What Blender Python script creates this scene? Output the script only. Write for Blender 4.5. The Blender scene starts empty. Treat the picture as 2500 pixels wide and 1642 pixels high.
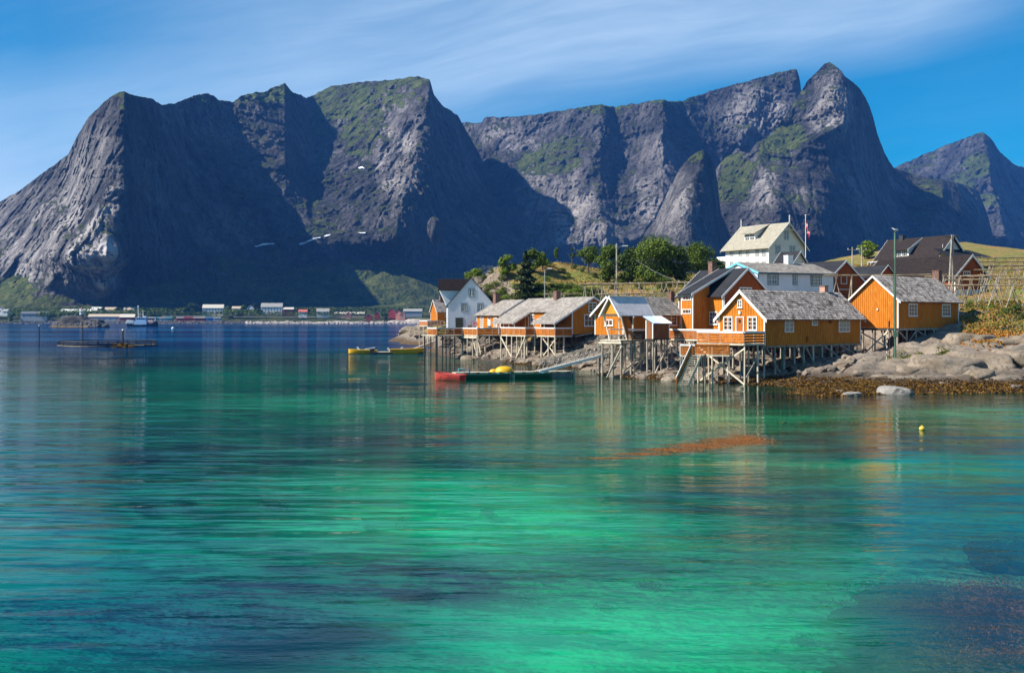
import bpy, bmesh, math, random
import numpy as np
from mathutils import Vector
random.seed(7)
SC = bpy.context.scene
COL = SC.collection
HOR = 778.0        # height of the horizon in the 2500 px wide photograph
F = 2500.0         # focal length in the same pixels
CZ = 6.0           # eye height above the water
HAZE = 7.0e-5
# ---------------------------------------------------------------- camera
cam = bpy.data.cameras.new('camera'); cam.sensor_width = 36.0; cam.lens = 36.0*F/2500.0
cam.shift_y = -(821.0-HOR)/2500.0
cam.clip_start = 0.5; cam.clip_end = 60000.0
camo = bpy.data.objects.new('camera', cam); COL.objects.link(camo)
camo.location = (0, 0, CZ); camo.rotation_euler = (math.radians(90), 0, 0)
SC.camera = camo
# ---------------------------------------------------------------- sun and sky
SUN_EL = math.radians(41.0)
SUN_ROT = math.radians(-102.0)         # clockwise from +Y: the sun stands to the left, a little behind the viewer
sdir = Vector((math.sin(SUN_ROT)*math.cos(SUN_EL), math.cos(SUN_ROT)*math.cos(SUN_EL), math.sin(SUN_EL)))
sl = bpy.data.lights.new('sun', 'SUN'); sl.energy = 5.0; sl.angle = math.radians(0.5); sl.color = (1.0, 0.93, 0.82)
so = bpy.data.objects.new('sun', sl); COL.objects.link(so)
so.rotation_euler = (-sdir).to_track_quat('-Z', 'Y').to_euler()
W = bpy.data.worlds.new('World'); SC.world = W; W.use_nodes = True
nt = W.node_tree; nt.nodes.clear()
def nd(t, typ, **kw):
    n = t.nodes.new(typ)
    for k, v in kw.items():
        if k.startswith('i_'):
            key = k[2:]
            n.inputs[int(key) if key.isdigit() else key].default_value = v
        else: setattr(n, k, v)
    return n
sky = nd(nt, 'ShaderNodeTexSky', sky_type='NISHITA', sun_disc=False, sun_elevation=SUN_EL, sun_rotation=SUN_ROT,
         air_density=1.0, dust_density=0.25, ozone_density=3.0, altitude=0.0)
hs = nd(nt, 'ShaderNodeHueSaturation', i_Hue=0.492, i_Saturation=1.9, i_Value=1.12)
nt.links.new(sky.outputs[0], hs.inputs['Color'])
tc = nd(nt, 'ShaderNodeTexCoord')
# thin cirrus: stretched noise on the sky direction, projected onto a high flat layer
sep = nd(nt, 'ShaderNodeSeparateXYZ'); nt.links.new(tc.outputs['Generated'], sep.inputs[0])
def mth(t, op, a, b=None, c=None, clamp=False):
    n = t.nodes.new('ShaderNodeMath'); n.operation = op; n.use_clamp = clamp
    for i, v in enumerate((a, b, c)):
        if v is None: continue
        if isinstance(v, (int, float)): n.inputs[i].default_value = v
        else: t.links.new(v, n.inputs[i])
    return n.outputs[0]
def mixc(t, f, a, b, bt='MIX'):
    n = t.nodes.new('ShaderNodeMix'); n.data_type = 'RGBA'; n.blend_type = bt
    for i, v in ((0, f), (6, a), (7, b)):
        if isinstance(v, (int, float)): n.inputs[i].default_value = v
        elif isinstance(v, tuple): n.inputs[i].default_value = (*v, 1.0)[:4]
        else: t.links.new(v, n.inputs[i])
    return n.outputs[2]
def ramp(t, fac, stops, interp='LINEAR'):
    n = t.nodes.new('ShaderNodeValToRGB'); n.color_ramp.interpolation = interp
    el = n.color_ramp.elements
    while len(el) < len(stops): el.new(0.5)
    for e, (p, c) in zip(el, stops):
        e.position = p
        e.color = (c, c, c, 1) if isinstance(c, (int, float)) else (*c, 1.0)
    t.links.new(fac, n.inputs[0])
    return n.outputs[0]
# gnomonic sky coordinates ahead of the viewer; the cirrus lies in long streaks that rise to the right
SX, SY, SZ = sep.outputs
ay = mth(nt, 'MAXIMUM', mth(nt, 'ABSOLUTE', SY), 0.25)
gu = mth(nt, 'DIVIDE', SX, ay); gv = mth(nt, 'DIVIDE', SZ, ay)
def vec(a, b, c=0.0):
    n = nt.nodes.new('ShaderNodeCombineXYZ')
    for i, v in enumerate((a, b, c)):
        if isinstance(v, (int, float)): n.inputs[i].default_value = v
        else: nt.links.new(v, n.inputs[i])
    return n.outputs[0]
wv = mth(nt, 'SUBTRACT', gv, mth(nt, 'MULTIPLY', gu, 0.20))
nW = nd(nt, 'ShaderNodeTexNoise', i_Scale=2.2, i_Detail=3.0, i_Roughness=0.5); nt.links.new(vec(gu, mth(nt, 'MULTIPLY', wv, 2.2), 0.7), nW.inputs['Vector'])
wz = mth(nt, 'ADD', wv, mth(nt, 'MULTIPLY', mth(nt, 'SUBTRACT', nW.outputs[0], 0.5), 0.09))
n1 = nd(nt, 'ShaderNodeTexNoise', i_Scale=2.0, i_Detail=6.0, i_Roughness=0.52, i_Distortion=0.0); nt.links.new(vec(gu, mth(nt, 'MULTIPLY', wz, 4.0), 3.1), n1.inputs['Vector'])
n2 = nd(nt, 'ShaderNodeTexNoise', i_Scale=9.0, i_Detail=6.0, i_Roughness=0.6, i_Distortion=0.2); nt.links.new(vec(gu, mth(nt, 'MULTIPLY', wz, 9.0), 8.3), n2.inputs['Vector'])
band = mth(nt, 'MULTIPLY', ramp(nt, mth(nt, 'ADD', wz, 0.0), [(0.165, 0.0), (0.235, 0.95), (0.36, 0.75), (0.52, 0.12)]), ramp(nt, mth(nt, 'ADD', gu, 0.5), [(0.04, 0.12), (0.30, 0.75), (0.50, 1.0), (0.90, 0.8), (1.0, 0.25)]))
lowl = mth(nt, 'MULTIPLY', ramp(nt, mth(nt, 'ADD', gu, 0.8), [(0.22, 1.0), (0.52, 0.55), (0.80, 0.0)]), ramp(nt, gv, [(0.0, 0.9), (0.12, 0.85), (0.27, 0.0)]))
st = mth(nt, 'ADD', mth(nt, 'MULTIPLY', ramp(nt, n1.outputs[0], [(0.30, 0.0), (0.66, 1.0)]), 0.75), mth(nt, 'MULTIPLY', ramp(nt, n2.outputs[0], [(0.35, 0.0), (0.75, 1.0)]), 0.30))
cf = mth(nt, 'ADD', mth(nt, 'MULTIPLY', band, mth(nt, 'ADD', mth(nt, 'MULTIPLY', st, 0.46), 0.30)), mth(nt, 'MULTIPLY', lowl, mth(nt, 'ADD', mth(nt, 'MULTIPLY', st, 0.4), 0.60)))
cf = mth(nt, 'ADD', cf, mth(nt, 'MULTIPLY', st, 0.06))
cf = mth(nt, 'MULTIPLY', cf, 0.95, clamp=True)
skc = mixc(nt, cf, hs.outputs[0], (7.6, 9.3, 11.0))
bg = nd(nt, 'ShaderNodeBackground', i_Strength=0.060); nt.links.new(skc, bg.inputs[0])
out = nd(nt, 'ShaderNodeOutputWorld'); nt.links.new(bg.outputs[0], out.inputs[0])
SC.view_settings.view_transform = 'Standard'; SC.view_settings.look = 'None'
SC.view_settings.gamma = 1.0; SC.view_settings.exposure = 0.86; SC.view_settings.use_curve_mapping = False
SC.render.engine = 'CYCLES'
SC.cycles.max_bounces = 6; SC.cycles.diffuse_bounces = 2; SC.cycles.glossy_bounces = 3
SC.cycles.transparent_max_bounces = 8; SC.cycles.volume_bounces = 0
SC.cycles.use_denoising = True
SC.cycles.caustics_reflective = False; SC.cycles.caustics_refractive = False
# ---------------------------------------------------------------- helpers
def P(x, y, D):
    """pixel of the photograph and distance -> place in metres"""
    return Vector(((x-1250.0)/F*D, D, CZ+(HOR-y)/F*D))
def PZ(x, D, z): return Vector(((x-1250.0)/F*D, D, z))
class MB:
    def __init__(s): s.v = []; s.f = []
    def quad(s, a, b, c, d):
        n = len(s.v); s.v += [a, b, c, d]; s.f.append((n, n+1, n+2, n+3))
    def poly(s, pts):
        n = len(s.v); s.v += list(pts); s.f.append(tuple(range(n, n+len(pts))))
    def box8(s, p):
        """p: 4 bottom corners, 4 top corners"""
        n = len(s.v); s.v += [Vector(q) for q in p]
        for f in ((3, 2, 1, 0), (4, 5, 6, 7), (0, 1, 5, 4), (1, 2, 6, 5), (2, 3, 7, 6), (3, 0, 4, 7)):
            s.f.append(tuple(n+i for i in f))
    def box(s, o, u, v, w):
        """corner o and three edge vectors"""
        o, u, v, w = Vector(o), Vector(u), Vector(v), Vector(w)
        if u.cross(v).dot(w) < 0: u, v = v, u
        s.box8([o, o+u, o+u+v, o+v, o+w, o+u+w, o+u+v+w, o+v+w])
    def cbox(s, c, sx, sy, sz, rz=0.0):
        cc, ss = math.cos(rz), math.sin(rz)
        u = Vector((cc, ss, 0))*sx; v = Vector((-ss, cc, 0))*sy; w = Vector((0, 0, sz))
        s.box(Vector(c)-u/2-v/2-w/2, u, v, w)
    def bar(s, a, b, w, h=None, up=Vector((0, 0, 1))):
        a, b = Vector(a), Vector(b); h = h or w
        d = (b-a).normalized()
        x = d.cross(up)
        if x.length < 1e-3: x = Vector((1, 0, 0))
        x.normalize(); y = x.cross(d).normalized()
        s.box(a-x*w/2-y*h/2, x*w, b-a, y*h)
    def tube(s, a, b, r0, r1=None, n=7, cap=True):
        a, b = Vector(a), Vector(b); r1 = r0 if r1 is None else r1
        d = (b-a).normalized(); x = d.orthogonal().normalized(); y = d.cross(x)
        k = len(s.v)
        for q, r in ((a, r0), (b, r1)):
            for i in range(n):
                t = 2*math.pi*i/n; s.v.append(q+x*(math.cos(t)*r)+y*(math.sin(t)*r))
        for i in range(n):
            j = (i+1) % n; s.f.append((k+i, k+j, k+n+j, k+n+i))
        if cap:
            s.f.append(tuple(k+i for i in reversed(range(n)))); s.f.append(tuple(k+n+i for i in range(n)))
    def prism(s, pts, ext):
        """polygon pts pushed along ext"""
        n = len(s.v); m = len(pts); ext = Vector(ext)
        s.v += [Vector(p) for p in pts]+[Vector(p)+ext for p in pts]
        s.f.append(tuple(n+i for i in reversed(range(m)))); s.f.append(tuple(n+m+i for i in range(m)))
        for i in range(m):
            j = (i+1) % m; s.f.append((n+i, n+j, n+m+j, n+m+i))
    def build(s, name, m, parent=None, smooth=False, kind=None, label=None, recalc=True):
        off = parent_origin(parent)
        me = bpy.data.meshes.new(name)
        me.from_pydata([(p[0]-off[0], p[1]-off[1], p[2]-off[2]) for p in s.v], [], s.f)
        if recalc and len(s.f) < 40000:
            bm = bmesh.new(); bm.from_mesh(me); bmesh.ops.recalc_face_normals(bm, faces=bm.faces); bm.to_mesh(me); bm.free()
        me.materials.append(m)
        if smooth: me.polygons.foreach_set('use_smooth', [True]*len(me.polygons))
        o = bpy.data.objects.new(name, me); COL.objects.link(o)
        if parent is not None: o.parent = parent
        if kind: o['kind'] = kind
        if label: o['label'] = label
        return o
def parent_origin(p):
    v = Vector((0, 0, 0))
    while p is not None: v += Vector(p.location); p = p.parent
    return v
def thing(name, label, cat, loc, group=None):
    o = bpy.data.objects.new(name, None); COL.objects.link(o); o.location = loc
    o.empty_display_size = 0.3
    o['label'] = label; o['category'] = cat
    if group: o['group'] = group
    return o
def tag(o, label, cat, group=None):
    o['label'] = label; o['category'] = cat
    if group: o['group'] = group
    return o
def tagged_mesh(mb, name, m, label, cat, loc, group=None, smooth=False):
    """a thing of one mesh, its origin at loc"""
    off = Vector(loc)
    mb.v = [Vector(p)-off for p in mb.v]
    o = mb.build(name, m, None, smooth); o.location = loc
    return tag(o, label, cat, group)
def grid_mesh(name, V, nu, nv, m, smooth=True, flip=False, parent=None):
    """V: (nu*nv,3) array, index i*nv+j"""
    i = np.arange(nu-1)[:, None]; j = np.arange(nv-1)[None, :]
    a = (i*nv+j).ravel(); b = ((i+1)*nv+j).ravel(); c = ((i+1)*nv+j+1).ravel(); d = (i*nv+j+1).ravel()
    q = np.stack([a, b, c, d] if not flip else [a, d, c, b], 1).astype(np.int32)
    me = bpy.data.meshes.new(name)
    me.vertices.add(len(V)); me.vertices.foreach_set('co', V.astype(np.float32).ravel())
    me.loops.add(q.size); me.loops.foreach_set('vertex_index', q.ravel())
    me.polygons.add(len(q)); me.polygons.foreach_set('loop_start', np.arange(0, q.size, 4, dtype=np.int32))
    me.polygons.foreach_set('loop_total', np.full(len(q), 4, dtype=np.int32))
    me.polygons.foreach_set('use_smooth', np.full(len(q), smooth))
    me.update(calc_edges=True); me.validate()
    me.materials.append(m)
    o = bpy.data.objects.new(name, me); COL.objects.link(o)
    if parent: o.parent = parent
    return o
# gradient noise on numpy arrays
_G = np.random.RandomState(3).normal(size=(256, 3)); _G /= np.linalg.norm(_G, axis=1)[:, None]
_PM = np.random.RandomState(5).permutation(256); _PM = np.concatenate([_PM, _PM, _PM])
def pn(x, y, z):
    xi, yi, zi = np.floor(x), np.floor(y), np.floor(z)
    fx, fy, fz = x-xi, y-yi, z-zi
    X, Y, Z = xi.astype(int) & 255, yi.astype(int) & 255, zi.astype(int) & 255
    u, v, w = fx*fx*fx*(fx*(fx*6-15)+10), fy*fy*fy*(fy*(fy*6-15)+10), fz*fz*fz*(fz*(fz*6-15)+10)
    def g(a, b, c):
        h = _PM[_PM[_PM[X+a]+Y+b]+Z+c]; G = _G[h]
        return G[..., 0]*(fx-a)+G[..., 1]*(fy-b)+G[..., 2]*(fz-c)
    def L(a, b, t): return a+(b-a)*t
    return L(L(L(g(0,0,0), g(1,0,0), u), L(g(0,1,0), g(1,1,0), u), v), L(L(g(0,0,1), g(1,0,1), u), L(g(0,1,1), g(1,1,1), u), v), w)*1.6
def fbm(x, y, z, o=5, g=0.5, ridged=False):
    s = 0; a = 1.0; t = 0
    for k in range(o):
        n = pn(x*2**k+k*17.3, y*2**k+k*5.1, z*2**k+k*9.7)
        if ridged: n = 1-2*np.abs(n)
        s = s+a*n; t += a; a *= g
    return s/t
def sstep(a, b, x):
    t = np.clip((x-a)/(b-a), 0, 1); return t*t*(3-2*t)
# ---------------------------------------------------------------- materials
MATS = {}
def newmat(name):
    m = bpy.data.materials.new(name); m.use_nodes = True; t = m.node_tree
    bs = t.nodes['Principled BSDF']; MATS[name] = m
    return m, t, bs
def simple(name, c1, c2=None, scale=4.0, rough=0.7, bump=0.0, bscale=None, stretch=(1, 1, 1), detail=5.0, metal=0.0, lo=0.35, hi=0.65, c3=None, s3=30.0, island=0.0, spec=0.4):
    """base colour from c1 to c2 by noise, a second fine noise towards c3; island varies brightness piece by piece"""
    m, t, bs = newmat(name); bs.inputs['Roughness'].default_value = rough; bs.inputs['Metallic'].default_value = metal
    bs.inputs['Specular IOR Level'].default_value = spec
    geo = t.nodes.new('ShaderNodeNewGeometry')
    mp = t.nodes.new('ShaderNodeMapping'); mp.inputs['Scale'].default_value = stretch; t.links.new(geo.outputs['Position'], mp.inputs[0])
    col = None
    if c2 is not None:
        n = nd(t, 'ShaderNodeTexNoise', i_Scale=scale, i_Detail=detail, i_Roughness=0.6); t.links.new(mp.outputs[0], n.inputs['Vector'])
        col = mixc(t, ramp(t, n.outputs[0], [(lo, 0.0), (hi, 1.0)]), c1, c2)
        if c3 is not None:
            n = nd(t, 'ShaderNodeTexNoise', i_Scale=s3, i_Detail=4.0); t.links.new(mp.outputs[0], n.inputs['Vector'])
            col = mixc(t, ramp(t, n.outputs[0], [(0.5, 0.0), (0.72, 1.0)]), col, c3)
    if island:
        v = mth(t, 'ADD', mth(t, 'MULTIPLY', geo.outputs['Random Per Island'], island), 1.0-island*0.5)
        if col is None: col = mixc(t, 0.0, c1, c1)
        cv = nd(t, 'ShaderNodeVectorMath', operation='SCALE'); t.links.new(col, cv.inputs[0]); t.links.new(v, cv.inputs['Scale'])
        col = cv.outputs[0]
    if col is None: bs.inputs['Base Color'].default_value = (*c1, 1)
    else: t.links.new(col, bs.inputs['Base Color'])
    if bump:
        n = nd(t, 'ShaderNodeTexNoise', i_Scale=bscale or scale*4, i_Detail=6.0, i_Roughness=0.6); t.links.new(mp.outputs[0], n.inputs['Vector'])
        b = nd(t, 'ShaderNodeBump', i_Strength=1.0, i_Distance=bump); t.links.new(n.outputs[0], b.inputs['Height']); t.links.new(b.outputs[0], bs.inputs['Normal'])
    return m
# ---------------------------------------------------------------- mountains
def mountain_mat(name, rock1, rock2, green1, green2, gbias=0.0):
    m, t, bs = newmat(name); bs.inputs['Roughness'].default_value = 0.92; bs.inputs['Specular IOR Level'].default_value = 0.15
    geo = t.nodes.new('ShaderNodeNewGeometry')
    def noise(sc, det, st=(1, 1, 1), rot=(0, 0, 0), rough=0.6, dist=0.0):
        mp = t.nodes.new('ShaderNodeMapping'); mp.inputs['Scale'].default_value = st; mp.inputs['Rotation'].default_value = rot
        t.links.new(geo.outputs['Position'], mp.inputs[0])
        n = nd(t, 'ShaderNodeTexNoise', i_Scale=sc, i_Detail=det, i_Roughness=rough, i_Distortion=dist); t.links.new(mp.outputs[0], n.inputs['Vector'])
        return n.outputs[0]
    big = noise(0.006, 6)
    streak = noise(0.035, 7, (1.0, 1.0, 0.16), (0, 0.25, 0), 0.65, 0.4)
    strata = noise(0.03, 6, (0.25, 0.5, 1.3), (0, 0.6, 0.2), 0.6, 0.3)
    fine = noise(0.25, 5)
    c = mixc(t, ramp(t, big, [(0.35, 0.0), (0.65, 1.0)]), rock1, rock2)
    c = mixc(t, mth(t, 'MULTIPLY', ramp(t, streak, [(0.40, 1.0), (0.56, 0.0)]), 0.65), c, tuple(v*0.42 for v in rock1))
    c = mixc(t, mth(t, 'MULTIPLY', ramp(t, strata, [(0.55, 0.0), (0.72, 1.0)]), 0.5), c, tuple(min(1, v*1.5) for v in rock2))
    c = mixc(t, mth(t, 'MULTIPLY', ramp(t, fine, [(0.42, 1.0), (0.60, 0.0)]), 0.35), c, tuple(v*0.5 for v in rock1))
    pa = nd(t, 'ShaderNodeAttribute', attribute_name='pale').outputs['Fac']
    c = mixc(t, mth(t, 'MULTIPLY', pa, ramp(t, noise(0.018, 7, (1, 1, 0.35), (0, 0.35, 0), 0.62, 0.5), [(0.36, 0.0), (0.56, 1.0)])), c, (0.48, 0.44, 0.42))
    crk = noise(0.012, 8, (1.6, 1.0, 0.5), (0, 0.75, 0), 0.72, 1.2)
    c = mixc(t, mth(t, 'MULTIPLY', ramp(t, mth(t, 'ABSOLUTE', mth(t, 'SUBTRACT', crk, 0.5)), [(0.0, 1.0), (0.022, 0.0)]), 0.75), c, (0.022, 0.022, 0.028))
    sx = nd(t, 'ShaderNodeSeparateXYZ'); t.links.new(geo.outputs['Normal'], sx.inputs[0])
    at = nd(t, 'ShaderNodeAttribute', attribute_name='grass')
    g = mth(t, 'ADD', mth(t, 'MULTIPLY', sx.outputs[2], 0.9), at.outputs['Fac'])
    g = mth(t, 'ADD', g, mth(t, 'MULTIPLY', mth(t, 'SUBTRACT', noise(0.02, 7, (1, 1, 0.5), (0, 0.3, 0), 0.7), 0.5), 1.5))
    g = mth(t, 'ADD', g, gbias)
    gf = ramp(t, g, [(0.72, 0.0), (0.86, 1.0)])
    gc = mixc(t, ramp(t, noise(0.05, 6), [(0.38, 0.0), (0.62, 1.0)]), green1, green2)
    gc = mixc(t, ramp(t, noise(0.22, 4), [(0.50, 0.0), (0.64, 0.75)]), gc, tuple(v*0.4 for v in green1))
    c = mixc(t, gf, c, gc)
    t.links.new(c, bs.inputs['Base Color'])
    h = mth(t, 'ADD', mth(t, 'MULTIPLY', streak, 9.0), mth(t, 'ADD', mth(t, 'MULTIPLY', strata, 6.0), mth(t, 'MULTIPLY', fine, 2.2)))
    h = mth(t, 'MULTIPLY', h, mth(t, 'SUBTRACT', 1.0, mth(t, 'MULTIPLY', gf, 0.55)))
    h = mth(t, 'MULTIPLY', h, ramp(t, noise(0.009, 4, (1, 1, 0.7), (0.3, 0.2, 0)), [(0.36, 0.25), (0.62, 1.5)]))
    b = nd(t, 'ShaderNodeBump', i_Strength=1.0, i_Distance=4.0); t.links.new(h, b.inputs['Height']); t.links.new(b.outputs[0], bs.inputs['Normal'])
    return m
M_MT = mountain_mat('mountain rock', (0.052, 0.052, 0.056), (0.185, 0.175, 0.170), (0.034, 0.055, 0.012), (0.085, 0.098, 0.026))
def relief(name, ridge, foot, base, spurs, blobs, x0, x1, step=2.3, rows=230, amp=1.0, seed=0.0, water=None, back=0.9, m=None, mid=None, shore=None, footgreen=0.30, pale=()):
    """A mountain as one rock sheet. ridge/foot/base: rows of (pixel x, pixel y, distance); spurs: rock ribs running down the face that
    stand out of it towards the viewer; blobs: where grass grows (pixel x, y, rx, ry, amount)."""
    nu = int((x1-x0)/step)+1
    xs = np.linspace(x0, x1, nu)
    def cv(tab):
        tab = np.array(tab, float)
        return np.interp(xs, tab[:, 0], tab[:, 1]), np.interp(xs, tab[:, 0], tab[:, 2])
    yr, Dr = cv(ridge); yf, Df = cv(foot); yb, Db = cv(base)
    yr = yr+fbm(xs/16+seed, xs*0+3.3, xs*0, 5, 0.7)*6.0*min(amp, 1.2)
    keys = [(0.0, yb, Db), (0.24, yf, Df), (1.0, yr, Dr)]
    if mid is not None:
        ym, Dm = cv(mid); keys.insert(1, (0.07, ym, Dm))
    if shore is not None:
        ys, Ds = cv(shore); keys = [(-0.06, ys, Ds)]+keys
    T = np.linspace(keys[0][0], 1.0, rows)
    Y = np.zeros((nu, rows)); D = np.zeros((nu, rows))
    for (t0, ya, Da), (t1, yb_, Db_) in zip(keys[:-1], keys[1:]):
        s = np.clip((T-t0)/(t1-t0), 0, 1)[None, :]
        msk = (T >= t0-1e-9) if t0 == keys[0][0] else (T > t0)
        sel = np.where(msk)[0]
        if t1 == 1.0: sD = s**1.15
        else: sD = s
        Y[:, sel] = (ya[:, None]+(yb_-ya)[:, None]*s)[:, sel]
        D[:, sel] = (Da[:, None]+(Db_-Da)[:, None]*sD)[:, sel]
    X = np.repeat(xs[:, None], rows, 1)
    cl = sstep(0.10, 0.27, T)[None, :]           # cliffs only above the foot
    wx = fbm(X/70+seed, Y/70, X*0+1.0, 4)*16
    for pts, a, wl, wr in spurs:
        pts = sorted(pts, key=lambda p: p[1]); py = [p[1] for p in pts]; px = [p[0] for p in pts]
        xsn = np.interp(Y, py, px)+wx*0.8
        d = X-xsn
        f = np.clip(1-np.where(d < 0, -d/wl, d/wr), 0, 1)
        fade = sstep(py[0]-45, py[0]+25, Y)*(1-sstep(py[-1]-30, py[-1]+45, Y))
        D = D-a*f*fade
    wxp = (X-1250)/F*D; wz = (HOR-Y)/F*D+CZ; wy = D
    dx = fbm(wxp/230+seed, wy/230, wz/230, 3)*60
    n1 = fbm((wxp+dx)/170+seed, wy/170, wz/420, 6, 0.52, True)
    n2 = fbm((wxp+0.55*wz+dx)/60, wy/80, (wz-0.4*wxp)/190+seed, 5, 0.55, True)
    n3 = fbm((wxp-0.3*wz)/26, wy/40, wz/60+seed, 4, 0.6, True)
    n4 = fbm(wxp/9+seed, wy/14, wz/15, 3, 0.6)
    n5 = fbm((wxp+0.7*wz)/13, wy/20, (wz-0.6*wxp)/44+seed, 3, 0.6, True)
    n6 = fbm(wxp/300+seed, wz/34+0.15*wxp/34, wy/300, 4, 0.55, True)
    ph = (wz+22*fbm(wxp/120+seed, wy/120, wz/200, 3)+0.30*wxp)/34; sw = ph-np.floor(ph); led = (sstep(0.0, 1.0, sw)-sw)*9+np.where(sw > 0.86, -(sw-0.86)*55, 0)*0.9
    ph = (wxp+26*fbm(wxp/90, wy/90, wz/130+seed, 3)-0.35*wz)/41; sw = ph-np.floor(ph); crv = -np.exp(-((sw-0.5)/0.07)**2)*7*np.clip(0.5+fbm(wxp/60, wy/60, wz/60+seed, 2)*2, 0, 1)
    dsp = (led*np.clip(0.4+2*fbm(wxp/150, wy/150, wz/90-seed, 3), 0, 1)+crv+n1*30+n2*20+(n3*13+n4*6+n5*9)*np.clip(0.55+1.6*fbm(wxp/140-seed, wy/140, wz/110, 3), 0.1, 1.5)+n6*10)*amp*cl
    low = (fbm(wxp/90, wy/90, wz/90+seed, 5)*16+fbm(wxp/14, wy/20, wz/14+seed, 3)*3)*(1-cl)*sstep(0.0, 0.14, T)[None, :]
    D = D-dsp-low
    # the skyline keeps its distance a little rounded
    wxp = (X-1250)/F*D; wz = (HOR-Y)/F*D+CZ
    V = np.stack([wxp, D, wz], -1)
    # the far side falls away behind the ridge
    nb = 14
    B = np.zeros((nu, nb, 3)); R = V[:, -1, :]
    for k in range(nb):
        q = (k+1)/nb
        B[:, k, 0] = R[:, 0]*(1+0.00*q); B[:, k, 2] = R[:, 2]*(1-q)-20*q
        B[:, k, 1] = R[:, 1]+back*R[:, 2]*q+fbm(R[:, 0]/120, R[:, 2]/120+q*3, R[:, 1]*0, 3)*25*q
    V = np.concatenate([V, B], 1); nv = rows+nb
    o = grid_mesh(name, V.reshape(-1, 3), nu, nv, m or M_MT, flip=False)
    gr = np.zeros((nu, rows))
    jit = fbm(X/40, Y/40, X*0+seed+4, 5)*0.5
    for bx, by, rx, ry, a in blobs:
        e = ((X-bx)/rx)**2+((Y-by)/ry)**2
        gr = gr+a*sstep(1.35, 0.35, e+jit)
    gr = gr+footgreen*(1-cl)
    gr = np.concatenate([gr, np.zeros((nu, nb))], 1)
    at = o.data.attributes.new('grass', 'FLOAT', 'POINT'); at.data.foreach_set('value', gr.astype(np.float32).ravel())
    pl_ = np.zeros((nu, rows))
    for bx, by, rx, ry, a in pale: pl_ = pl_+a*sstep(1.4, 0.3, ((X-bx)/rx)**2+((Y-by)/ry)**2+jit)
    at = o.data.attributes.new('pale', 'FLOAT', 'POINT'); at.data.foreach_set('value', np.concatenate([pl_, np.zeros((nu, nb))], 1).astype(np.float32).ravel())
    o['kind'] = 'structure'
    return o, xs, X, Y, D
ridgeAB = [(-700, 760, 2300), (-400, 690, 2250), (-200, 600, 2180), (0, 493, 2020), (50, 463, 1980), (126, 407, 1920), (166, 377, 1880), (192, 326, 1830), (217, 286, 1790),
 (252, 251, 1745), (277, 231, 1725), (303, 222, 1715), (328, 233, 1750), (373, 241, 1830), (393, 257, 1870), (429, 251, 1940), (479, 231, 2070), (509, 229, 2110), (535, 243, 2145), (570, 248, 2190),
 (590, 233, 2215), (625, 225, 2260), (645, 226, 2280), (661, 216, 2300), (696, 204, 2330), (716, 226, 2380), (748, 238, 2470), (762, 234, 2580), (807, 210, 2620), (882, 200, 2560), (958, 195, 2480), (985, 191, 2440), (1019, 186, 2400), (1049, 195, 2370),
 (1059, 231, 2410), (1084, 261, 2480), (1117, 279, 2560), (1126, 296, 2600), (1150, 340, 2640), (1200, 430, 2640), (1260, 530, 2540), (1330, 620, 2340), (1420, 700, 2080)]
footAB = [(-700, 768, 1500), (-300, 730, 1560), (0, 668, 1600), (130, 676, 1480), (260, 704, 1440), (330, 700, 1560), (450, 640, 1710), (600, 618, 1830), (800, 600, 1900), (1000, 600, 1920), (1200, 680, 1880), (1420, 740, 1700)]
baseAB = [(-700, 772, 1400), (0, 768, 1400), (250, 762, 1400), (500, 762, 1420), (900, 756, 1420), (1000, 752, 1420), (1200, 756, 1420), (1420, 770, 1420)]
shore = [(-700, 792, 1255), (1500, 792, 1255)]
oA, xsA, XA, YA, DA = relief('mountain', ridgeAB, footAB, baseAB,
 [([(303, 215), (300, 330), (305, 450), (290, 540), (280, 640)], 130, 330, 150),
  ([(120, 500), (150, 560), (190, 660)], 35, 70, 60),
  ([(620, 230), (700, 430), (800, 640)], 30, 140, 60),
  ([(1049, 190), (1036, 300), (1010, 400), (985, 500), (960, 600)], 130, 260, 120),
  ([(880, 215), (905, 300), (950, 380)], 30, 60, 35)],
 [(300, 240, 70, 35, .35), (200, 390, 60, 30, .25), (480, 245, 90, 22, .3), (650, 225, 80, 25, .5), (690, 220, 35, 35, .4), (830, 245, 80, 45, .34), (800, 290, 60, 50, .28), (900, 250, 70, 60, .2), (980, 225, 60, 50, .3),
  (880, 340, 50, 60, .35), (90, 690, 140, 25, .3), (700, 690, 380, 80, .45), (330, 720, 200, 25, .5)], -700, 1420, pale=[(235, 640, 75, 90, 1.0), (225, 440, 80, 140, .6), (120, 580, 190, 130, .55), (-100, 640, 200, 120, .5), (560, 560, 90, 60, .3), (970, 400, 60, 90, .7), (960, 300, 60, 60, .4), (930, 240, 80, 40, .2)], rows=270, step=2.0, shore=shore, mid=[(-700, 765, 1430), (250, 745, 1440), (400, 745, 1560), (520, 745, 1690), (950, 744, 1740), (1200, 748, 1740), (1420, 760, 1700)])
ridgeC = [(1040, 420, 3100), (1100, 300, 2980), (1124, 297, 2950), (1150, 300, 2900), (1176, 301, 2860), (1183, 287, 2830), (1276, 284, 2760), (1365, 271, 2700), (1465, 255, 2630), (1480, 258, 2650), (1500, 262, 2690), (1560, 252, 2640), (1618, 243, 2560), (1641, 248, 2600), (1665, 246, 2640),
 (1747, 218, 2680), (1835, 195, 2660), (1912, 174, 2620), (1945, 168, 2600), (1953, 195, 2650), (1956, 221, 2750), (1980, 300, 2900), (2060, 460, 3100)]
footC = [(1040, 700, 2150), (1300, 700, 2170), (1500, 700, 2150), (2060, 700, 2250)]
baseC = [(1040, 775, 2000), (2060, 775, 2000)]
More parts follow.
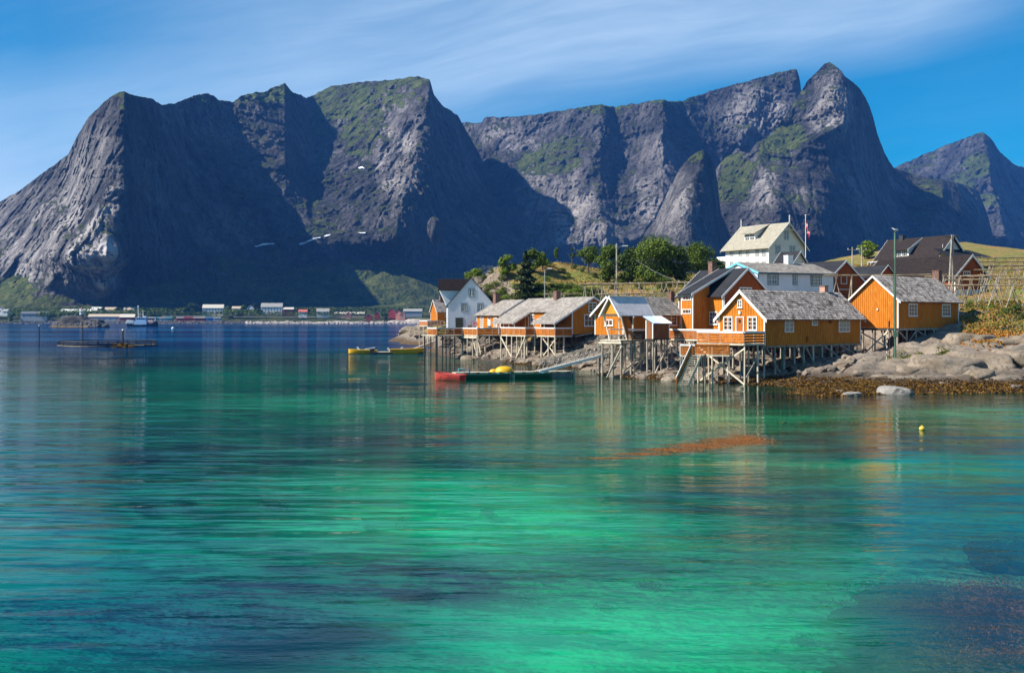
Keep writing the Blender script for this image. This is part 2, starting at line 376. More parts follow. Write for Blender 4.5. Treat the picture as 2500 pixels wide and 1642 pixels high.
relief('mountain', ridgeC, footC, baseC,
 [([(1480, 262), (1470, 330), (1440, 420), (1400, 480)], 70, 200, 80), ([(1618, 240), (1640, 340), (1650, 420), (1600, 520), (1540, 600)], 110, 260, 110), ([(1300, 480), (1350, 560), (1400, 640)], 40, 140, 60),
  ([(1460, 470), (1470, 540), (1500, 640)], 40, 100, 50), ([(1850, 210), (1830, 300), (1800, 370)], 50, 90, 40)],
 [(1350, 390, 80, 35, .4), (1400, 350, 70, 20, .35), (1450, 265, 40, 12, .3), (1650, 250, 60, 10, .3), (1300, 400, 40, 25, .3), (1550, 270, 100, 14, .2)], 1040, 2060, pale=[(1350, 480, 90, 130, .55), (1250, 330, 80, 50, .4), (1600, 450, 60, 120, .5), (1850, 270, 80, 60, .5), (1440, 560, 90, 80, .4)], rows=240, step=2.0, seed=11.0, footgreen=-0.2)
ridgeD = [(1690, 560, 2250), (1735, 450, 2230), (1747, 412, 2220), (1770, 385, 2215), (1806, 368, 2200), (1830, 372, 2180), (1847, 348, 2190), (1882, 330, 2220), (1903, 300, 2250), (1924, 277, 2270), (1945, 240, 2290), (1970, 200, 2300), (2000, 171, 2290), (2012, 156, 2285), (2026, 151, 2280), (2038, 160, 2270), (2053, 171, 2270), (2065, 189, 2270), (2084, 202, 2290), (2100, 218, 2300),
 (2112, 236, 2330), (2123, 259, 2360), (2133, 290, 2400), (2141, 324, 2440), (2150, 350, 2480), (2159, 371, 2510), (2170, 392, 2550), (2182, 409, 2590), (2230, 425, 2650), (2290, 440, 2650), (2300, 437, 2640), (2340, 446, 2680), (2388, 465, 2760), (2410, 520, 2850), (2430, 600, 2900), (2460, 700, 2900), (2520, 770, 2900)]
footD = [(1690, 700, 1820), (1900, 700, 1800), (2100, 700, 1900), (2300, 690, 2050), (2520, 772, 2200)]
baseD = [(1690, 775, 1650), (2520, 776, 1750)]
relief('mountain', ridgeD, footD, baseD,
 [([(2050, 165), (2070, 240), (2060, 300), (1985, 345), (1955, 420), (1985, 520), (2000, 600)], 150, 320, 170), ([(1847, 355), (1880, 440), (1895, 500), (1885, 560)], 70, 130, 70),
  ([(2300, 436), (2290, 500), (2270, 560), (2290, 620)], 100, 70, 130), ([(1960, 230), (1900, 320)], 25, 60, 30)],
 [(1800, 420, 50, 45, .8), (1790, 460, 45, 40, .5), (1920, 330, 50, 40, .5), (1890, 370, 40, 30, .4), (1950, 250, 25, 50, .25), (2270, 510, 30, 15, .6), (2270, 470, 40, 20, .2), (2120, 250, 20, 30, .3)], 1690, 2520, pale=[(2030, 260, 60, 90, .6), (1860, 470, 40, 70, .4)], rows=250, step=1.9, seed=23.0, amp=0.9, footgreen=-0.1)
ridgeF = [(1530, 640, 1760), (1559, 595, 1740), (1580, 560, 1740), (1600, 536, 1740), (1629, 471, 1735), (1659, 412, 1730), (1688, 380, 1725), (1705, 369, 1722), (1718, 366, 1720), (1735, 377, 1735), (1747, 412, 1765), (1752, 450, 1790), (1760, 520, 1820), (1790, 590, 1860), (1830, 660, 1880)]
footF = [(1530, 720, 1500), (1690, 700, 1480), (1830, 720, 1600)]
baseF = [(1530, 776, 1350), (1830, 776, 1400)]
relief('mountain', ridgeF, footF, baseF, [([(1710, 368), (1700, 420), (1670, 480), (1640, 540), (1600, 620)], 60, 120, 90)],
 [(1700, 380, 30, 25, .3), (1600, 600, 60, 30, .3)], 1530, 1830, rows=170, seed=31.0, pale=[(1640, 500, 60, 100, .7)], amp=0.55, step=1.6, footgreen=-0.2)
ridgeE = [(2100, 480, 3900), (2182, 409, 3800), (2229, 389, 3780), (2312, 353, 3740), (2365, 333, 3720), (2384, 325, 3705), (2400, 323, 3700), (2418, 336, 3700), (2441, 371, 3760), (2476, 401, 3820), (2500, 409, 3850), (2560, 430, 3900), (2700, 520, 4000), (2900, 560, 4100), (3200, 700, 4100)]
footE = [(2100, 640, 3200), (3200, 700, 3300)]
baseE = [(2100, 776, 2900), (3200, 776, 2900)]
relief('mountain', ridgeE, footE, baseE, [([(2400, 320), (2415, 420), (2440, 520), (2460, 600)], 320, 120, 170), ([(2560, 430), (2600, 560)], 80, 90, 120)],
 [(2390, 400, 35, 30, .9), (2340, 450, 35, 30, .8), (2400, 490, 50, 20, .6), (2370, 430, 40, 40, .4)], 2100, 3200, rows=150, seed=41.0, amp=1.3, step=3.0)
# ---------------------------------------------------------------- water and sea bed
def water_mat():
    m, t, bs = newmat('sea water'); t.nodes.remove(bs)
    outn = [n for n in t.nodes if n.type == 'OUTPUT_MATERIAL'][0]
    geo = t.nodes.new('ShaderNodeNewGeometry'); pos = geo.outputs['Position']
    sp = nd(t, 'ShaderNodeSeparateXYZ'); t.links.new(pos, sp.inputs[0]); px, py = sp.outputs[0], sp.outputs[1]
    def noise(sc, det, st=(1, 1, 1), rot=0.0, rough=0.55, dist=0.0):
        mp = t.nodes.new('ShaderNodeMapping'); mp.inputs['Scale'].default_value = st; mp.inputs['Rotation'].default_value = (0, 0, rot)
        t.links.new(pos, mp.inputs[0])
        n = nd(t, 'ShaderNodeTexNoise', i_Scale=sc, i_Detail=det, i_Roughness=rough, i_Distortion=dist); t.links.new(mp.outputs[0], n.inputs['Vector'])
        return n.outputs[0]
    # waves: a slow swell, wind ripples and cat's paws where the wind touches the water
    at1 = nd(t, 'ShaderNodeAttribute', attribute_name='bright').outputs['Fac']; at2 = nd(t, 'ShaderNodeAttribute', attribute_name='blue').outputs['Fac']
    at3 = nd(t, 'ShaderNodeAttribute', attribute_name='swell').outputs['Fac']; at4 = nd(t, 'ShaderNodeAttribute', attribute_name='deep').outputs['Fac']
    swell = noise(0.50, 2, (0.30, 1.4, 1), 0.06); rip = noise(2.4, 3, (0.55, 1.3, 1), -0.30); cap = noise(8.0, 3, (0.7, 1.3, 1), 0.2)
    paw = ramp(t, noise(0.045, 4, (0.45, 1.2, 1), 0.3), [(0.36, 0.12), (0.62, 1.0)])
    near = ramp(t, mth(t, 'DIVIDE', py, 160.0), [(0.0, 1.0), (0.35, 0.45), (0.6, 0.25), (1.0, 0.3)])
    h = mth(t, 'ADD', mth(t, 'MULTIPLY', swell, mth(t, 'ADD', mth(t, 'MULTIPLY', at3, 0.20), 0.006)), mth(t, 'MULTIPLY', near, mth(t, 'ADD', mth(t, 'MULTIPLY', rip, mth(t, 'ADD', mth(t, 'MULTIPLY', paw, 0.018), 0.004)), mth(t, 'MULTIPLY', cap, mth(t, 'ADD', mth(t, 'MULTIPLY', paw, 0.006), 0.001)))))
    wav = noise(0.22, 5, (0.30, 1.5, 1), -0.08, 0.52); wav2 = noise(0.55, 5, (0.45, 1.5, 1), -0.35, 0.55)
    h = mth(t, 'ADD', h, mth(t, 'ADD', mth(t, 'MULTIPLY', wav, mth(t, 'ADD', mth(t, 'MULTIPLY', paw, 0.10), 0.035)), mth(t, 'MULTIPLY', wav2, mth(t, 'MULTIPLY', paw, 0.09))))
    b = nd(t, 'ShaderNodeBump', i_Strength=1.0, i_Distance=1.0); t.links.new(h, b.inputs['Height'])
    gl = nd(t, 'ShaderNodeBsdfGlossy', i_Roughness=0.025); t.links.new(b.outputs[0], gl.inputs['Normal']); t.links.new(mth(t, 'ADD', mth(t, 'MULTIPLY', at4, 0.035), 0.02), gl.inputs['Roughness'])
    fr = nd(t, 'ShaderNodeFresnel', i_IOR=1.32); t.links.new(b.outputs[0], fr.inputs['Normal'])
    frf = mth(t, 'MULTIPLY', fr.outputs[0], mth(t, 'SUBTRACT', 1.0, mth(t, 'MULTIPLY', at4, 0.45)))
    tr = nd(t, 'ShaderNodeBsdfTransparent')
    at5 = nd(t, 'ShaderNodeAttribute', attribute_name='shallow').outputs['Fac']
    tint = mixc(t, at1, (0.02, 0.54, 0.38), (0.15, 1.0, 0.64)); tint = mixc(t, at2, tint, mixc(t, at1, (0.02, 0.42, 0.58), (0.07, 0.75, 0.92)))
    t.links.new(mixc(t, at5, tint, (0.85, 0.85, 0.62)), tr.inputs[0])
    df = nd(t, 'ShaderNodeBsdfDiffuse')
    # scattering in the water column: bright over sand, blue where the sky's reflection is painted in
    var = mth(t, 'MULTIPLY', mth(t, 'SUBTRACT', noise(0.085, 6, (0.40, 1.3, 1), 0.15, 0.62, 0.7), 0.5), 1.7)
    br = mth(t, 'ADD', at1, var, clamp=True)
    c = mixc(t, br, (0.0006, 0.045, 0.038), (0.004, 0.66, 0.27))
    c = mixc(t, mth(t, 'ADD', at2, mth(t, 'MULTIPLY', var, 0.6), clamp=True), c, mixc(t, br, (0.0008, 0.034, 0.085), (0.003, 0.20, 0.30)))
    lane = ramp(t, noise(0.012, 4, (0.15, 1.0, 1), 0.0, 0.55), [(0.45, 0.0), (0.60, 1.0)])
    c = mixc(t, at4, c, mixc(t, lane, (0.0006, 0.022, 0.085), (0.002, 0.075, 0.200)))  # far channel: reflected sky painted in as navy and blue lanes
    t.links.new(c, df.inputs[0])
    fac = mth(t, 'ADD', mth(t, 'MULTIPLY', at4, 0.72), mth(t, 'SUBTRACT', 0.30, mth(t, 'MULTIPLY', at5, 0.27)), clamp=True)
    mx = t.nodes.new('ShaderNodeMixShader'); t.links.new(fac, mx.inputs[0]); t.links.new(tr.outputs[0], mx.inputs[1]); t.links.new(df.outputs[0], mx.inputs[2])
    m2 = t.nodes.new('ShaderNodeMixShader'); t.links.new(frf, m2.inputs[0]); t.links.new(mx.outputs[0], m2.inputs[1]); t.links.new(gl.outputs[0], m2.inputs[2])
    t.links.new(m2.outputs[0], outn.inputs[0])
    return m
M_WATER = water_mat()
wxs = np.concatenate([-np.geomspace(30000, 160, 22), np.arange(-150, 121, 1.5), np.geomspace(130, 30000, 22)])
wys = np.concatenate([-np.geomspace(400, 4, 6), np.arange(2, 120, 0.75), np.arange(120, 420, 4.0), np.geomspace(430, 40000, 30)])
WX, WY = np.meshgrid(wxs, wys, indexing='ij')
wat = grid_mesh('sea_water', np.stack([WX, WY, WX*0], -1).reshape(-1, 3), len(wxs), len(wys), M_WATER); wat['kind'] = 'structure'
_y = np.maximum(WY, 3.0); wpx = 1250+WX/_y*F; wpy = HOR+CZ/_y*F
def wblobs(base, L):
    a = np.full(WX.shape, float(base))
    for x, y, rx, ry, v in L: a += v*np.exp(-((wpx-x)/rx)**2-((wpy-y)/ry)**2)
    return np.clip(a, 0, 1)
def wattr(name, a): at = wat.data.attributes.new(name, 'FLOAT', 'POINT'); at.data.foreach_set('value', a.astype(np.float32).ravel())
wattr('bright', wblobs(0.16, ((1250, 1275, 420, 75, 1.25), (1500, 1560, 480, 110, 1.0), (1000, 1185, 330, 35, .50), (800, 990, 460, 35, .38), (450, 915, 380, 22, .42), (1700, 1015, 360, 35, .36), (1650, 1130, 260, 30, .30), (2180, 1150, 300, 45, .40), (2150, 1360, 200, 55, .45), (300, 1370, 260, 60, .35), (2380, 1000, 200, 20, .3), (1900, 1480, 200, 60, .3), (850, 1430, 330, 40, -.6), (700, 1560, 380, 60, -.5), (1750, 1240, 420, 60, -.35), (1150, 1100, 500, 40, -.15))))
wattr('blue', wblobs(0.0, ((50, 1050, 420, 130, .35), (150, 1400, 480, 230, .7), (650, 1560, 450, 110, .65), (300, 880, 400, 40, .4), (2300, 1280, 330, 130, .45), (2450, 1500, 300, 150, .3), (900, 1400, 300, 60, .4), (0, 860, 500, 30, .6))))
wattr('shallow', np.clip(wblobs(0.0, ((2440, 1520, 250, 170, 1.1), (2350, 1380, 150, 60, .35), (2150, 970, 420, 14, .8), (1760, 945, 220, 14, .6), (1690, 1086, 190, 26, .7), (1300, 905, 160, 12, .4))), 0, 1))
wattr('swell', wblobs(0.0, ((150, 1150, 420, 190, 1.0), (600, 1230, 330, 110, .8), (950, 1300, 350, 130, .45), (0, 1500, 500, 250, .5), (900, 1550, 500, 200, .35), (1700, 1550, 600, 200, .25))))
wattr('deep', np.clip(1-sstep(845, 885, wpy+fbm(WX/60, WY/90, WX*0, 3)*10+20*np.clip((1250-wpx)/1250, 0, 1)*0), 0, 1)*(1-0.0*WX))
# ---------------------------------------------------------------- near land: one height field over the cove, its shore and the hill behind
_cp = []
def cp(x, y, D): p = P(x, y, D); _cp.append((p.x, p.y, p.z))
def cz(x, D, z): _cp.append(((x-1250)/F*D, D, z))
for x, y in ((2700, 957), (2500, 958), (2300, 960), (2120, 963), (1974, 966), (1900, 957), (1823, 936), (1740, 931), (1655, 932), (1560, 924), (1479, 918)):
    D = CZ*F/(y-HOR); cz(x, D, 0.0); cz(x, D-7, -1.3)
for x, D in ((1400, 124), (1340, 128), (1296, 131), (1264, 136), (1200, 143), (1143, 150), (1110, 156), (1075, 170), (1062, 200), (1055, 232), (1020, 262), (975, 288), (960, 330)):
    cz(x, D, 0.0)
for x, D in ((1400, 113), (1300, 118), (1200, 126), (1110, 138), (1050, 150), (1020, 185), (1000, 225), (960, 262), (925, 288), (900, 340)):
    cz(x, D, -1.6)
for c in ((1867, 905, 97), (2090, 868, 106), (2193, 848, 104), (2340, 798, 110), (2400, 843, 98), (2350, 806, 107), (2300, 893, 91), (2150, 915, 90), (2500, 915, 90), (2500, 838, 100), (2500, 790, 113),
          (2450, 745, 125), (2500, 700, 142), (2400, 745, 120), (2300, 750, 125), (2366, 725, 148), (2600, 850, 98), (2700, 800, 112), (2400, 597, 262), (2330, 590, 268), (2500, 618, 262), (2250, 604, 262), (2050, 640, 228), (2140, 612, 250), (1990, 655, 215), (2000, 880, 103), (2230, 880, 93), (2200, 865, 99),
          (1877, 676, 192), (1770, 672, 190), (1960, 668, 196), (1265, 652, 180), (1370, 641, 185), (1320, 644, 183), (1190, 668, 178), (1165, 684, 174), (1150, 715, 170), (1424, 648, 190), (1500, 672, 186), (1500, 692, 165), (1600, 692, 164), (1700, 690, 166), (1440, 690, 166), (1550, 705, 158), (1350, 690, 172),
          (1600, 680, 182), (1700, 684, 182), (1250, 728, 160), (1350, 708, 163), (1400, 724, 156), (1550, 735, 148), (1660, 735, 142), (1400, 872, 133), (1250, 858, 148), (1300, 820, 156), (1180, 845, 160), (1500, 893, 110), (1550, 880, 113),
          (1600, 884, 116), (1640, 852, 122), (1500, 832, 132), (1950, 860, 114), (1750, 880, 108), (1700, 905, 103), (1850, 900, 101), (2100, 860, 112), (1080, 800, 215), (1120, 806, 176), (1075, 795, 240), (1010, 812, 268), (1100, 780, 255), (1050, 790, 275)): cp(*c)
for c in ((1750, 120, 3.9), (1950, 132, 7.2), (2040, 135, 7.8), (2100, 122, 6.6), (2140, 118, 5.4), (1850, 128, 6.6), (2330, 200, 15.5), (2100, 200, 16.0), (2120, 150, 9.4), (2000, 150, 9.6), (1120, 300, 1.0), (1200, 250, 2.5), (1400, 260, 9), (1650, 260, 12), (1877, 280, 14), (1100, 330, -1), (1500, 340, 2), (2000, 360, 14), (2500, 360, 14)): cz(*c)
_cp = np.array(_cp); _sc = 60.0
def _phi(r): return np.where(r > 1e-9, r*r*np.log(np.maximum(r, 1e-9)), 0.0)
_n = len(_cp); _r = np.hypot(_cp[:, None, 0]-_cp[None, :, 0], _cp[:, None, 1]-_cp[None, :, 1])/_sc
_A = np.zeros((_n+3, _n+3)); _A[:_n, :_n] = _phi(_r)+np.eye(_n)*0.004
_A[:_n, _n] = 1; _A[:_n, _n+1] = _cp[:, 0]/_sc; _A[:_n, _n+2] = _cp[:, 1]/_sc; _A[_n:, :_n] = _A[:_n, _n:].T
_w = np.linalg.solve(_A, np.concatenate([_cp[:, 2], [0, 0, 0]]))
def bed_z(x, y):
    z = -1.15-0.9*sstep(20, 90, np.abs(x+5))*0.4-fbm(x/22+3, y/22, x*0, 4)*0.75-0.022*np.maximum(y-25, 0)*0.35
    return z
def land_raw(x, y):
    x = np.asarray(x, float); y = np.asarray(y, float); sh = x.shape; x = x.ravel(); y = y.ravel(); out = np.empty_like(x)
    for k in range(0, len(x), 20000):
        r = np.hypot(x[k:k+20000, None]-_cp[None, :, 0], y[k:k+20000, None]-_cp[None, :, 1])/_sc
        out[k:k+20000] = _phi(r)@_w[:_n]+_w[_n]+_w[_n+1]*x[k:k+20000]/_sc+_w[_n+2]*y[k:k+20000]/_sc
    return out.reshape(sh)
def land_z(x, y):
    """height with the rock relief on it"""
    x = np.asarray(x, float); y = np.asarray(y, float)
    z = land_raw(x, y)
    far = sstep(108, 135, y)
    # whalebacks of ice-worn rock, cut by joints
    wob = fbm(x/6.0, y/6.0, x*0+2.2, 3)*1.6
    u = (x*0.88+y*0.35)+wob*1.5; v = (-x*0.35+y*0.94)+wob
    slab = 1-np.abs(fbm(u/9.0, v/3.6, x*0+7.7, 3, 0.5, True))
    crack = fbm(u/5.0, v/2.2, x*0+1.7, 3, 0.5, True)
    wet = sstep(0.0, 1.6, z)
    d = (slab-0.5)*1.15+np.minimum(0, 0.22-np.clip(crack, 0.22, 1.0))*1.0+fbm(x/1.3, y/1.3, x*0+4.1, 3, 0.55)*0.16
    d2 = fbm(x/5, y/5, x*0+9.0, 4, 0.55)*0.55
    z = z+d*wet*(1-far)*0.9+d2*far+fbm(x/0.9, y/0.9, x*0, 3)*0.10*(1-wet)
    b = bed_z(x, y)
    return np.where(z < -0.15, z*5.0+0.6, z)
# non-uniform grid, finer near the shore in front
def axis(segs):
    a = []
    for s, e, st in segs: a += list(np.arange(s, e, st))
    return np.array(a)
gx = axis([(-75, -24, 3.0), (-24, 60, 0.36), (60, 85, 1.0), (85, 190, 4.0)])
gy = axis([(66, 76, 1.2), (76, 118, 0.30), (118, 165, 0.55), (165, 200, 0.9), (200, 300, 2.2), (300, 420, 8.0)])
GX, GY = np.meshgrid(gx, gy, indexing='ij')
GZ = land_z(GX, GY)
edge = sstep(-75, -45, GX)*sstep(66, 74, GY)*(1-sstep(290, 400, GY))*(1-sstep(150, 185, GX))
GZ = GZ*edge+(-4.0)*(1-edge)
GZ = np.where((GX < -16) & (GZ > -0.2) & (GY < 222), -4.0, GZ); GZ = np.maximum(GZ, -5.0)
def zat(x, y):
    """height of the finished ground"""
    i = np.clip(np.searchsorted(gx, x)-1, 0, len(gx)-2); j = np.clip(np.searchsorted(gy, y)-1, 0, len(gy)-2)
    fx = (x-gx[i])/(gx[i+1]-gx[i]); fy = (y-gy[j])/(gy[j+1]-gy[j])
    return float((GZ[i, j]*(1-fx)+GZ[i+1, j]*fx)*(1-fy)+(GZ[i, j+1]*(1-fx)+GZ[i+1, j+1]*fx)*fy)
def hit(x, y, D0=138.0, D1=262.0):
    """distance at which the ray through the photograph's pixel meets the ground"""
    D = D0
    while D < D1:
        if zat((x-1250)/F*D, D) >= CZ+(HOR-y)/F*D: return D
        D += 0.5
    return None
def land_mat():
    m, t, bs = newmat('shore rock and turf'); bs.inputs['Roughness'].default_value = 0.85
    geo = t.nodes.new('ShaderNodeNewGeometry'); pos = geo.outputs['Position']
    sp = nd(t, 'ShaderNodeSeparateXYZ'); t.links.new(pos, sp.inputs[0])
    sn = nd(t, 'ShaderNodeSeparateXYZ'); t.links.new(geo.outputs['True Normal'], sn.inputs[0])
    def noise(sc, det, st=(1, 1, 1), rot=0.0, rough=0.6):
        mp = t.nodes.new('ShaderNodeMapping'); mp.inputs['Scale'].default_value = st; mp.inputs['Rotation'].default_value = (0, 0, rot); t.links.new(pos, mp.inputs[0])
        n = nd(t, 'ShaderNodeTexNoise', i_Scale=sc, i_Detail=det, i_Roughness=rough); t.links.new(mp.outputs[0], n.inputs['Vector']); return n.outputs[0]
    big = noise(0.18, 5); mid = noise(1.1, 6, (1, 1, 2.2), 0.4); fine = noise(7.0, 5)
    c = mixc(t, ramp(t, big, [(0.38, 0.0), (0.62, 1.0)]), (0.18, 0.138, 0.098), (0.265, 0.22, 0.17))
    c = mixc(t, ramp(t, mid, [(0.36, 0.85), (0.50, 0.0)]), c, (0.15, 0.115, 0.09))
    c = mixc(t, ramp(t, fine, [(0.52, 0.0), (0.70, 0.7)]), c, (0.37, 0.33, 0.28))
    c = mixc(t, ramp(t, noise(1.9, 4), [(0.60, 0.0), (0.68, 0.8)]), c, (0.055, 0.045, 0.04))
    # the tide line: black lichen, then brown weed
    zt = mth(t, 'ADD', sp.outputs[2], mth(t, 'MULTIPLY', mth(t, 'SUBTRACT', noise(0.7, 5), 0.5), 1.6))
    c = mixc(t, ramp(t, mth(t, 'MULTIPLY', zt, 0.25), [(0.28, 0.8), (0.42, 0.0)]), c, (0.075, 0.055, 0.035))
    c = mixc(t, ramp(t, mth(t, 'MULTIPLY', zt, 0.25), [(0.16, 1.0), (0.24, 0.0)]), c, mixc(t, ramp(t, fine, [(0.4, 0.0), (0.6, 1.0)]), (0.10, 0.052, 0.008), (0.03, 0.016, 0.006)))
    dk_ = nd(t, 'ShaderNodeAttribute', attribute_name='damp')  # mask of the painted shade below the cabins
    c = mixc(t, mth(t, 'MULTIPLY', dk_.outputs['Fac'], ramp(t, mid, [(0.30, 1.0), (0.70, 0.65)])), c, (0.045, 0.034, 0.025))  # shade below the cabins painted into the ground colour
    # turf by attribute
    at = nd(t, 'ShaderNodeAttribute', attribute_name='turf')
    g = mth(t, 'ADD', at.outputs['Fac'], mth(t, 'MULTIPLY', mth(t, 'SUBTRACT', noise(0.5, 6, (1, 1, 1), 0, 0.7), 0.5), 1.3))
    g = mth(t, 'ADD', g, mth(t, 'MULTIPLY', mth(t, 'SUBTRACT', sn.outputs[2], 0.9), 1.2))
    gc = mixc(t, ramp(t, noise(0.20, 5), [(0.40, 0.0), (0.58, 1.0)]), (0.34, 0.175, 0.048), (0.16, 0.165, 0.022))
    gc = mixc(t, ramp(t, noise(1.7, 5), [(0.45, 0.0), (0.65, 0.8)]), gc, (0.075, 0.095, 0.016))
    c = mixc(t, ramp(t, g, [(0.44, 0.0), (0.56, 1.0)]), c, gc)
    t.links.new(c, bs.inputs['Base Color'])
    h = mth(t, 'ADD', mth(t, 'MULTIPLY', mid, 0.5), mth(t, 'MULTIPLY', fine, 0.12))
    b = nd(t, 'ShaderNodeBump', i_Strength=1.0, i_Distance=0.5); t.links.new(h, b.inputs['Height']); t.links.new(b.outputs[0], bs.inputs['Normal'])
    return m
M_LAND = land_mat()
V = np.stack([GX, GY, GZ], -1).reshape(-1, 3)
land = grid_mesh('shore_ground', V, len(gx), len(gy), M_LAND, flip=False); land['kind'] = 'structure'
PX = 1250+GX/GY*F
turf = sstep(125, 150, GY)*0.75+sstep(200, 220, GY)*0.5
turf += 0.75*sstep(96, 108, GY)*sstep(2300, 2380, PX)*0.9-0.9*np.exp(-((PX-2420)/120)**2-((GY-99)/7)**2)
turf += 0.5*np.exp(-((PX-2420)/50)**2-((GY-108)/5)**2)
turf -= 0.7*np.exp(-((PX-1165)/45)**2-((GY-174)/6)**2)+0.5*np.exp(-((PX-1215)/30)**2-((GY-165)/5)**2)
turf *= sstep(1.6, 3.2, GZ)
shade_amt = (1-sstep(1980, 2060, PX))*(1-sstep(3.6, 5.5, GZ))*sstep(1050, 1100, PX)  # where the painted shade of the cabin row lies
at = land.data.attributes.new('damp', 'FLOAT', 'POINT'); at.data.foreach_set('value', shade_amt.astype(np.float32).ravel())  # holds the painted shade of the cabin row
at = land.data.attributes.new('turf', 'FLOAT', 'POINT'); at.data.foreach_set('value', turf.astype(np.float32).ravel())
# ---------------------------------------------------------------- sea bed of the cove
def bed_mat():
    m, t, bs = newmat('sand and weed under water'); bs.inputs['Roughness'].default_value = 0.95; bs.inputs['Specular IOR Level'].default_value = 0.0
    geo = t.nodes.new('ShaderNodeNewGeometry'); pos = geo.outputs['Position']
    sp = nd(t, 'ShaderNodeSeparateXYZ'); t.links.new(pos, sp.inputs[0])
    def noise(sc, det, st=(1, 1, 1), rot=0.0, rough=0.6, dist=0.0):
        mp = t.nodes.new('ShaderNodeMapping'); mp.inputs['Scale'].default_value = st; mp.inputs['Rotation'].default_value = (0, 0, rot); t.links.new(pos, mp.inputs[0])
        n = nd(t, 'ShaderNodeTexNoise', i_Scale=sc, i_Detail=det, i_Roughness=rough, i_Distortion=dist); t.links.new(mp.outputs[0], n.inputs['Vector']); return n.outputs[0]
    at = nd(t, 'ShaderNodeAttribute', attribute_name='weed')
    sand = mixc(t, ramp(t, noise(0.25, 5), [(0.35, 0.0), (0.65, 1.0)]), (0.74, 0.72, 0.55), (0.55, 0.58, 0.42))
    w = mth(t, 'ADD', at.outputs['Fac'], mth(t, 'MULTIPLY', mth(t, 'SUBTRACT', noise(0.16, 7, (0.45, 1.0, 1), 0.12, 0.65, 0.8), 0.5), 1.5))
    c = mixc(t, ramp(t, w, [(0.50, 0.0), (0.72, 1.0)]), sand, (0.030, 0.028, 0.018))
    t.links.new(c, bs.inputs['Base Color'])
    return m
M_BED = bed_mat()
bx = axis([(-160, -40, 3.0), (-40, 45, 0.5), (45, 120, 2.5)]); by = axis([(4, 70, 0.5), (70, 150, 1.5), (150, 420, 8.0)])
BX, BY = np.meshgrid(bx, by, indexing='ij'); _lr = land_raw(BX, BY); BZ = bed_z(BX, BY)-0.25; BZ = np.where(_lr > -3.0, np.maximum(BZ, -1.5+0.45*np.clip(_lr+3.0, 0, 3)-0.2), BZ)
PXB = 1250+BX/BY*F; PYB = HOR+CZ/BY*F
weed = np.full(BX.shape, 0.27)+0.55*sstep(-2.2, -0.6, _lr)
for wx, wy, rx, ry, a in ((830, 1010, 260, 35, .5), (330, 1045, 90, 25, .75), (500, 1020, 70, 10, .7), (650, 985, 420, 8, .8), (1650, 1010, 300, 30, .2), (2050, 1040, 320, 45, .35), (1700, 1085, 260, 25, .4), (1150, 905, 220, 30, .5), (900, 900, 350, 20, .45),
        (1500, 1180, 320, 60, .30), (850, 1415, 330, 40, .55), (600, 1500, 380, 70, .45), (300, 1600, 420, 60, .3), (1270, 1480, 60, 25, .7), (1475, 1490, 50, 28, .8), (1580, 1440, 60, 14, .7), (2350, 1400, 320, 110, .5), (2450, 1560, 260, 120, .9), (2250, 1460, 160, 50, .6),
        (1900, 1600, 220, 60, .35), (1600, 1250, 400, 60, -.15), (1270, 1290, 380, 80, -.9), (1480, 1570, 400, 80, -.8), (1000, 1180, 260, 50, -.35), (2000, 1340, 200, 40, -.2)):
    weed += a*np.exp(-((PXB-wx)/rx)**2-((PYB-wy)/ry)**2)
bed = grid_mesh('sea_bed', np.stack([BX, BY, BZ], -1).reshape(-1, 3), len(bx), len(by), M_BED); bed['kind'] = 'structure'
at = bed.data.attributes.new('weed', 'FLOAT', 'POINT'); at.data.foreach_set('value', weed.astype(np.float32).ravel())
# ---------------------------------------------------------------- building materials
OCHRE = simple('ochre paint', (0.60, 0.195, 0.014), (0.46, 0.140, 0.010), 0.9, 0.75, 0.004, 20, (1, 1, 0.25), c3=(0.62, 0.24, 0.03), s3=6.0, spec=0.2)
OCHRE_D = simple('dark ochre paint', (0.42, 0.125, 0.016), (0.30, 0.085, 0.012), 1.3, 0.8, 0.004, 20, (1, 1, 0.25), spec=0.2)
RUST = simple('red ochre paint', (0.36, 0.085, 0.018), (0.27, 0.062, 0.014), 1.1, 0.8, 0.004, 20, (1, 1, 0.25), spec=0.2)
DECKRED = simple('stained slats', (0.50, 0.175, 0.030), (0.33, 0.10, 0.018), 3.0, 0.75, 0.0, spec=0.2, island=0.35)
WHITE = simple('white paint', (0.80, 0.79, 0.76), (0.66, 0.64, 0.60), 1.6, 0.6, 0.0, lo=0.45, hi=0.8, spec=0.3)
WHITEWALL = simple('white boards', (0.80, 0.80, 0.82), (0.72, 0.72, 0.76), 0.8, 0.65, 0.003, 18, (1, 1, 0.2), spec=0.2)
CREAM = simple('cream boards', (0.80, 0.79, 0.75), (0.72, 0.71, 0.67), 0.8, 0.65, 0.003, 18, (0.2, 0.2, 2), spec=0.2)
BLUE = simple('grey blue trim', (0.065, 0.16, 0.24), (0.05, 0.12, 0.18), 2, 0.6)
TEAL = simple('turquoise trim', (0.18, 0.55, 0.66), (0.14, 0.46, 0.58), 2, 0.6)
DARKTRIM = simple('dark green trim', (0.02, 0.045, 0.05), None, rough=0.6)
SLATE = simple('weathered roof slates', (0.235, 0.215, 0.195), (0.33, 0.30, 0.27), 0.5, 0.9, 0.01, 5, (1, 1, 1), c3=(0.40, 0.36, 0.31), s3=3.0, island=0.55, spec=0.1)
TILE = simple('grey pantiles', (0.21, 0.195, 0.19), (0.28, 0.26, 0.25), 0.7, 0.85, 0.0, c3=(0.045, 0.032, 0.028), s3=1.1, island=0.65, spec=0.15)
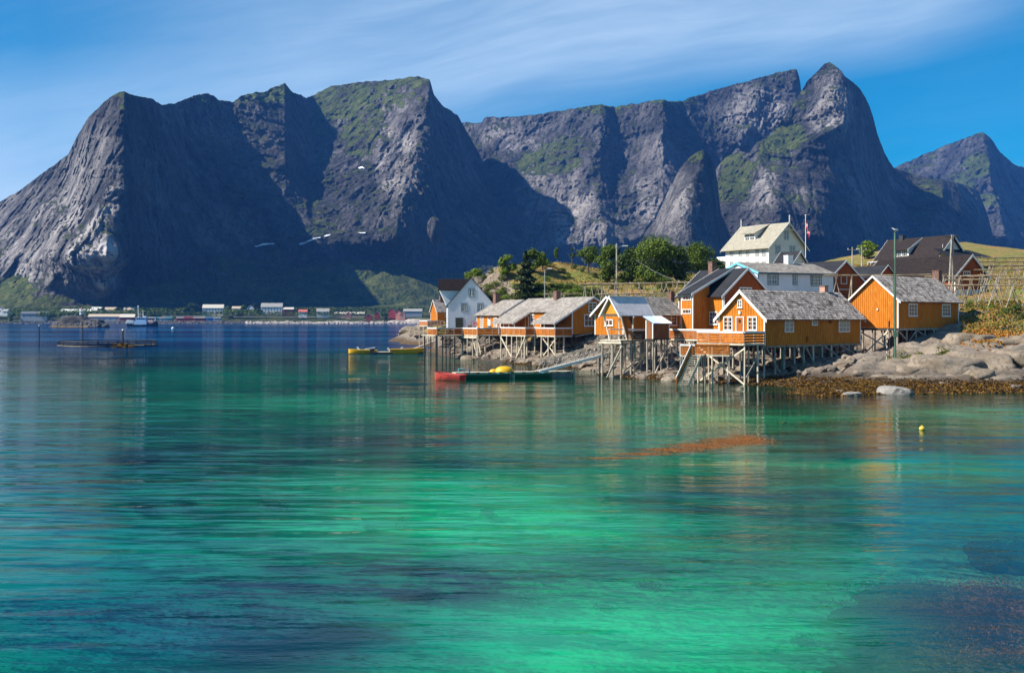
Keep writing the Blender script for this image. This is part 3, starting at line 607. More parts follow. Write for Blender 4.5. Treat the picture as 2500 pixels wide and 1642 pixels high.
BLACKROOF = simple('black felt roof', (0.016, 0.017, 0.021), (0.026, 0.027, 0.033), 0.7, 0.8, 0.0, spec=0.2)
BROWNROOF = simple('brown board roof', (0.036, 0.027, 0.025), (0.022, 0.018, 0.018), 2.0, 0.85, 0.0, (1, 1, 1), island=0.4, spec=0.1)
CORR = simple('corrugated sheets', (0.72, 0.68, 0.68), (0.60, 0.55, 0.56), 1.2, 0.7, 0.0, spec=0.2)
BLUEMET = simple('blue sheet metal', (0.30, 0.42, 0.62), (0.75, 0.77, 0.80), 0.25, 0.4, 0.0, lo=0.48, hi=0.55)
TIMBER = simple('grey sea timber', (0.46, 0.42, 0.36), (0.28, 0.25, 0.21), 1.2, 0.85, 0.004, 12, (1, 1, 0.3), c3=(0.10, 0.085, 0.07), s3=4.0, spec=0.1)
TIMBER_L = simple('pale timber', (0.70, 0.62, 0.48), (0.50, 0.43, 0.32), 1.4, 0.8, 0.003, 12, (1, 1, 0.4), spec=0.1)
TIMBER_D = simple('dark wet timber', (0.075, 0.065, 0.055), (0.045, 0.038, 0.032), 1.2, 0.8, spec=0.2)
POLEWOOD = simple('bleached pole', (0.36, 0.29, 0.19), (0.15, 0.12, 0.08), 1.6, 0.8, 0.0, island=0.3, spec=0.1)
BRICK = simple('old brick', (0.20, 0.10, 0.075), (0.11, 0.065, 0.05), 2.5, 0.9, 0.01, 9, c3=(0.30, 0.20, 0.15), s3=7.0)
PINKCEM = simple('rendered chimney', (0.52, 0.30, 0.22), (0.42, 0.24, 0.18), 2.0, 0.9)
def glassmat(name, c, r=0.08):
    m, t, bs = newmat(name); bs.inputs['Base Color'].default_value = (*c, 1); bs.inputs['Roughness'].default_value = r; bs.inputs['Specular IOR Level'].default_value = 0.6
    return m
GLASS = glassmat('dark pane', (0.012, 0.014, 0.018)); CURTAIN = glassmat('curtained pane', (0.34, 0.33, 0.33), 0.15); PALEGLASS = glassmat('sky pane', (0.07, 0.12, 0.17), 0.05)
GREENPAINT = simple('green painted pole', (0.10, 0.20, 0.13), (0.07, 0.14, 0.09), 2.0, 0.6)
DARKMETAL = simple('dark metal', (0.03, 0.03, 0.035), None, rough=0.5)
STEEL = simple('galvanised steel', (0.42, 0.42, 0.42), (0.33, 0.33, 0.34), 3, 0.5, metal=0.4)
UP = Vector((0, 0, 1))
class Frame:
    """a front corner of a house and its two wall directions. R runs right and away along the right hand wall, G left and away"""
    def __init__(s, C, deg):
        s.C = Vector((C[0], C[1], 0)); a = math.radians(deg); s.R = Vector((math.cos(a), math.sin(a), 0)); s.G = Vector((-math.sin(a), math.cos(a), 0))
def at_px(C, d, x):
    """how far along direction d from C the photograph's column x lies"""
    k = (x-1250)/F; return (k*C.y-C.x)/(d.x-k*d.y)
class House:
    def __init__(s, name, label, cat, C, deg, gable, LA, LB, zb, ze, zr, wall, trim, roofmat, rf=0.5, ze2=None, ridge_oh=0.25, eave_oh=0.35, group=None, tiles=None, boards=0.28, gwall=None, barge=0.2, battens=True, backbarge=True, cornerboard=True, roof_t=0.12, bargemat=None, horizontal=False, hip=0.0):
        fr = Frame(C, deg); s.fr = fr
        s.A, s.B = (fr.R, fr.G) if gable == 'L' else (fr.G, fr.R)
        s.C = fr.C; s.zb, s.ze, s.zr, s.LA, s.LB, s.rf = zb, ze, zr, LA, LB, rf; s.ze2 = ze if ze2 is None else ze2
        s.root = thing(name, label, cat, (C[0], C[1], zb), group); s.wallm, s.trim = wall, trim
        s.m = MB(); A, B, Cc = s.A, s.B, s.C
        def pt(a, b, z): return Cc+A*a+B*b+UP*z
        s.pt = pt
        prof = [(0, zb), (0, ze), (LB*rf, zr), (LB, s.ze2), (LB, zb)]
        s.m.prism([pt(0, b, z) for b, z in prof], A*LA)
        s.wall = s.m.build('wall', wall, s.root)
        # normals of the two visible walls
        s.nA = -B; s.nB = -A
        if battens and boards:
            mb = MB(); w = 0.05; d = 0.03
            if not horizontal:
                n = int(LB/boards)
                for i in range(1, n):
                    b = i*LB/n
                    zt = ze+(zr-ze)*b/(LB*rf) if b < LB*rf else s.ze2+(zr-s.ze2)*(LB-b)/(LB*(1-rf))
                    mb.box(pt(-d, b-w/2, zb+0.01), B*w, A*d, UP*(zt-zb-0.06))
                n = int(LA/boards)
                for i in range(1, n):
                    a = i*LA/n
                    mb.box(pt(a-w/2, -d, zb+0.01), A*w, B*d, UP*(ze-zb-0.04))
            else:
                z = zb+boards
                while z < ze-0.05:
                    mb.box(pt(0, -d, z), A*LA, B*d, UP*0.03); mb.box(pt(-d, 0, z), B*LB, A*d, UP*0.03); z += boards
                while z < zr-0.4:
                    q = (z-ze)/(zr-ze); mb.box(pt(-d, q*LB*rf+0.1, z), B*(LB*(1-q)-0.2), A*d, UP*0.03); z += boards
            mb.build('cladding_battens', wall, s.root, kind='stuff')
        # roof slabs
        oh, eo, t = ridge_oh, eave_oh, roof_t
        s1 = (zr-ze)/(LB*rf); s2 = (zr-s.ze2)/(LB*(1-rf)); s.s1, s.s2 = s1, s2; s.oh, s.eo = oh, eo
        s.roof_root = s.root
        L = LA+2*oh
        r = MB()
        def slab(b0, z0, b1, z1):
            r.prism([pt(-oh, b0, z0+0.02), pt(-oh, b1, z1+0.02), pt(-oh, b1, z1+t), pt(-oh, b0, z0+t)], A*L)
        slab(-eo, ze-s1*eo, LB*rf, zr); s.roofA = r.build('roof', roofmat, s.root)
        r = MB()
        slab(LB+eo, s.ze2-s2*eo, LB*rf, zr); s.roofB = r.build('roof', roofmat, s.root)
        s.roof_t = t
        bm_ = bargemat or trim
        for a0, on in ((-oh-0.04, True), (LA+oh, backbarge)):
            if not on: continue
            for b0, z0 in ((-eo-0.03, ze-s1*(eo+0.03)), (LB+eo+0.03, s.ze2-s2*(eo+0.03))):
                q = MB(); q.prism([pt(a0, b0, z0-barge+t), pt(a0, LB*rf, zr-barge+t), pt(a0, LB*rf, zr+t+0.03), pt(a0, b0, z0+t+0.03)], A*0.04); q.build('bargeboard', bm_, s.root)
        if cornerboard:
            for a, b in ((0, 0), (0, LB), (LA, 0)):
                z1 = ze if b == 0 else s.ze2
                q = MB(); w = 0.13
                q.box(pt(a-(0.045 if a == 0 else w-0.045), b-(0.045 if b == 0 else w-0.045), zb), A*w, B*w, UP*(z1-zb)); q.build('corner_board', trim, s.root)
        if tiles: s.tile(tiles)
    def tile(s, spec):
        """rows of overlapping tiles or slates on the slope that faces the viewer"""
        tw, tl, m, kind = spec
        A, B, pt = s.A, s.B, s.pt
        b0, z0 = -s.eo-0.03, s.ze-s.s1*(s.eo+0.03); b1, z1 = s.LB*s.rf, s.zr
        slope = (B*(b1-b0)+UP*(z1-z0)); Ls = slope.length; sd = slope.normalized(); nrm = A.cross(sd); nrm = nrm if nrm.z > 0 else -nrm
        L = s.LA+2*s.oh; na = max(1, int(L/tw)); ns = max(1, int(Ls/tl)); mb = MB(); rnd = random.Random(int(L*100))
        base = pt(-s.oh, b0, z0)+nrm*s.roof_t*0.9+UP*0.0
        for j in range(ns):
            for i in range(na):
                if kind == 'slate':
                    off = 0.5 if j % 2 else 0.0
                    aa = (i+off)*L/na
                    if aa+L/na > L+0.01: continue
                    o = base+A*aa+sd*(j*Ls/ns)
                    w = L/na*0.93; h = 0.02+rnd.random()*0.02
                    c = o+A*w*0.5
                    mb.v += [o+nrm*h, o+A*w+nrm*h, o+A*w+sd*tl*1.1+nrm*0.012, o+sd*tl*1.1+nrm*0.012, o-nrm*0.02, o+A*w-nrm*0.02]
                    n = len(mb.v)-6; mb.f += [(n, n+1, n+2, n+3), (n+4, n+5, n+1, n)]
                else:
                    o = base+A*(i*L/na)+sd*(j*Ls/ns); w = L/na; h = 0.085+rnd.random()*0.03; lift = rnd.random()*0.025
                    pts = [(0, 0.012), (0.30, h), (0.62, h*0.95), (1.0, 0.0)]
                    n = len(mb.v)
                    for q, hh in pts: mb.v.append(o+A*(w*q)+nrm*(hh+0.035+lift))
                    for q, hh in pts: mb.v.append(o+A*(w*q)+sd*(tl*1.06)+nrm*(hh*0.9+0.005))
                    for q, hh in pts: mb.v.append(o+A*(w*q)-nrm*0.02)
                    for k in range(3): mb.f += [(n+k, n+k+1, n+5+k, n+4+k), (n+8+k, n+9+k, n+k+1, n+k)]
        mb.build('roof_tiles' if kind != 'slate' else 'roof_slates', m, s.root, kind='stuff', recalc=False)
    # ---- openings. face 'A': the long wall along A; face 'B': the gable wall along B
    def face(s, f):
        return (s.C, s.A, -s.B) if f == 'A' else (s.C, s.B, -s.A)
    def span(s, f, x0, x1):
        o, d, n = s.face(f); a, b = at_px(o, d, x0), at_px(o, d, x1); return min(a, b), max(a, b)
    def zpx(s, f, t, y):
        o, d, n = s.face(f); p = o+d*t; return CZ+(HOR-y)/F*p.y
    def window(s, f, x0, x1, y0, y1, nx=2, ny=3, fm=None, gm=None, case=None, ny2=None, sill=True, world=None, label=None, casew=0.10, mull=0.045, off=0.0):
        if world is None:
            t0, t1 = s.span(f, x0, x1); tm = (t0+t1)/2; z1, z0 = s.zpx(f, tm, y0), s.zpx(f, tm, y1)
        else: t0, t1, z0, z1 = world
        o, d, n = s.face(f); fm = fm or WHITE; gm = gm or GLASS; o = o+n*off
        q = MB(); cw = min(casew, (t1-t0)*0.16); dp = 0.07
        def rect(a0, a1, b0, b1, depth=dp, st=0.0): q.box(o+d*a0+UP*b0+n*st, d*(a1-a0), n*depth, UP*(b1-b0))
        if case is not None:
            k = MB()
            for r in ((t0, t0+cw, z0, z1), (t1-cw, t1, z0, z1), (t0+cw, t1-cw, z1-cw, z1), (t0+cw, t1-cw, z0, z0+cw)):
                k.box(o+d*r[0]+UP*r[2], d*(r[1]-r[0]), n*(dp+0.02), UP*(r[3]-r[2]))
        else: k = None
        a0, a1, b0, b1 = (t0+cw, t1-cw, z0+cw, z1-cw) if case is not None else (t0, t1, z0, z1)
        sw = min(0.09, (a1-a0)*0.13) if case is None else min(0.06, (a1-a0)*0.12)
        for r in ((a0, a0+sw, b0, b1), (a1-sw, a1, b0, b1), (a0+sw, a1-sw, b1-sw, b1), (a0+sw, a1-sw, b0, b0+sw)): rect(*r)
        for i in range(1, nx):
            c = a0+sw+(a1-a0-2*sw)*i/nx; mw = mull*(1.7 if nx == 2 or i*2 == nx else 1.0); rect(c-mw/2, c+mw/2, b0+sw, b1-sw, dp-0.015)
        for j in range(1, ny):
            c = b0+sw+(b1-b0-2*sw)*j/ny
            for i in range(nx):
                l = a0+sw+(a1-a0-2*sw)*i/nx+mull*0.85; r_ = a0+sw+(a1-a0-2*sw)*(i+1)/nx-mull*0.85
                rect(l, r_, c-mull/2, c+mull/2, dp-0.03)
        w = q.build('window', fm, s.root, label=label)
        if k is not None: k.build('casing', case, w)
        if sill and case is None:
            k = MB(); k.box(o+d*(t0-0.06)+UP*(z0-0.05), d*(t1-t0+0.12), n*0.12, UP*0.05); k.build('sill', fm, w)
            k = MB(); k.box(o+d*(t0-0.05)+UP*(z1), d*(t1-t0+0.10), n*0.10, UP*0.04); k.build('head_board', fm, w)
        g = MB()
        cells = []
        for i in range(nx):
            l = a0+sw+(a1-a0-2*sw)*i/nx; r_ = a0+sw+(a1-a0-2*sw)*(i+1)/nx
            g = MB(); g.box(o+d*l+UP*(b0+sw)+n*0.004, d*(r_-l-0.004), n*0.015, UP*(b1-b0-2*sw)); g.build('pane', gm, w)
        return w
    def door(s, f, x0, x1, y0, y1, m, frame=None, world=None, label=None):
        if world is None:
            t0, t1 = s.span(f, x0, x1); tm = (t0+t1)/2; z1, z0 = s.zpx(f, tm, y0), s.zpx(f, tm, y1)
        else: t0, t1, z0, z1 = world
        o, d, n = s.face(f); q = MB(); q.box(o+d*(t0+0.09)+UP*z0, d*(t1-t0-0.18), n*0.05, UP*(z1-z0-0.09)); dr = q.build('door', m, s.root, label=label)
        k = MB(); fm = frame or WHITE
        for r in ((t0, t0+0.09, z0, z1), (t1-0.09, t1, z0, z1), (t0+0.09, t1-0.09, z1-0.09, z1)): k.box(o+d*r[0]+UP*r[2], d*(r[1]-r[0]), n*0.08, UP*(r[3]-r[2]))
        k.build('door_frame', fm, dr)
        k = MB(); k.box(o+d*(t0+0.14)+n*0.05+UP*(z0+(z1-z0)*0.46), d*0.10, n*0.05, UP*0.03); k.build('handle', DARKMETAL, dr)
        return dr, (o, d, n, t0, t1, z0, z1)
    def chimney(s, a, b, w, z0, z1, m, cap=None, d=None):
        d = d or w; p = s.pt(a, b, 0)
        q = MB(); q.box(p-s.A*w/2-s.B*d/2+UP*z0, s.A*w, s.B*d, UP*(z1-z0)); c = q.build('chimney', m, s.root)
        q = MB(); e = 0.05; q.box(p-s.A*(w/2+e)-s.B*(d/2+e)+UP*(z1-0.0), s.A*(w+2*e), s.B*(d+2*e), UP*0.09); q.build('chimney_cap', cap or m, c)
        return c
def ground_at(p): return zat(p.x, p.y)
def piles(root, pts, ztop, r=0.085, m=None, rnd=random.Random(4)):
    for p in pts:
        g = ground_at(p)-0.25; q = MB(); mm = m or rnd.choice([TIMBER, TIMBER, TIMBER, TIMBER_L, TIMBER_D])
        if ztop-g < 0.15: continue
        j = Vector((rnd.uniform(-.06, .06), rnd.uniform(-.06, .06), 0)); rr = r*rnd.uniform(0.8, 1.25)
        q.tube(Vector((p.x, p.y, g))+j, Vector((p.x, p.y, ztop)), rr, rr*0.85, 7); q.build('pile', mm, root)
def brace(root, a, b, m=None, w=0.14, t=0.05):
    q = MB(); q.bar(a, b, t, w); q.build('brace', m or TIMBER_L, root)
def xbrace(root, a, b, ztop, m=None):
    ga, gb = max(ground_at(a), -0.2)+0.2, max(ground_at(b), -0.2)+0.2; off = Vector((0.05, -0.12, 0))
    d = (b-a).normalized(); n = Vector((d.y, -d.x, 0))
    brace(root, Vector((a.x, a.y, ga))+n*0.13, Vector((b.x, b.y, ztop-0.15))+n*0.13, m)
    brace(root, Vector((b.x, b.y, gb))+n*0.19, Vector((a.x, a.y, ztop-0.15))+n*0.19, m)
def rail(root, a, b, zf, h=1.05, n=4, slat=DECKRED, cap=WHITE, post=WHITE, gap=0.05, capw=0.16, fascia=True, post_every=1.5, gaps=True):
    """slatted deck railing from a to b, floor height zf"""
    a = Vector((a.x, a.y, 0)); b = Vector((b.x, b.y, 0)); d = (b-a); L = d.length; d.normalize(); nn = Vector((d.y, -d.x, 0))
    if nn.y > 0: nn = -nn
    sh = (h-0.14)/n-gap
    for i in range(n):
        z = zf+0.03+i*(sh+gap); q = MB(); q.box(a+nn*0.03+UP*z, d*L, nn*0.028, UP*sh); q.build('slat', slat, root)
    k = max(1, int(round(L/post_every)))
    for i in range(k+1):
        p = a+d*min(max(L*i/k, 0.05), L-0.05); q = MB(); q.box(p-d*0.045-nn*0.06+UP*(zf-0.1), d*0.09, nn*0.088, UP*(h+0.06)); q.build('rail_post', post, root)
    q = MB(); q.box(a-nn*0.07+UP*(zf+h-0.08), d*L, nn*0.14, UP*0.045); q.build('rail_cap', cap, root)
    q = MB(); q.box(a+nn*0.071+UP*(zf+h-0.20), d*L, nn*0.03, UP*capw); q.build('rail_board', cap, root)
    if fascia:
        q = MB(); q.box(a+nn*0.031+UP*(zf-0.17), d*L, nn*0.03, UP*0.13); q.build('fascia', TIMBER_L, root)
def deck_floor(root, poly, zf, planks=0.14, dirv=None, m=TIMBER_L, t=0.05):
    """planked floor over a convex polygon"""
    q = MB(); q.prism([Vector((p.x, p.y, zf-t-0.14)) for p in poly], UP*0.13); q.build('joists', TIMBER, root)
    # planks run along dirv, clipped to the polygon
    dv = dirv.normalized(); nv = Vector((-dv.y, dv.x, 0))
    us = [p.dot(nv) for p in poly]; lo, hi = min(us), max(us); k = max(1, int((hi-lo)/planks)); q = MB()
    for i in range(k):
        c = lo+(i+0.5)*(hi-lo)/k; xs = []
        for a, b in zip(poly, poly[1:]+poly[:1]):
            ua, ub = a.dot(nv)-c, b.dot(nv)-c
            if ua*ub < 0: f = ua/(ua-ub); xs.append((a+(b-a)*f).dot(dv))
        if len(xs) < 2: continue
        x0, x1 = min(xs), max(xs); w = (hi-lo)/k-0.012
        q.box(dv*x0+nv*(c-w/2)+UP*(zf-t), dv*(x1-x0), nv*w, UP*t)
    q.build('floor_planks', m, root, kind='stuff')
def V2(x, D): return Vector(((x-1250)/F*D, D, 0))
# ---------------------------------------------------------------- the cabins on piles
def zc(y, D): return CZ+(HOR-y)/F*D
def grid_pts(C, A, B, a0, a1, na, b0, b1, nb):
    return [C+A*(a0+(a1-a0)*i/(na-1))+B*(b0+(b1-b0)*j/(nb-1)) for i in range(na) for j in range(nb)]
# --- near cabin
h1 = House('cabin', 'long ochre cabin on piles with a diamond-pane door and grey tiled roof, nearest the viewer', 'cabin', (23.44, 95.0), 40, 'L', 16.2, 5.3, 3.52, 6.22, 8.62, OCHRE, WHITE, TILE,
           boards=0.30, tiles=(0.24, 0.30, TILE, 'pan'), barge=0.30, ridge_oh=0.30, eave_oh=0.42)
h1.window('B', 1767, 1789, 773, 806, 2, 3); h1.window('B', 1826, 1849, 773, 806, 2, 3); h1.window('B', 1801.5, 1812.5, 732, 751, 2, 2)
dr, (o, d, n, t0, t1, z0, z1) = h1.door('B', 1797, 1817, 772.5, 812, OCHRE_D)
tm = (t0+t1)/2; zm = z1-0.42; q = MB()
q.prism([o+d*tm+UP*(zm+0.22)+n*0.052, o+d*(tm-0.16)+UP*zm+n*0.052, o+d*tm+UP*(zm-0.22)+n*0.052, o+d*(tm+0.16)+UP*zm+n*0.052], n*0.02); q.build('diamond_pane', GLASS, dr)
q = MB(); zz0 = h1.zpx('B', tm, 766.5); q.box(o+d*(tm-0.12)+n*0.035+UP*zz0, d*0.24, n*0.10, UP*0.30); bx_ = q.build('plate_box', WHITE, h1.root)  # plain white box standing for the plate over the door
q = MB(); q.box(o+d*(tm-0.07)+n*0.136+UP*(zz0+0.19), d*0.13, n*0.01, UP*0.04); q.box(o+d*(tm-0.06)+n*0.136+UP*(zz0+0.06), d*0.13, n*0.01, UP*0.09); q.build('plate_marks', STEEL, bx_)
h1.window('A', 1915, 1937, 776.5, 811, 2, 3, gm=CURTAIN, sill=False); h1.window('A', 1981, 1995.5, 776.5, 794.5, 1, 1, gm=CURTAIN, sill=False); h1.window('A', 2047, 2074, 777.5, 810.5, 3, 3, gm=CURTAIN, sill=False)
q = MB(); oA, dA, nA = h1.face('A'); ta = at_px(oA, dA, 2023)
q.box(oA+dA*ta+nA*0.04+UP*5.7, dA*0.22, nA*0.2, UP*0.22); q.box(oA+dA*(ta+0.05)+nA*0.04+UP*5.55, dA*0.10, nA*0.3, UP*0.12); q.build('wall_lamp', RUST, h1.root)
q = MB(); ta = at_px(oA, dA, 1970); q.box(oA+dA*(ta-0.12)+nA*0.035+UP*3.75, dA*0.26, nA*0.10, UP*0.55); q.build('meter_box', OCHRE_D, h1.root)
ac = at_px(h1.pt(0, 2.0, 0), h1.A, 2030); h1.chimney(ac, 2.9, 0.62, 8.1, zc(701, 108.5), PINKCEM, BRICK)
q = MB(); q.box(h1.pt(-0.3, 2.55, 8.70), h1.A*16.8, h1.B*0.2, UP*0.07); q.build('ridge_cap', SLATE, h1.root)
pl = grid_pts(h1.C, h1.A, h1.B, 0.25, 15.95, 11, 0.2, 5.0, 3)
piles(h1.root, pl, 3.42, 0.10)
for i in range(3):
    q = MB(); b = 0.25+i*2.4; q.box(h1.pt(-0.05, b-0.1, 3.32), h1.A*16.3, h1.B*0.2, UP*0.19); q.build('sill_beam', TIMBER, h1.root)
for i, j in ((0.3, 2.6), (5.0, 6.6), (6.6, 8.2), (9.8, 13.0), (12.5, 15.9)):
    a, b = h1.pt(i, 0.2, 0), h1.pt(j, 0.2, 0)
    brace(h1.root, Vector((a.x, a.y, 3.35))-h1.B*0.15, Vector((b.x, b.y, max(ground_at(b), 0.2)+0.2))-h1.B*0.15, TIMBER)
for i, m in ((4.0, GREENPAINT), (7.4, GREENPAINT), (10.2, GREENPAINT), (12.3, GREENPAINT)):
    p = h1.pt(i, 0.9, 0); q = MB(); q.tube(Vector((p.x, p.y, ground_at(p)-0.2)), Vector((p.x, p.y, 3.4)), 0.12, 0.12, 9); q.build('green_pile', GREENPAINT, h1.root)
# foundation block in its shade
q = MB(); p = h1.pt(4.2, 1.3, 0); q.box(p+UP*(ground_at(p)-0.8), h1.A*3.0, h1.B*1.0, UP*1.7); q.build('footing', simple('old concrete', (0.20, 0.17, 0.15), (0.13, 0.11, 0.10), 2, 0.9), h1.root)
# --- its deck
dk = thing('wooden_deck', 'slatted ochre deck with white rail in front of the nearest cabin gable', 'deck', (20.0, 93.5, 3.75))
R1, G1 = h1.A, h1.B; c0 = h1.C.copy(); outer = c0-R1*3.1; outl = outer+G1*5.4; back = c0+G1*5.4
deck_floor(dk, [outer, outl, back, c0-R1*0.06], 3.75, dirv=R1)
rail(dk, outer, outl, 3.75, 1.14); rail(dk, c0-R1*0.06, outer, 3.75, 1.14); rail(dk, outl, back, 3.75, 1.14)
fp = [outer, outer+G1*1.9, outer+G1*3.7, outl, c0-R1*1.2, outl+R1*1.5]
piles(dk, [p+R1*0.12 for p in fp], 3.55, 0.09, TIMBER_L)
piles(dk, [outer+R1*1.5+G1*k for k in (0.6, 1.6, 2.8, 4.2)], 3.55, 0.07, TIMBER)
xbrace(dk, outer, outl, 3.5, TIMBER_L)
brace(dk, (c0-R1*0.2)+UP*3.4-R1*0.0, (outer+R1*0.3)+UP*0.6, TIMBER)
# --- landing and stair down to the water
ld = thing('stair_landing', 'small slatted landing below the deck with wooden steps down to the water', 'landing', V2(1690, 94).to_tuple())
la, lb = V2(1661, 93.6), V2(1717, 93.0); Rd = (lb-la).normalized(); Gd = Vector((-Rd.y, Rd.x, 0))
deck_floor(ld, [la, lb, lb+Gd*1.7, la+Gd*1.7], 2.72, dirv=Gd)
rail(ld, la, lb-Rd*0.75, 2.72, 1.0); rail(ld, la+Gd*1.7, lb+Gd*1.7+Rd*2.2, 2.72, 1.0, post=OCHRE_D, cap=DECKRED); rail(ld, la, la+Gd*1.7, 2.72, 1.0)
piles(ld, [la+Gd*0.1, la+Gd*1.5, lb+Gd*0.1, lb+Gd*1.5, la+Rd*1.0+Gd*1.5], 2.55, 0.07, TIMBER)
top = Vector((lb.x-0.15, lb.y-0.1, 2.70)); topL = top-Rd*0.9; bot = P(1677, 938, 92.2); bot.z = -0.25; botL = bot-Rd*0.95+Vector((0, -0.3, 0))
for a, b in ((top, bot), (topL, botL)):
    q = MB(); q.bar(a, b, 0.06, 0.24); q.build('stringer', TIMBER_L, ld)
for i in range(15):
    f = (i+0.6)/15; a = top.lerp(bot, f)+UP*0.06; b = topL.lerp(botL, f)+UP*0.06; q = MB(); q.bar(a, b, 0.24, 0.05); q.build('tread', TIMBER_L, ld)
for k, (hh, m) in enumerate(((0.95, WHITE), (0.72, DECKRED), (0.52, DECKRED), (0.32, DECKRED))):
    q = MB(); q.bar(topL+UP*hh-Rd*0.05, botL+UP*hh-Rd*0.05, 0.05, 0.14 if k else 0.12); q.build('stair_rail' if k == 0 else 'rail_slat', m, ld)
for f in (0.02, 0.35, 0.68, 0.97):
    a = topL.lerp(botL, f)-Rd*0.02; q = MB(); q.bar(a, a+UP*1.0, 0.07, 0.07); q.build('rail_post', OCHRE_D, ld)
# --- right hand cabin
h2 = House('cabin', 'ochre cabin with a windowless gable and grey tiled roof beside the tall green pole', 'cabin', (39.6, 105.0), 40, 'L', 12.7, 5.5, 5.05, 8.0, 10.4, OCHRE, WHITE, TILE,
           boards=0.235, tiles=(0.24, 0.30, TILE, 'pan'), barge=0.20, eave_oh=0.38)
h2.window('A', 2217.5, 2238.5, 741.5, 771.5, 3, 3, gm=PALEGLASS); h2.window('A', 2299.5, 2319.5, 743, 772, 3, 3, gm=PALEGLASS)
h2.chimney(at_px(h2.pt(0, 2.8, 0), h2.A, 2284), 2.6, 0.75, 9.6, zc(660, 113), BRICK)
q = MB(); o, d, n = h2.face('B'); q.box(o+d*2.2+n*0.035+UP*6.9, d*0.14, n*0.1, UP*0.18); q.build('wall_lamp', WHITE, h2.root)
pl = grid_pts(h2.C, h2.A, h2.B, 0.2, 9.5, 6, 0.2, 5.2, 3); piles(h2.root, pl, 4.98, 0.10, TIMBER)
q = MB(); q.box(h2.pt(0.1, 0.06, 4.80), h2.A*9.6, h2.B*0.2, UP*0.24); q.build('sill_beam', TIMBER, h2.root)
q = MB(); q.box(h2.pt(0.06, 0.1, 4.80), h2.A*0.2, h2.B*5.2, UP*0.24); q.build('sill_beam', TIMBER_D, h2.root)
xbrace(h2.root, h2.pt(-0.05, 1.2, 0), h2.pt(-0.05, 4.6, 0), 4.9, TIMBER_L)
for i, j in ((0.2, 2.0), (3.9, 2.4), (3.9, 5.4)):
    a, b = h2.pt(i, 0.1, 0), h2.pt(j, 0.1, 0); brace(h2.root, Vector((a.x, a.y, 4.8)), Vector((b.x, b.y, ground_at(b)+0.1)), TIMBER)
# --- cabin glimpsed behind the nearest one
h3 = House('cabin', 'cabin mostly hidden behind the nearest cabin, only its pale stone ridge showing', 'cabin', tuple((h1.C+G1*6.9+R1*9.6)[:2]), 40, 'L', 9.0, 4.2, 3.9, 7.2, 8.95, OCHRE_D, WHITE, SLATE, boards=0)
# --- crane-hood cabin and its hood
hC = (0.1088*110, 110.0)
h5 = House('cabin', 'long ochre cabin with a slate roof and brick chimney behind the hoisting hood', 'cabin', hC, 40, 'L', 9.2, 4.3, 4.25, 6.60, 8.35, OCHRE, WHITE, SLATE, boards=0.22, tiles=(0.42, 0.38, SLATE, 'slate'), barge=0.24, ridge_oh=0.45)
h5.window('A', 1624, 1652, 767, 794, 2, 3, casew=0.1); h5.window('B', 1477, 1497, 780, 795, 2, 1)
h5.chimney(at_px(h5.pt(0, 2.2, 0), h5.A, 1633), 1.9, 0.62, 7.6, zc(713, 116), BRICK)
piles(h5.root, grid_pts(h5.C, h5.A, h5.B, 0.2, 9.0, 6, 0.2, 4.0, 3), 4.2, 0.09)
hd = thing('hoisting_hood', 'open ochre hoisting hood with corrugated roof and slanting posts on tall piles', 'hoist hood', (10.9, 104.0, 3.9))
fr = Frame((10.9, 104.0), 41); HC, HR, HG = fr.C, fr.R, fr.G
def hp(a, b, z): return HC+HR*a+HG*b+UP*z
hz = 3.85; he = 6.62; hr = 8.22; HL = 4.7; HW = 2.3
for sgn, b0 in ((0, -0.28), (1, HW+0.28)):
    ze_ = he-0.35
    q = MB(); q.prism([hp(-0.3, b0, ze_), hp(-0.3, HW/2, hr), hp(-0.3, HW/2, hr+0.06), hp(-0.3, b0, ze_+0.06)], HR*(HL+0.6)); rf_ = q.build('roof', CORR, hd)
    # corrugation
    q = MB(); sl = (hp(0, HW/2, hr)-hp(0, b0, ze_)); k = 42; nn = HR.cross(sl).normalized(); nn = nn if nn.z > 0 else -nn
    for i in range(k):
        a = -0.3+(i+0.25)*(HL+0.6)/k; q.prism([hp(a, b0, ze_+0.06), hp(a+0.06, b0, ze_+0.06), hp(a+0.03, b0, ze_+0.105)], sl)
    q.build('corrugations', CORR, rf_, kind='stuff')
for a0 in (-0.34, HL+0.3):
    for b0 in (-0.32, HW+0.32):
        q = MB(); q.prism([hp(a0, b0, he-0.56), hp(a0, HW/2, hr-0.14), hp(a0, HW/2, hr+0.12), hp(a0, b0, he-0.30)], HR*0.05); q.build('bargeboard', WHITE, hd)
q = MB(); q.box(hp(-0.3, HW/2-0.1, hr+0.1), HR*(HL+0.6), HG*0.2, UP*0.05); q.build('ridge_cap', WHITE, hd)
q = MB(); q.prism([hp(-0.02, 0.10, he-0.12), hp(-0.02, HW-0.10, he-0.12), hp(-0.02, HW/2, hr-0.05)], HR*0.05)
gp = q.build('gable_panel', simple('bright yellow ochre', (0.62, 0.27, 0.015), (0.52, 0.21, 0.012), 1, 0.7), hd)
q = MB(); q.prism([hp(-0.03, HW/2-0.12, hr-0.45), hp(-0.03, HW/2+0.02, hr-0.45), hp(-0.03, HW/2-0.22, hr-1.15)], HR*-0.02); q.build('hoist_hook', BRICK, gp)
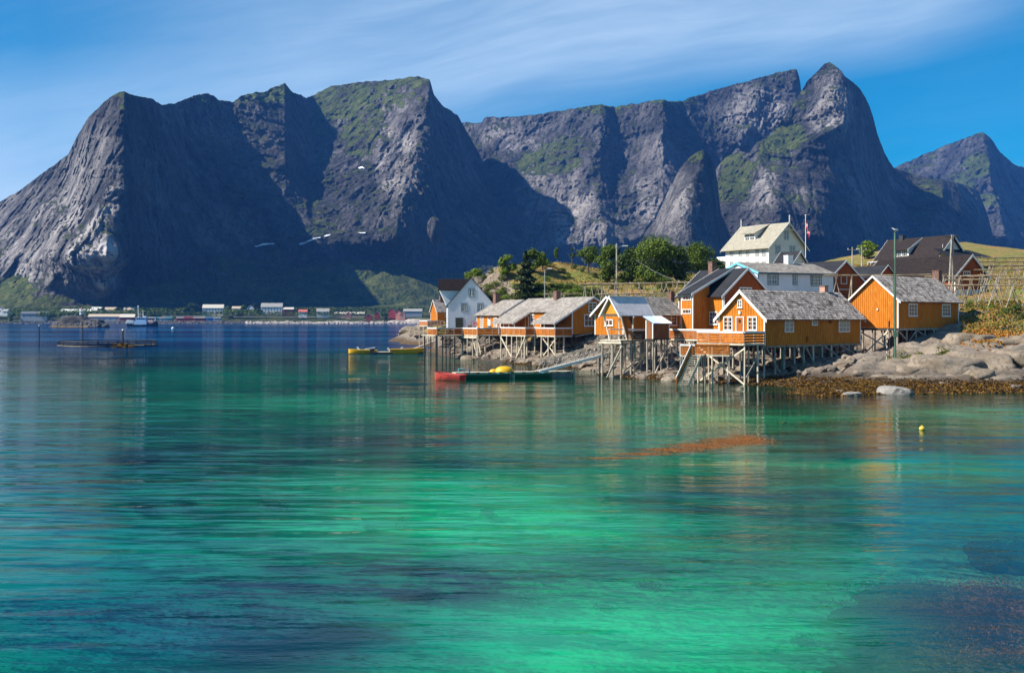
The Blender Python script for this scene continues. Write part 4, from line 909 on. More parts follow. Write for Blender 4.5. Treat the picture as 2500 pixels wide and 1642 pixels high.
# posts: the front pair slants outwards to the roof
for b, bb in ((0.0, 0.0), (HW, HW)):
    q = MB(); q.bar(hp(0.05, b, he+0.1), hp(1.15 if b == 0 else 1.0, bb+(-0.0), hz), 0.12, 0.12); q.build('slanting_post', WHITE if b else TIMBER_L, hd)
for b in (0.0, HW):
    q = MB(); q.bar(hp(HL-0.15, b, hz-0.3), hp(HL-0.15, b, he), 0.14, 0.14); q.build('post', WHITE, hd)
q = MB(); q.bar(hp(2.4, HW, hz), hp(2.4, HW, he-0.6), 0.12, 0.12); q.build('post', WHITE, hd)
# near side board screen with a rounded opening
q = MB(); zt = he+0.02
left = [(0.06, zt), (2.15, zt)]+[(2.15-1.05*math.sin(t)*1.0+0.0, zt-0.15-1.25*(1-math.cos(t))) for t in np.linspace(0.15, 1.45, 7)]+[(1.35, hz+0.6), (1.35, hz+0.02), (1.15, hz+0.02)]
q.prism([hp(a, -0.02, z) for a, z in left], HG*0.05)
q.build('side_screen', OCHRE_D, hd)
q = MB(); right = [(HL-0.2, zt), (2.9, zt)]+[(2.9+1.3*math.sin(t), zt-0.1-1.6*(1-math.cos(t))) for t in np.linspace(0.2, 1.5, 7)]+[(HL-0.2, zt-1.7)]
q.prism([hp(a, -0.02, z) for a, z in right], HG*0.05); q.build('side_screen', OCHRE_D, hd)
q = MB(); q.prism([hp(a, HW-0.02, z) for a, z in [(2.2, zt), (HL-0.2, zt), (HL-0.2, zt-1.3), (3.9, zt-0.6), (2.9, zt-1.1)]], HG*0.05); q.build('side_screen', TIMBER_D, hd)
q = MB(); q.bar(hp(1.3, -0.1, hz+1.02), hp(HL+0.2, -0.1, hz+1.02), 0.08, 0.2); q.build('rail', WHITE, hd)
for zq in (hz+1.05, hz+0.45):
    q = MB(); q.bar(hp(0.9, HW, zq), hp(HL, HW, zq), 0.06, 0.13); q.build('rail', WHITE, hd)
for i in range(5):
    q = MB(); q.box(hp(1.7, -0.08, hz-0.12+i*0.2), HR*(HL-1.8), HG*0.05, UP*0.185); q.build('side_plank', TIMBER_D, hd)
q = MB(); q.bar(hp(1.45, -0.12, hz+0.9), hp(1.9, -0.14, hz-0.5), 0.10, 0.10); q.build('prop', OCHRE, hd)
q = MB(); q.bar(hp(HL+0.25, -0.1, hz+1.6), hp(HL+0.4, -0.1, hz-0.5), 0.2, 0.12); q.build('prop', OCHRE_D, hd)
deck_floor(hd, [hp(0.0, -0.15, 0), hp(HL+0.3, -0.15, 0), hp(HL+0.3, HW+0.5, 0), hp(0.0, HW+0.5, 0)], hz, dirv=HG, planks=0.22)
q = MB(); q.bar(hp(0.0, -0.3, hz-0.30), hp(0.0, HW+0.6, hz-0.30), 0.16, 0.16); q.build('beam', TIMBER_L, hd)
pf = [hp(a, b, 0) for a in (0.15, 1.6, 3.1, 4.7) for b in (-0.1, 1.1, HW+0.2)]
piles(hd, pf, hz-0.25, 0.11, TIMBER)
q = MB(); p = hp(1.9, -0.4, 0); q.tube(Vector((p.x, p.y, 1.9)), Vector((p.x, p.y, hz-0.1)), 0.09, 0.09, 9); q.build('green_pipe', GREENPAINT, hd)
for a, b, c, d_, m in ((4.9, 3.3, 0.2, 0.6, TIMBER_L), (0.2, 3.3, 2.2, 0.5, TIMBER_L), (1.6, 3.4, 4.7, 0.5, TIMBER_L), (4.7, 3.4, 1.7, 0.6, TIMBER_L)):
    brace(hd, hp(a, -0.28, b), hp(c, -0.34, d_), m, 0.2)
p = P(1482, 914, 102.5); brace(hd, hp(0.1, -0.3, hz-0.6), Vector((p.x, p.y, 0.1)), TIMBER_L, 0.2)
# --- little shed
sm = simple('brown shed boards', (0.27, 0.10, 0.035), (0.17, 0.065, 0.025), 2.0, 0.85, 0.003, 12, (1, 1, 0.3))
sh = thing('shed', 'small brown board shed with a blue and white metal roof beside the boardwalk', 'shed', V2(1594, 103.2).to_tuple())
fr = Frame(V2(1594, 103.2), 40)
def sp_(a, b, z): return fr.C+fr.R*a+fr.G*b+UP*z
q = MB(); q.prism([sp_(0, 0, 4.0), sp_(0, 0, 5.6), sp_(0, 0.95, 6.05), sp_(0, 0.95, 4.0)], fr.R*2.45); q.build('wall', sm, sh)
for i in range(13):
    q = MB(); q.box(sp_(0.02+i*0.188, -0.03, 4.0), fr.R*0.165, fr.G*0.03, UP*1.58); q.build('board', sm, sh)
q = MB(); q.prism([sp_(-0.15, -0.25, 5.50), sp_(-0.15, 1.25, 6.21), sp_(-0.15, 1.25, 6.27), sp_(-0.15, -0.25, 5.56)], fr.R*2.8); rr = q.build('roof', BLUEMET, sh)
q = MB()
for i in range(15): q.prism([sp_(-0.1+i*0.19, -0.25, 5.56), sp_(-0.04+i*0.19, -0.25, 5.56), sp_(-0.07+i*0.19, -0.25, 5.605)], fr.G*1.5+UP*0.71)
q.build('roof_ribs', BLUEMET, rr, kind='stuff')
for a, b in ((-0.04, -0.04), (-0.04, 0.85), (2.37, -0.04)):
    q = MB(); q.box(sp_(a, b-0.0, 3.95), fr.R*0.11, fr.G*0.11, UP*(1.6+b*0.35)); q.build('corner_board', WHITE, sh)
piles(sh, [sp_(a, b, 0) for a in (0.1, 1.3, 2.3) for b in (0.1, 0.9)], 3.9, 0.08, TIMBER)
q = MB(); q.box(sp_(-0.1, -0.1, 3.86), fr.R*2.7, fr.G*1.15, UP*0.13); q.build('floor', TIMBER_D, sh)
xbrace(sh, sp_(0.1, -0.1, 0), sp_(2.3, -0.1, 0), 3.9, TIMBER_L)
# --- boardwalk joining shed and near cabin
bw = thing('boardwalk', 'brown slatted boardwalk with white rail between the shed and the nearest cabin', 'boardwalk', V2(1690, 106).to_tuple())
ba, bb = V2(1634, 106.4), V2(1757, 101.0)
dd = (bb-ba).normalized(); nn = Vector((-dd.y, dd.x, 0))
deck_floor(bw, [ba, bb, bb+nn*3.6, ba+nn*3.6], 3.95, dirv=nn)
rail(bw, ba, bb, 3.95, 1.05, slat=OCHRE_D, post_every=1.7)
piles(bw, [ba+dd*t+nn*s for t in (0.2, 1.6, 3.0, 4.4, 5.8) for s in (0.15, 2.2)], 3.75, 0.09)
xbrace(bw, ba+dd*0.2, ba+dd*3.0, 3.75, TIMBER_L)
# --- tall house with black roofs
C8 = Vector((23.3, 113.0, 0))
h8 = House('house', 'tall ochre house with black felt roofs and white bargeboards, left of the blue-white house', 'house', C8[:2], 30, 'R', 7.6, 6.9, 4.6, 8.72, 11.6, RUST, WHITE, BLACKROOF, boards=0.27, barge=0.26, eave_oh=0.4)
h8.window('B', 1805, 1834, 702, 713.5, 3, 1); 
sA, sB = h8.A, h8.B
# the left wall and the lean-to tower in the brighter ochre
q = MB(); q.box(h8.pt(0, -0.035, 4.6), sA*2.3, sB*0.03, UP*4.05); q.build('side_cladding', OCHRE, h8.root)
q = MB()
for i in range(8): q.box(h8.pt(0.14+i*0.28, -0.06, 4.6), sA*0.05, sB*0.026, UP*4.02)
q.build('cladding_battens', OCHRE, h8.root, kind='stuff')
h8.window('A', 1733.5, 1753, 761, 792, 3, 3, off=0.03, world=None)
q = MB(); t0 = 2.3; 
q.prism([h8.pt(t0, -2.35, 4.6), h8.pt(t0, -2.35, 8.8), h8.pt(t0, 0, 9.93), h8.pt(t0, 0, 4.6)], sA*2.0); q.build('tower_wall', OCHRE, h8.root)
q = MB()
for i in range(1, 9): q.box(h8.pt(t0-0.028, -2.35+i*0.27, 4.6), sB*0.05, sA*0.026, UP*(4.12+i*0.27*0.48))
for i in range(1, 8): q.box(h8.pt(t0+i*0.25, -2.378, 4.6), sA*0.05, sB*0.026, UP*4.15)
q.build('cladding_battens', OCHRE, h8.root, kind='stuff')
q = MB(); q.prism([h8.pt(t0-0.25, -2.75, 8.63), h8.pt(t0-0.25, 3.45, 11.62), h8.pt(t0-0.25, 3.45, 11.78), h8.pt(t0-0.25, -2.75, 8.79)], sA*2.5); q.build('roof', BLACKROOF, h8.root)
for a0 in (t0-0.30, t0+2.25):
    q = MB(); q.prism([h8.pt(a0, -2.78, 8.55), h8.pt(a0, 3.4, 11.54), h8.pt(a0, 3.4, 11.81), h8.pt(a0, -2.78, 8.82)], sA*0.05); q.build('bargeboard', WHITE, h8.root)
for a, b in ((t0-0.04, -2.39), (t0+1.9, -2.39)):
    q = MB(); q.box(h8.pt(a, b, 4.6), sA*0.14, sB*0.14, UP*4.2); q.build('corner_board', WHITE, h8.root)
oT = h8.pt(t0, -2.35, 0)
class _T:  # windows on the tower's left wall
    pass
def wall_window(root, o, d, n, t0, t1, z0, z1, nx, ny, fm=WHITE, gm=GLASS):
    q = MB(); sw = 0.09
    for r in ((t0, t0+sw, z0, z1), (t1-sw, t1, z0, z1), (t0+sw, t1-sw, z1-sw, z1), (t0+sw, t1-sw, z0, z0+sw)): q.box(o+d*r[0]+UP*r[2], d*(r[1]-r[0]), n*0.07, UP*(r[3]-r[2]))
    for i in range(1, nx): c = t0+(t1-t0)*i/nx; q.box(o+d*(c-0.02)+UP*(z0+sw), d*0.04, n*0.05, UP*(z1-z0-2*sw))
    for i in range(1, ny): c = z0+(z1-z0)*i/ny; q.box(o+d*(t0+sw)+UP*(c-0.015), d*(t1-t0-2*sw), n*0.045, UP*0.03)
    w = q.build('window', fm, root); q = MB(); q.box(o+d*(t0+0.03)+UP*(z0+0.03)+n*0.003, d*(t1-t0-0.06), n*0.02, UP*(z1-z0-0.06)); q.build('pane', gm, w); return w
wall_window(h8.root, oT, sA, -sB, 0.25, 1.75, 8.05, 8.62, 3, 1); wall_window(h8.root, oT, sA, -sB, 0.25, 1.75, zc(766, 114.5), zc(754, 114.5), 3, 1)
piles(h8.root, [h8.pt(a, b, 0) for a in (0.2, 2.4, 4.2) for b in (-2.2, 0.1, 2.4, 4.8, 6.7)], 4.6, 0.10, TIMBER)
h8.chimney(5.2, 3.0, 0.7, 10.8, zc(641, 119), BRICK)
q = MB(); q.tube(h8.pt(-0.1, 0.08, 4.6), h8.pt(-0.1, 0.08, 8.6), 0.05, 0.05, 6); q.build('downpipe', WHITE, h8.root)
# --- white house with turquoise gable boards
h9 = House('house', 'long blue-white boarded house with blue window frames and turquoise bargeboards', 'house', (32.45, 135.0), 25, 'L', 12.9, 8.6, 7.6, 12.15, 13.55, WHITEWALL, BLUE, SLATE, boards=0.30, tiles=(0.40, 0.40, SLATE, 'slate'), barge=0.30, bargemat=TEAL, cornerboard=True, backbarge=False)
h9.window('A', 1873.5, 1900.5, 669, 695.5, 3, 2, case=BLUE, gm=PALEGLASS); h9.window('A', 1935, 1946, 669, 695.5, 1, 3, case=BLUE, gm=GLASS); h9.window('A', 1979, 2005, 670, 698, 3, 3, case=BLUE, gm=GLASS)
h9.chimney(at_px(h9.pt(0, 4.3, 0), h9.A, 1925), 4.3, 0.9, 13.3, zc(622, 140), WHITE); 
q = MB(); q.box(h9.pt(-0.3, -0.45, 11.93), h9.A*13.5, h9.B*0.10, UP*0.12); q.build('gutter', BLUE, h9.root)
# --- hotel
h10 = House('hotel', 'large cream-white three storey wooden hotel with grey roof and dormer on the hill', 'hotel', (47.65, 190.0), 35, 'R', 10.7, 9.9, 13.6, 19.7, 24.0, CREAM, WHITE, simple('lichen roof', (0.34, 0.31, 0.25), (0.26, 0.24, 0.19), 1.2, 0.9, c3=(0.42, 0.39, 0.30), s3=4.0, spec=0.1), boards=0.24, horizontal=True, barge=0.3, eave_oh=0.8, ridge_oh=0.7)
h10.roofA.data.materials[0] = bpy.data.materials['lichen roof']
for x0, x1 in ((1782, 1790), (1803, 1812), (1821, 1829), (1844, 1852.5), (1860, 1869)):
    h10.window('A', x0, x1, 606.5, 625, 2, 2, case=STEEL, gm=GLASS, casew=0.12); h10.window('A', x0, x1, 638, 657, 2, 2, case=STEEL, gm=GLASS, casew=0.12)
for x0, x1, y0, y1 in ((1914, 1925.5, 562.5, 586), (1892.5, 1905.5, 598, 621), (1928, 1941, 599, 621), (1892.5, 1905.5, 634, 655), (1929, 1941, 634, 655)):
    h10.window('B', x0, x1, y0, y1, 2, 2, case=STEEL, gm=PALEGLASS, casew=0.14)
for a in (-0.7, 11.3):
    p = h10.pt(a, 4.95, 24.0); q = MB(); q.bar(p, p+UP*1.5, 0.16); q.build('finial', WHITE, h10.root)
q = MB(); q.bar(h10.pt(-0.72, 3.6, 22.75), h10.pt(-0.72, 6.3, 22.75), 0.08, 0.12); q.bar(h10.pt(-0.72, 4.95, 22.8), h10.pt(-0.72, 4.95, 24.0), 0.08, 0.12); q.build('gable_bracing', WHITE, h10.root)
# dormer on the left slope
a0, a1 = at_px(h10.pt(0, 1.4, 0), h10.A, 1844.5), at_px(h10.pt(0, 1.4, 0), h10.A, 1818.5); bd = 1.3
q = MB(); q.prism([h10.pt(a0, bd, 20.75), h10.pt(a0, bd, 22.35), h10.pt(a0, 4.6, 23.75), h10.pt(a0, 4.6, 21)], h10.A*(a1-a0)); dm = q.build('dormer', CREAM, h10.root)
q = MB(); q.prism([h10.pt(a0-0.5, bd-0.6, 22.15), h10.pt(a0-0.5, 4.95, 24.02), h10.pt(a0-0.5, 4.95, 24.18), h10.pt(a0-0.5, bd-0.6, 22.3)], h10.A*(a1-a0+1.0)); q.build('dormer_roof', bpy.data.materials['lichen roof'], dm)
for f in (0.08, 0.54):
    wq = a0+(a1-a0)*f; q = MB(); o = h10.pt(wq, bd, 0); L = (a1-a0)*0.38
    for k in range(3): q.box(o+h10.A*(k*L/2-0.04)-h10.B*0.06+UP*21.0, h10.A*0.08, h10.B*0.06, UP*1.1)
    for k in range(3): q.box(o-h10.B*0.05+UP*(21.0+k*0.52), h10.A*L, h10.B*0.05, UP*0.07)
    q.build('dormer_window', WHITE, dm); q = MB(); q.box(o-h10.B*0.03+UP*21.0, h10.A*L, h10.B*0.028, UP*1.1); q.build('dormer_pane', GLASS, dm)
# veranda on its left, dark porch gable on its right
q = MB(); q.box(h10.pt(10.72, 0.2, 17.15), h10.A*2.6, h10.B*6, UP*0.25); q.box(h10.pt(10.72, 0.2, 17.4), h10.A*2.6, h10.B*0.1, UP*0.7)
q.build('veranda_roof', CREAM, h10.root)
for a, b in ((13.1, 0.3), (13.1, 3.0), (11.4, 0.3)):
    q = MB(); q.bar(h10.pt(a, b, 13.5), h10.pt(a, b, 17.2), 0.2); q.build('veranda_post', WHITE, h10.root)
pg = House('porch', 'small white carved porch gable with dark roof in front of the hotel', 'porch', V2(1936, 176)[:2], 35, 'R', 3.5, 3.0, 13.5, 16.0, 17.6, CREAM, WHITE, BLACKROOF, boards=0, barge=0.3, eave_oh=0.5, ridge_oh=0.5)
# --- houses further right
h11 = House('boathouse', 'red-ochre boathouse with black roof and an empty white frame on its gable', 'boathouse', (44.6, 142.0), 30, 'R', 7.4, 6.3, 7.4, 12.3, 14.05, RUST, WHITE, BLACKROOF, rf=0.36, ze2=11.0, boards=0.3, barge=0.25)
q = MB(); o, d, n = h11.face('B'); a0, a1 = h11.span('B', 2052, 2067); z0, z1 = zc(693, 143), zc(675, 143)
for r in ((a0, a0+0.08, z0, z1), (a1-0.08, a1, z0, z1), (a0+0.08, a1-0.08, z0, z0+0.08), (a0-0.4, a1+0.4, z0-0.8, z0-0.72)): q.box(o+d*r[0]+UP*r[2]+n*0.03, d*(r[1]-r[0]), n*0.05, UP*(r[3]-r[2]))
q.build('white_frame', WHITE, h11.root)
h12 = House('boathouse', 'low boathouse with plain blue-black roof between two ochre gables', 'boathouse', V2(2146, 153)[:2], 30, 'R', 6.8, 3.4, 9.0, 12.4, 13.95, RUST, WHITE, BLACKROOF, boards=0, barge=0.1)
h13 = House('barn', 'big barn with a long brown board roof and red-ochre gable behind the drying racks', 'barn', (64.9, 150.0), 25, 'R', 18.2, 6.6, 9.2, 12.4, 15.4, RUST, WHITE, BROWNROOF, boards=0.3, barge=0.35, eave_oh=0.6, ridge_oh=0.3)
h13.window('B', 2351, 2368, 662, 672, 3, 1)
q = MB()
for i in range(62): q.bar(h13.pt(-0.2+i*0.3, -0.6, 12.4-0.6*h13.s1+0.13), h13.pt(-0.2+i*0.3, 3.3, 15.53), 0.05, 0.05)
q.build('roof_battens', BROWNROOF, h13.root, kind='stuff')
q = MB(); q.box(h13.pt(-0.06, 0.02, 8.4), h13.B*6.56, h13.A*0.05, UP*1.9); q.build('whitewashed_base', WHITE, h13.root)
h14 = House('house', 'white house with wide dark roof, dormer and chimney behind the big barn', 'house', (82.6, 200.0), 30, 'R', 14.6, 9.6, 15.0, 17.6, 22.45, WHITEWALL, WHITE, BROWNROOF, rf=0.5, boards=0.3, barge=0.35, eave_oh=0.6, ridge_oh=0.7)
h14.window('B', 2301, 2310, 597, 611, 2, 1)
a0, a1 = at_px(h14.pt(0, 1.2, 0), h14.A, 2220), at_px(h14.pt(0, 1.2, 0), h14.A, 2184)
q = MB(); q.prism([h14.pt(a0, 1.0, 18.1), h14.pt(a0, 1.0, 20.1), h14.pt(a0, 4.0, 21.6), h14.pt(a0, 4.0, 19)], h14.A*(a1-a0)); dm = q.build('dormer', WHITEWALL, h14.root)
q = MB(); q.prism([h14.pt(a0-0.4, 0.3, 19.8), h14.pt(a0-0.4, 4.7, 22.3), h14.pt(a0-0.4, 4.7, 22.46), h14.pt(a0-0.4, 0.3, 19.96)], h14.A*(a1-a0+0.8)); q.build('dormer_roof', BROWNROOF, dm)
q = MB(); q.prism([h14.pt(a0-0.45, 0.25, 19.5), h14.pt(a0-0.45, 4.7, 22.0), h14.pt(a0-0.45, 4.7, 22.5), h14.pt(a0-0.45, 0.25, 20.0)], h14.A*0.05); q.build('dormer_bargeboard', WHITE, dm)
for k in range(2):
    o = h14.pt(a0+0.35+k*1.5, 1.0, 0); q = MB(); q.box(o-h14.B*0.04+UP*18.7, h14.A*1.2, h14.B*0.035, UP*1.15); q.build('dormer_pane', GLASS, dm)
    q = MB()
    for j in range(4): q.box(o+h14.A*(j*0.39-0.03)-h14.B*0.08+UP*18.65, h14.A*0.07, h14.B*0.035, UP*1.25)
    for j in range(3): q.box(o-h14.B*0.075+UP*(18.65+j*0.58), h14.A*1.2, h14.B*0.03, UP*0.06)
    q.build('dormer_window', WHITE, dm)
h14.chimney(at_px(h14.pt(0, 4.8, 0), h14.A, 2203), 4.8, 1.0, 21.5, zc(575, 212), DARKMETAL)
q = MB(); q.prism([h14.pt(-3.2, -0.5, 17.9), h14.pt(0, -0.5, 19.6), h14.pt(0, 10.2, 19.6), h14.pt(-3.2, 14.5, 17.9)], UP*0.15); q.build('porch_roof', BLACKROOF, h14.root)
h14.window('A', 2119, 2142, 639, 648, 4, 1)
# --- left group: big saltbox cabin
gO = Vector((5.67, 135.0, 0)); fr4 = Frame(gO, 32); R4, G4 = fr4.R, fr4.G
c4 = gO+R4*2.77
zr4 = 8.88; sl4 = 0.545
h4 = House('cabin', 'wide ochre cabin with a long slate saltbox roof sweeping down over two porches', 'cabin', c4[:2], 32, 'R', 15.6, 7.4, 3.95, zr4-3.43*sl4, zr4, OCHRE, WHITE, SLATE, rf=0.4635, ze2=zr4-3.97*sl4, boards=0.30, tiles=(0.36, 0.34, SLATE, 'slate'), barge=0.24, eave_oh=0.3)
h4.wall.data.materials[0] = OCHRE
h4.window('B', 1436.5, 1456.5, 738, 761.5, 2, 3); h4.window('B', 1426, 1454, 767.5, 796, 3, 2)
h4.window('A', 1295.5, 1305, 767, 791.5, 2, 3)
h4.window('A', 1321, 1331, 788, 795, 2, 1)
for s0, s1 in ((-0.3, 5.3), (9.9, 15.9)):
    q = MB(); q.prism([h4.pt(s0, -0.25, 6.99-0.14), h4.pt(s0, -3.1, 6.99-2.85*sl4-0.14), h4.pt(s0, -3.1, 6.99-2.85*sl4), h4.pt(s0, -0.25, 6.99+0.02)], G4*(s1-s0)); rf_ = q.build('porch_roof', SLATE, h4.root)
    q = MB(); q.prism([h4.pt(s0-0.04, -0.25, 6.75), h4.pt(s0-0.04, -3.15, 6.75-2.9*sl4), h4.pt(s0-0.04, -3.15, 6.99-2.9*sl4+0.02), h4.pt(s0-0.04, -0.25, 7.01)], G4*0.045); q.build('bargeboard', WHITE, rf_)
    q = MB(); na = 14; ns = 8; rnd = random.Random(9)
    for j in range(ns):
        for i in range(na):
            f0 = j/ns; aa = s0+(i+(0.5 if j % 2 else 0))*(s1-s0)/na; w = (s1-s0)/na*0.93
            if aa+w > s1: continue
            b0 = -3.1+2.85*f0; z0 = 6.99-2.85*sl4*(1-f0)+0.02; h = 0.02+rnd.random()*0.03
            q.v += [h4.pt(aa, b0, z0+h), h4.pt(aa+w, b0, z0+h), h4.pt(aa+w, b0+0.39, z0+0.39*sl4+0.01), h4.pt(aa, b0+0.39, z0+0.39*sl4+0.01)]; n = len(q.v)-4; q.f.append((n, n+1, n+2, n+3))
    q.build('roof_slates', SLATE, rf_, kind='stuff', recalc=False)
    for s_ in ([0.1, 2.6, 5.0] if s0 < 0 else [10.1, 11.6, 13.0, 14.4]):
        q = MB(); q.bar(h4.pt(s_, -2.75, 3.8), h4.pt(s_, -2.75, 5.55), 0.11); q.build('porch_post', WHITE, h4.root)
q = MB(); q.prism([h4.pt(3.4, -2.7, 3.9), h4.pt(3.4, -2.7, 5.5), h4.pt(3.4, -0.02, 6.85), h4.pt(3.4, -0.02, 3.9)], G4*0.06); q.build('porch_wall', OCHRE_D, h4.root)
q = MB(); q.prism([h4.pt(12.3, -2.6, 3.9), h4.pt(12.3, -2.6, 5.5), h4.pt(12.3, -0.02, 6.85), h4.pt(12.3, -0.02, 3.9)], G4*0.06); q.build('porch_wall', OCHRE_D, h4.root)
dr4, _ = h4.door('A', 1283.5, 1291, 772, 800, OCHRE_D)
h4.chimney(at_px(h4.pt(0, 3.0, 0), h4.A, 1360), 3.0, 0.75, 8.2, zc(711.5, 145), BRICK)
piles(h4.root, [h4.pt(a, b, 0) for a in (0.2, 3.2, 6.4, 9.5, 12.6) for b in (0.1, 2.5, 4.9, 7.2)], 3.9, 0.11)
q = MB(); q.bar(h4.pt(-0.0, 0.0, 3.84), h4.pt(-0.0, 7.4, 3.84), 0.2, 0.2); q.build('sill_beam', TIMBER_D, h4.root)
xbrace(h4.root, h4.pt(-0.1, 0.3, 0), h4.pt(-0.1, 4.9, 0), 3.8, TIMBER); xbrace(h4.root, h4.pt(-0.1, 4.2, 0), h4.pt(-0.1, 7.4, 0), 3.8, TIMBER)
# its decks
def zig(name, label, pts, zf, inner, slatm=DECKRED, **kw):
    ctr = sum(pts, Vector())/len(pts); t = thing(name, label, 'deck', (ctr.x, ctr.y, zf))
    for a, b in zip(pts[:-1], pts[1:]): rail(t, a, b, zf, 1.1, slat=slatm, **kw)
    return t
p0 = c4-G4*0.0; p1 = gO; p2 = gO+G4*4.86; p3 = p2-R4*1.5
d4 = zig('wooden_deck', 'slatted deck with white rail along the front porch of the wide saltbox cabin', [p0, p1, p2, p3], 3.78, None)
deck_floor(d4, [p1, p0, p0+G4*5.5, p2+G4*0.6], 3.78, dirv=R4)
piles(d4, [p1, p1+G4*1.6, p1+G4*3.2, p2, p3+G4*0.2, p1+R4*1.4, p1+R4*1.4+G4*2.4], 3.6, 0.10, TIMBER_L)
xbrace(d4, p1+G4*0.0, p1+G4*3.2, 3.6, TIMBER_L)
p4 = p3+G4*6.3
d4b = zig('wooden_deck', 'slatted deck with white rail before the rear porch of the wide saltbox cabin', [p3, p4], 3.78, None)
deck_floor(d4b, [p3, p3+R4*3.8, p4+R4*3.8, p4], 3.78, dirv=R4)
piles(d4b, [p3+G4*1.0, p3+G4*2.2, p3+G4*3.5, p3+G4*4.8, p4, p3+R4*1.5+G4*2, p3+R4*1.5+G4*4], 3.6, 0.09, TIMBER_L)
brace(d4b, p4+UP*3.5-R4*0.1, p3+G4*3.5+UP*0.8-R4*0.1, TIMBER_L, 0.2); brace(d4b, p3+UP*3.4-R4*0.15, p3+G4*2.2+UP*0.6-R4*0.15, TIMBER_L)
# --- smaller orange house left of it
c3 = Vector((-1.71, 153.0, 0))
h3b = House('cabin', 'ochre cabin with three narrow white openings and a slate roof beside the white gabled house', 'cabin', c3[:2], 32, 'R', 7.0, 7.8, 3.6, 6.62, 8.8, OCHRE, WHITE, SLATE, boards=0.28, tiles=(0.36, 0.34, SLATE, 'slate'), barge=0.24, eave_oh=0.35)
h3b.window('A', 1173, 1181, 774, 800, 1, 4, gm=CURTAIN); h3b.window('A', 1206, 1214, 775, 802, 1, 4, gm=CURTAIN); h3b.door('A', 1191.5, 1198, 773, 804, WHITE)
q = MB(); o, d, n = h3b.face('A'); a0, a1 = h3b.span('A', 1191, 1199); q.box(o+d*a0+n*0.06+UP*4.9, d*(a1-a0), n*0.25, UP*0.05); q.bar(o+d*a0+n*0.1+UP*4.85, o+d*a1+n*0.1+UP*4.2, 0.05); q.build('shelf', DARKMETAL, h3b.root)
q = MB(); q.tube(o+d*(a0+0.4)+n*0.1+UP*6.3, o+d*(a0+0.4)+n*0.25+UP*6.05, 0.13, 0.18, 8); q.build('wall_lamp', RUST, h3b.root)
h3b.chimney(6.5, 3.2, 0.8, 8.0, zc(717, 159), BRICK)
piles(h3b.root, [h3b.pt(a, b, 0) for a in (0.2, 3.4, 6.7) for b in (0.1, 2.6, 5.1, 7.5)], 3.55, 0.11)
a_ = Vector((-5.04, 150.0, 0)); b_ = a_+R4*3.9; e_ = a_+G4*4.46
d3 = zig('wooden_deck', 'slatted deck with one lit and one shaded side below the cabin with three white windows', [b_, a_, e_], 3.62, None)
deck_floor(d3, [a_, b_, b_+G4*3, e_+R4*2.5, e_], 3.62, dirv=R4)
piles(d3, [a_, a_+G4*1.5, a_+G4*3.0, e_, a_+R4*1.3, a_+R4*2.6, b_], 3.4, 0.10, TIMBER_L)
q = MB(); q.bar(a_+UP*3.25-R4*0.1, e_+UP*3.25-R4*0.1, 0.12, 0.22); q.build('beam', TIMBER_L, d3)
for k in range(2):
    q = MB(); s0 = a_+G4*(1.0+k*1.3)+R4*0.5; q.bar(s0+UP*3.3, s0-G4*1.2+UP*0.6, 0.08, 0.22); q.build('stair_stringer', TIMBER_L, d3)
for k in range(8):
    f = (k+0.5)/8; s0 = a_+R4*0.5+G4*1.0-G4*1.2*f+UP*(3.3-2.7*f); q = MB(); q.bar(s0, s0+G4*1.3, 0.2, 0.05); q.build('tread', TIMBER, d3)
f_ = e_-R4*4.36
d2 = zig('wooden_deck', 'dark shaded deck with a white rail in front of the white gabled house', [e_, f_, f_+G4*3.0], 3.62, None, slatm=OCHRE_D)  # the deck's shade is put into its darker slats
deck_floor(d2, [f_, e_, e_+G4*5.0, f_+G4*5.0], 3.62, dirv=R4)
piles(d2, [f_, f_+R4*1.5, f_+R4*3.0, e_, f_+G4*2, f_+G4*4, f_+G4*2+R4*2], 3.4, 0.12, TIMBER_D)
brace(d2, f_+R4*1.2+UP*1.0, f_+R4*3.6+UP*3.2, TIMBER_L)
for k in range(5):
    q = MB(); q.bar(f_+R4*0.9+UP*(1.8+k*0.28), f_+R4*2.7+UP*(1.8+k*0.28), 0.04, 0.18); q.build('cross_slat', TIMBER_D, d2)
q = MB(); q.bar(f_-R4*0.2+UP*-1.0-G4*0.2, f_-R4*0.2+UP*3.6-G4*0.2, 0.25); q.build('mooring_post', TIMBER_D, d2)
# --- white gabled house
h2w = House('house', 'tall white gabled house with blue window frames at the left end of the row', 'house', (-10.0, 160.0), 5, 'R', 9.0, 7.25, 4.4, 8.2, 12.35, WHITEWALL, WHITEWALL, BROWNROOF, boards=0.22, barge=0.12, bargemat=DARKTRIM, eave_oh=0.25, ridge_oh=0.12)
h2w.window('B', 1144, 1159.5, 703.5, 724.5, 2, 2, case=BLUE); h2w.window('B', 1125.5, 1140.5, 739.5, 760, 2, 2, case=BLUE); h2w.window('B', 1165, 1180, 739.5, 760, 2, 2, case=BLUE)
h2w.door('B', 1111.5, 1131, 775, 800, GLASS, frame=BLUE)
fr2 = Frame((-10.0, 160.0), 5)
def wp(a, b, z): return fr2.C+fr2.R*a+fr2.G*b+UP*z
q = MB(); q.prism([wp(-0.4, 1.6, 10.6), wp(-1.3, 1.6, 10.6), wp(-0.15, 1.6, 8.0), wp(3.6, 1.6, 8.0), wp(3.6, 1.6, 10.6)], fr2.G*4.0)
ex = q.build('cross_wing', WHITEWALL, h2w.root)
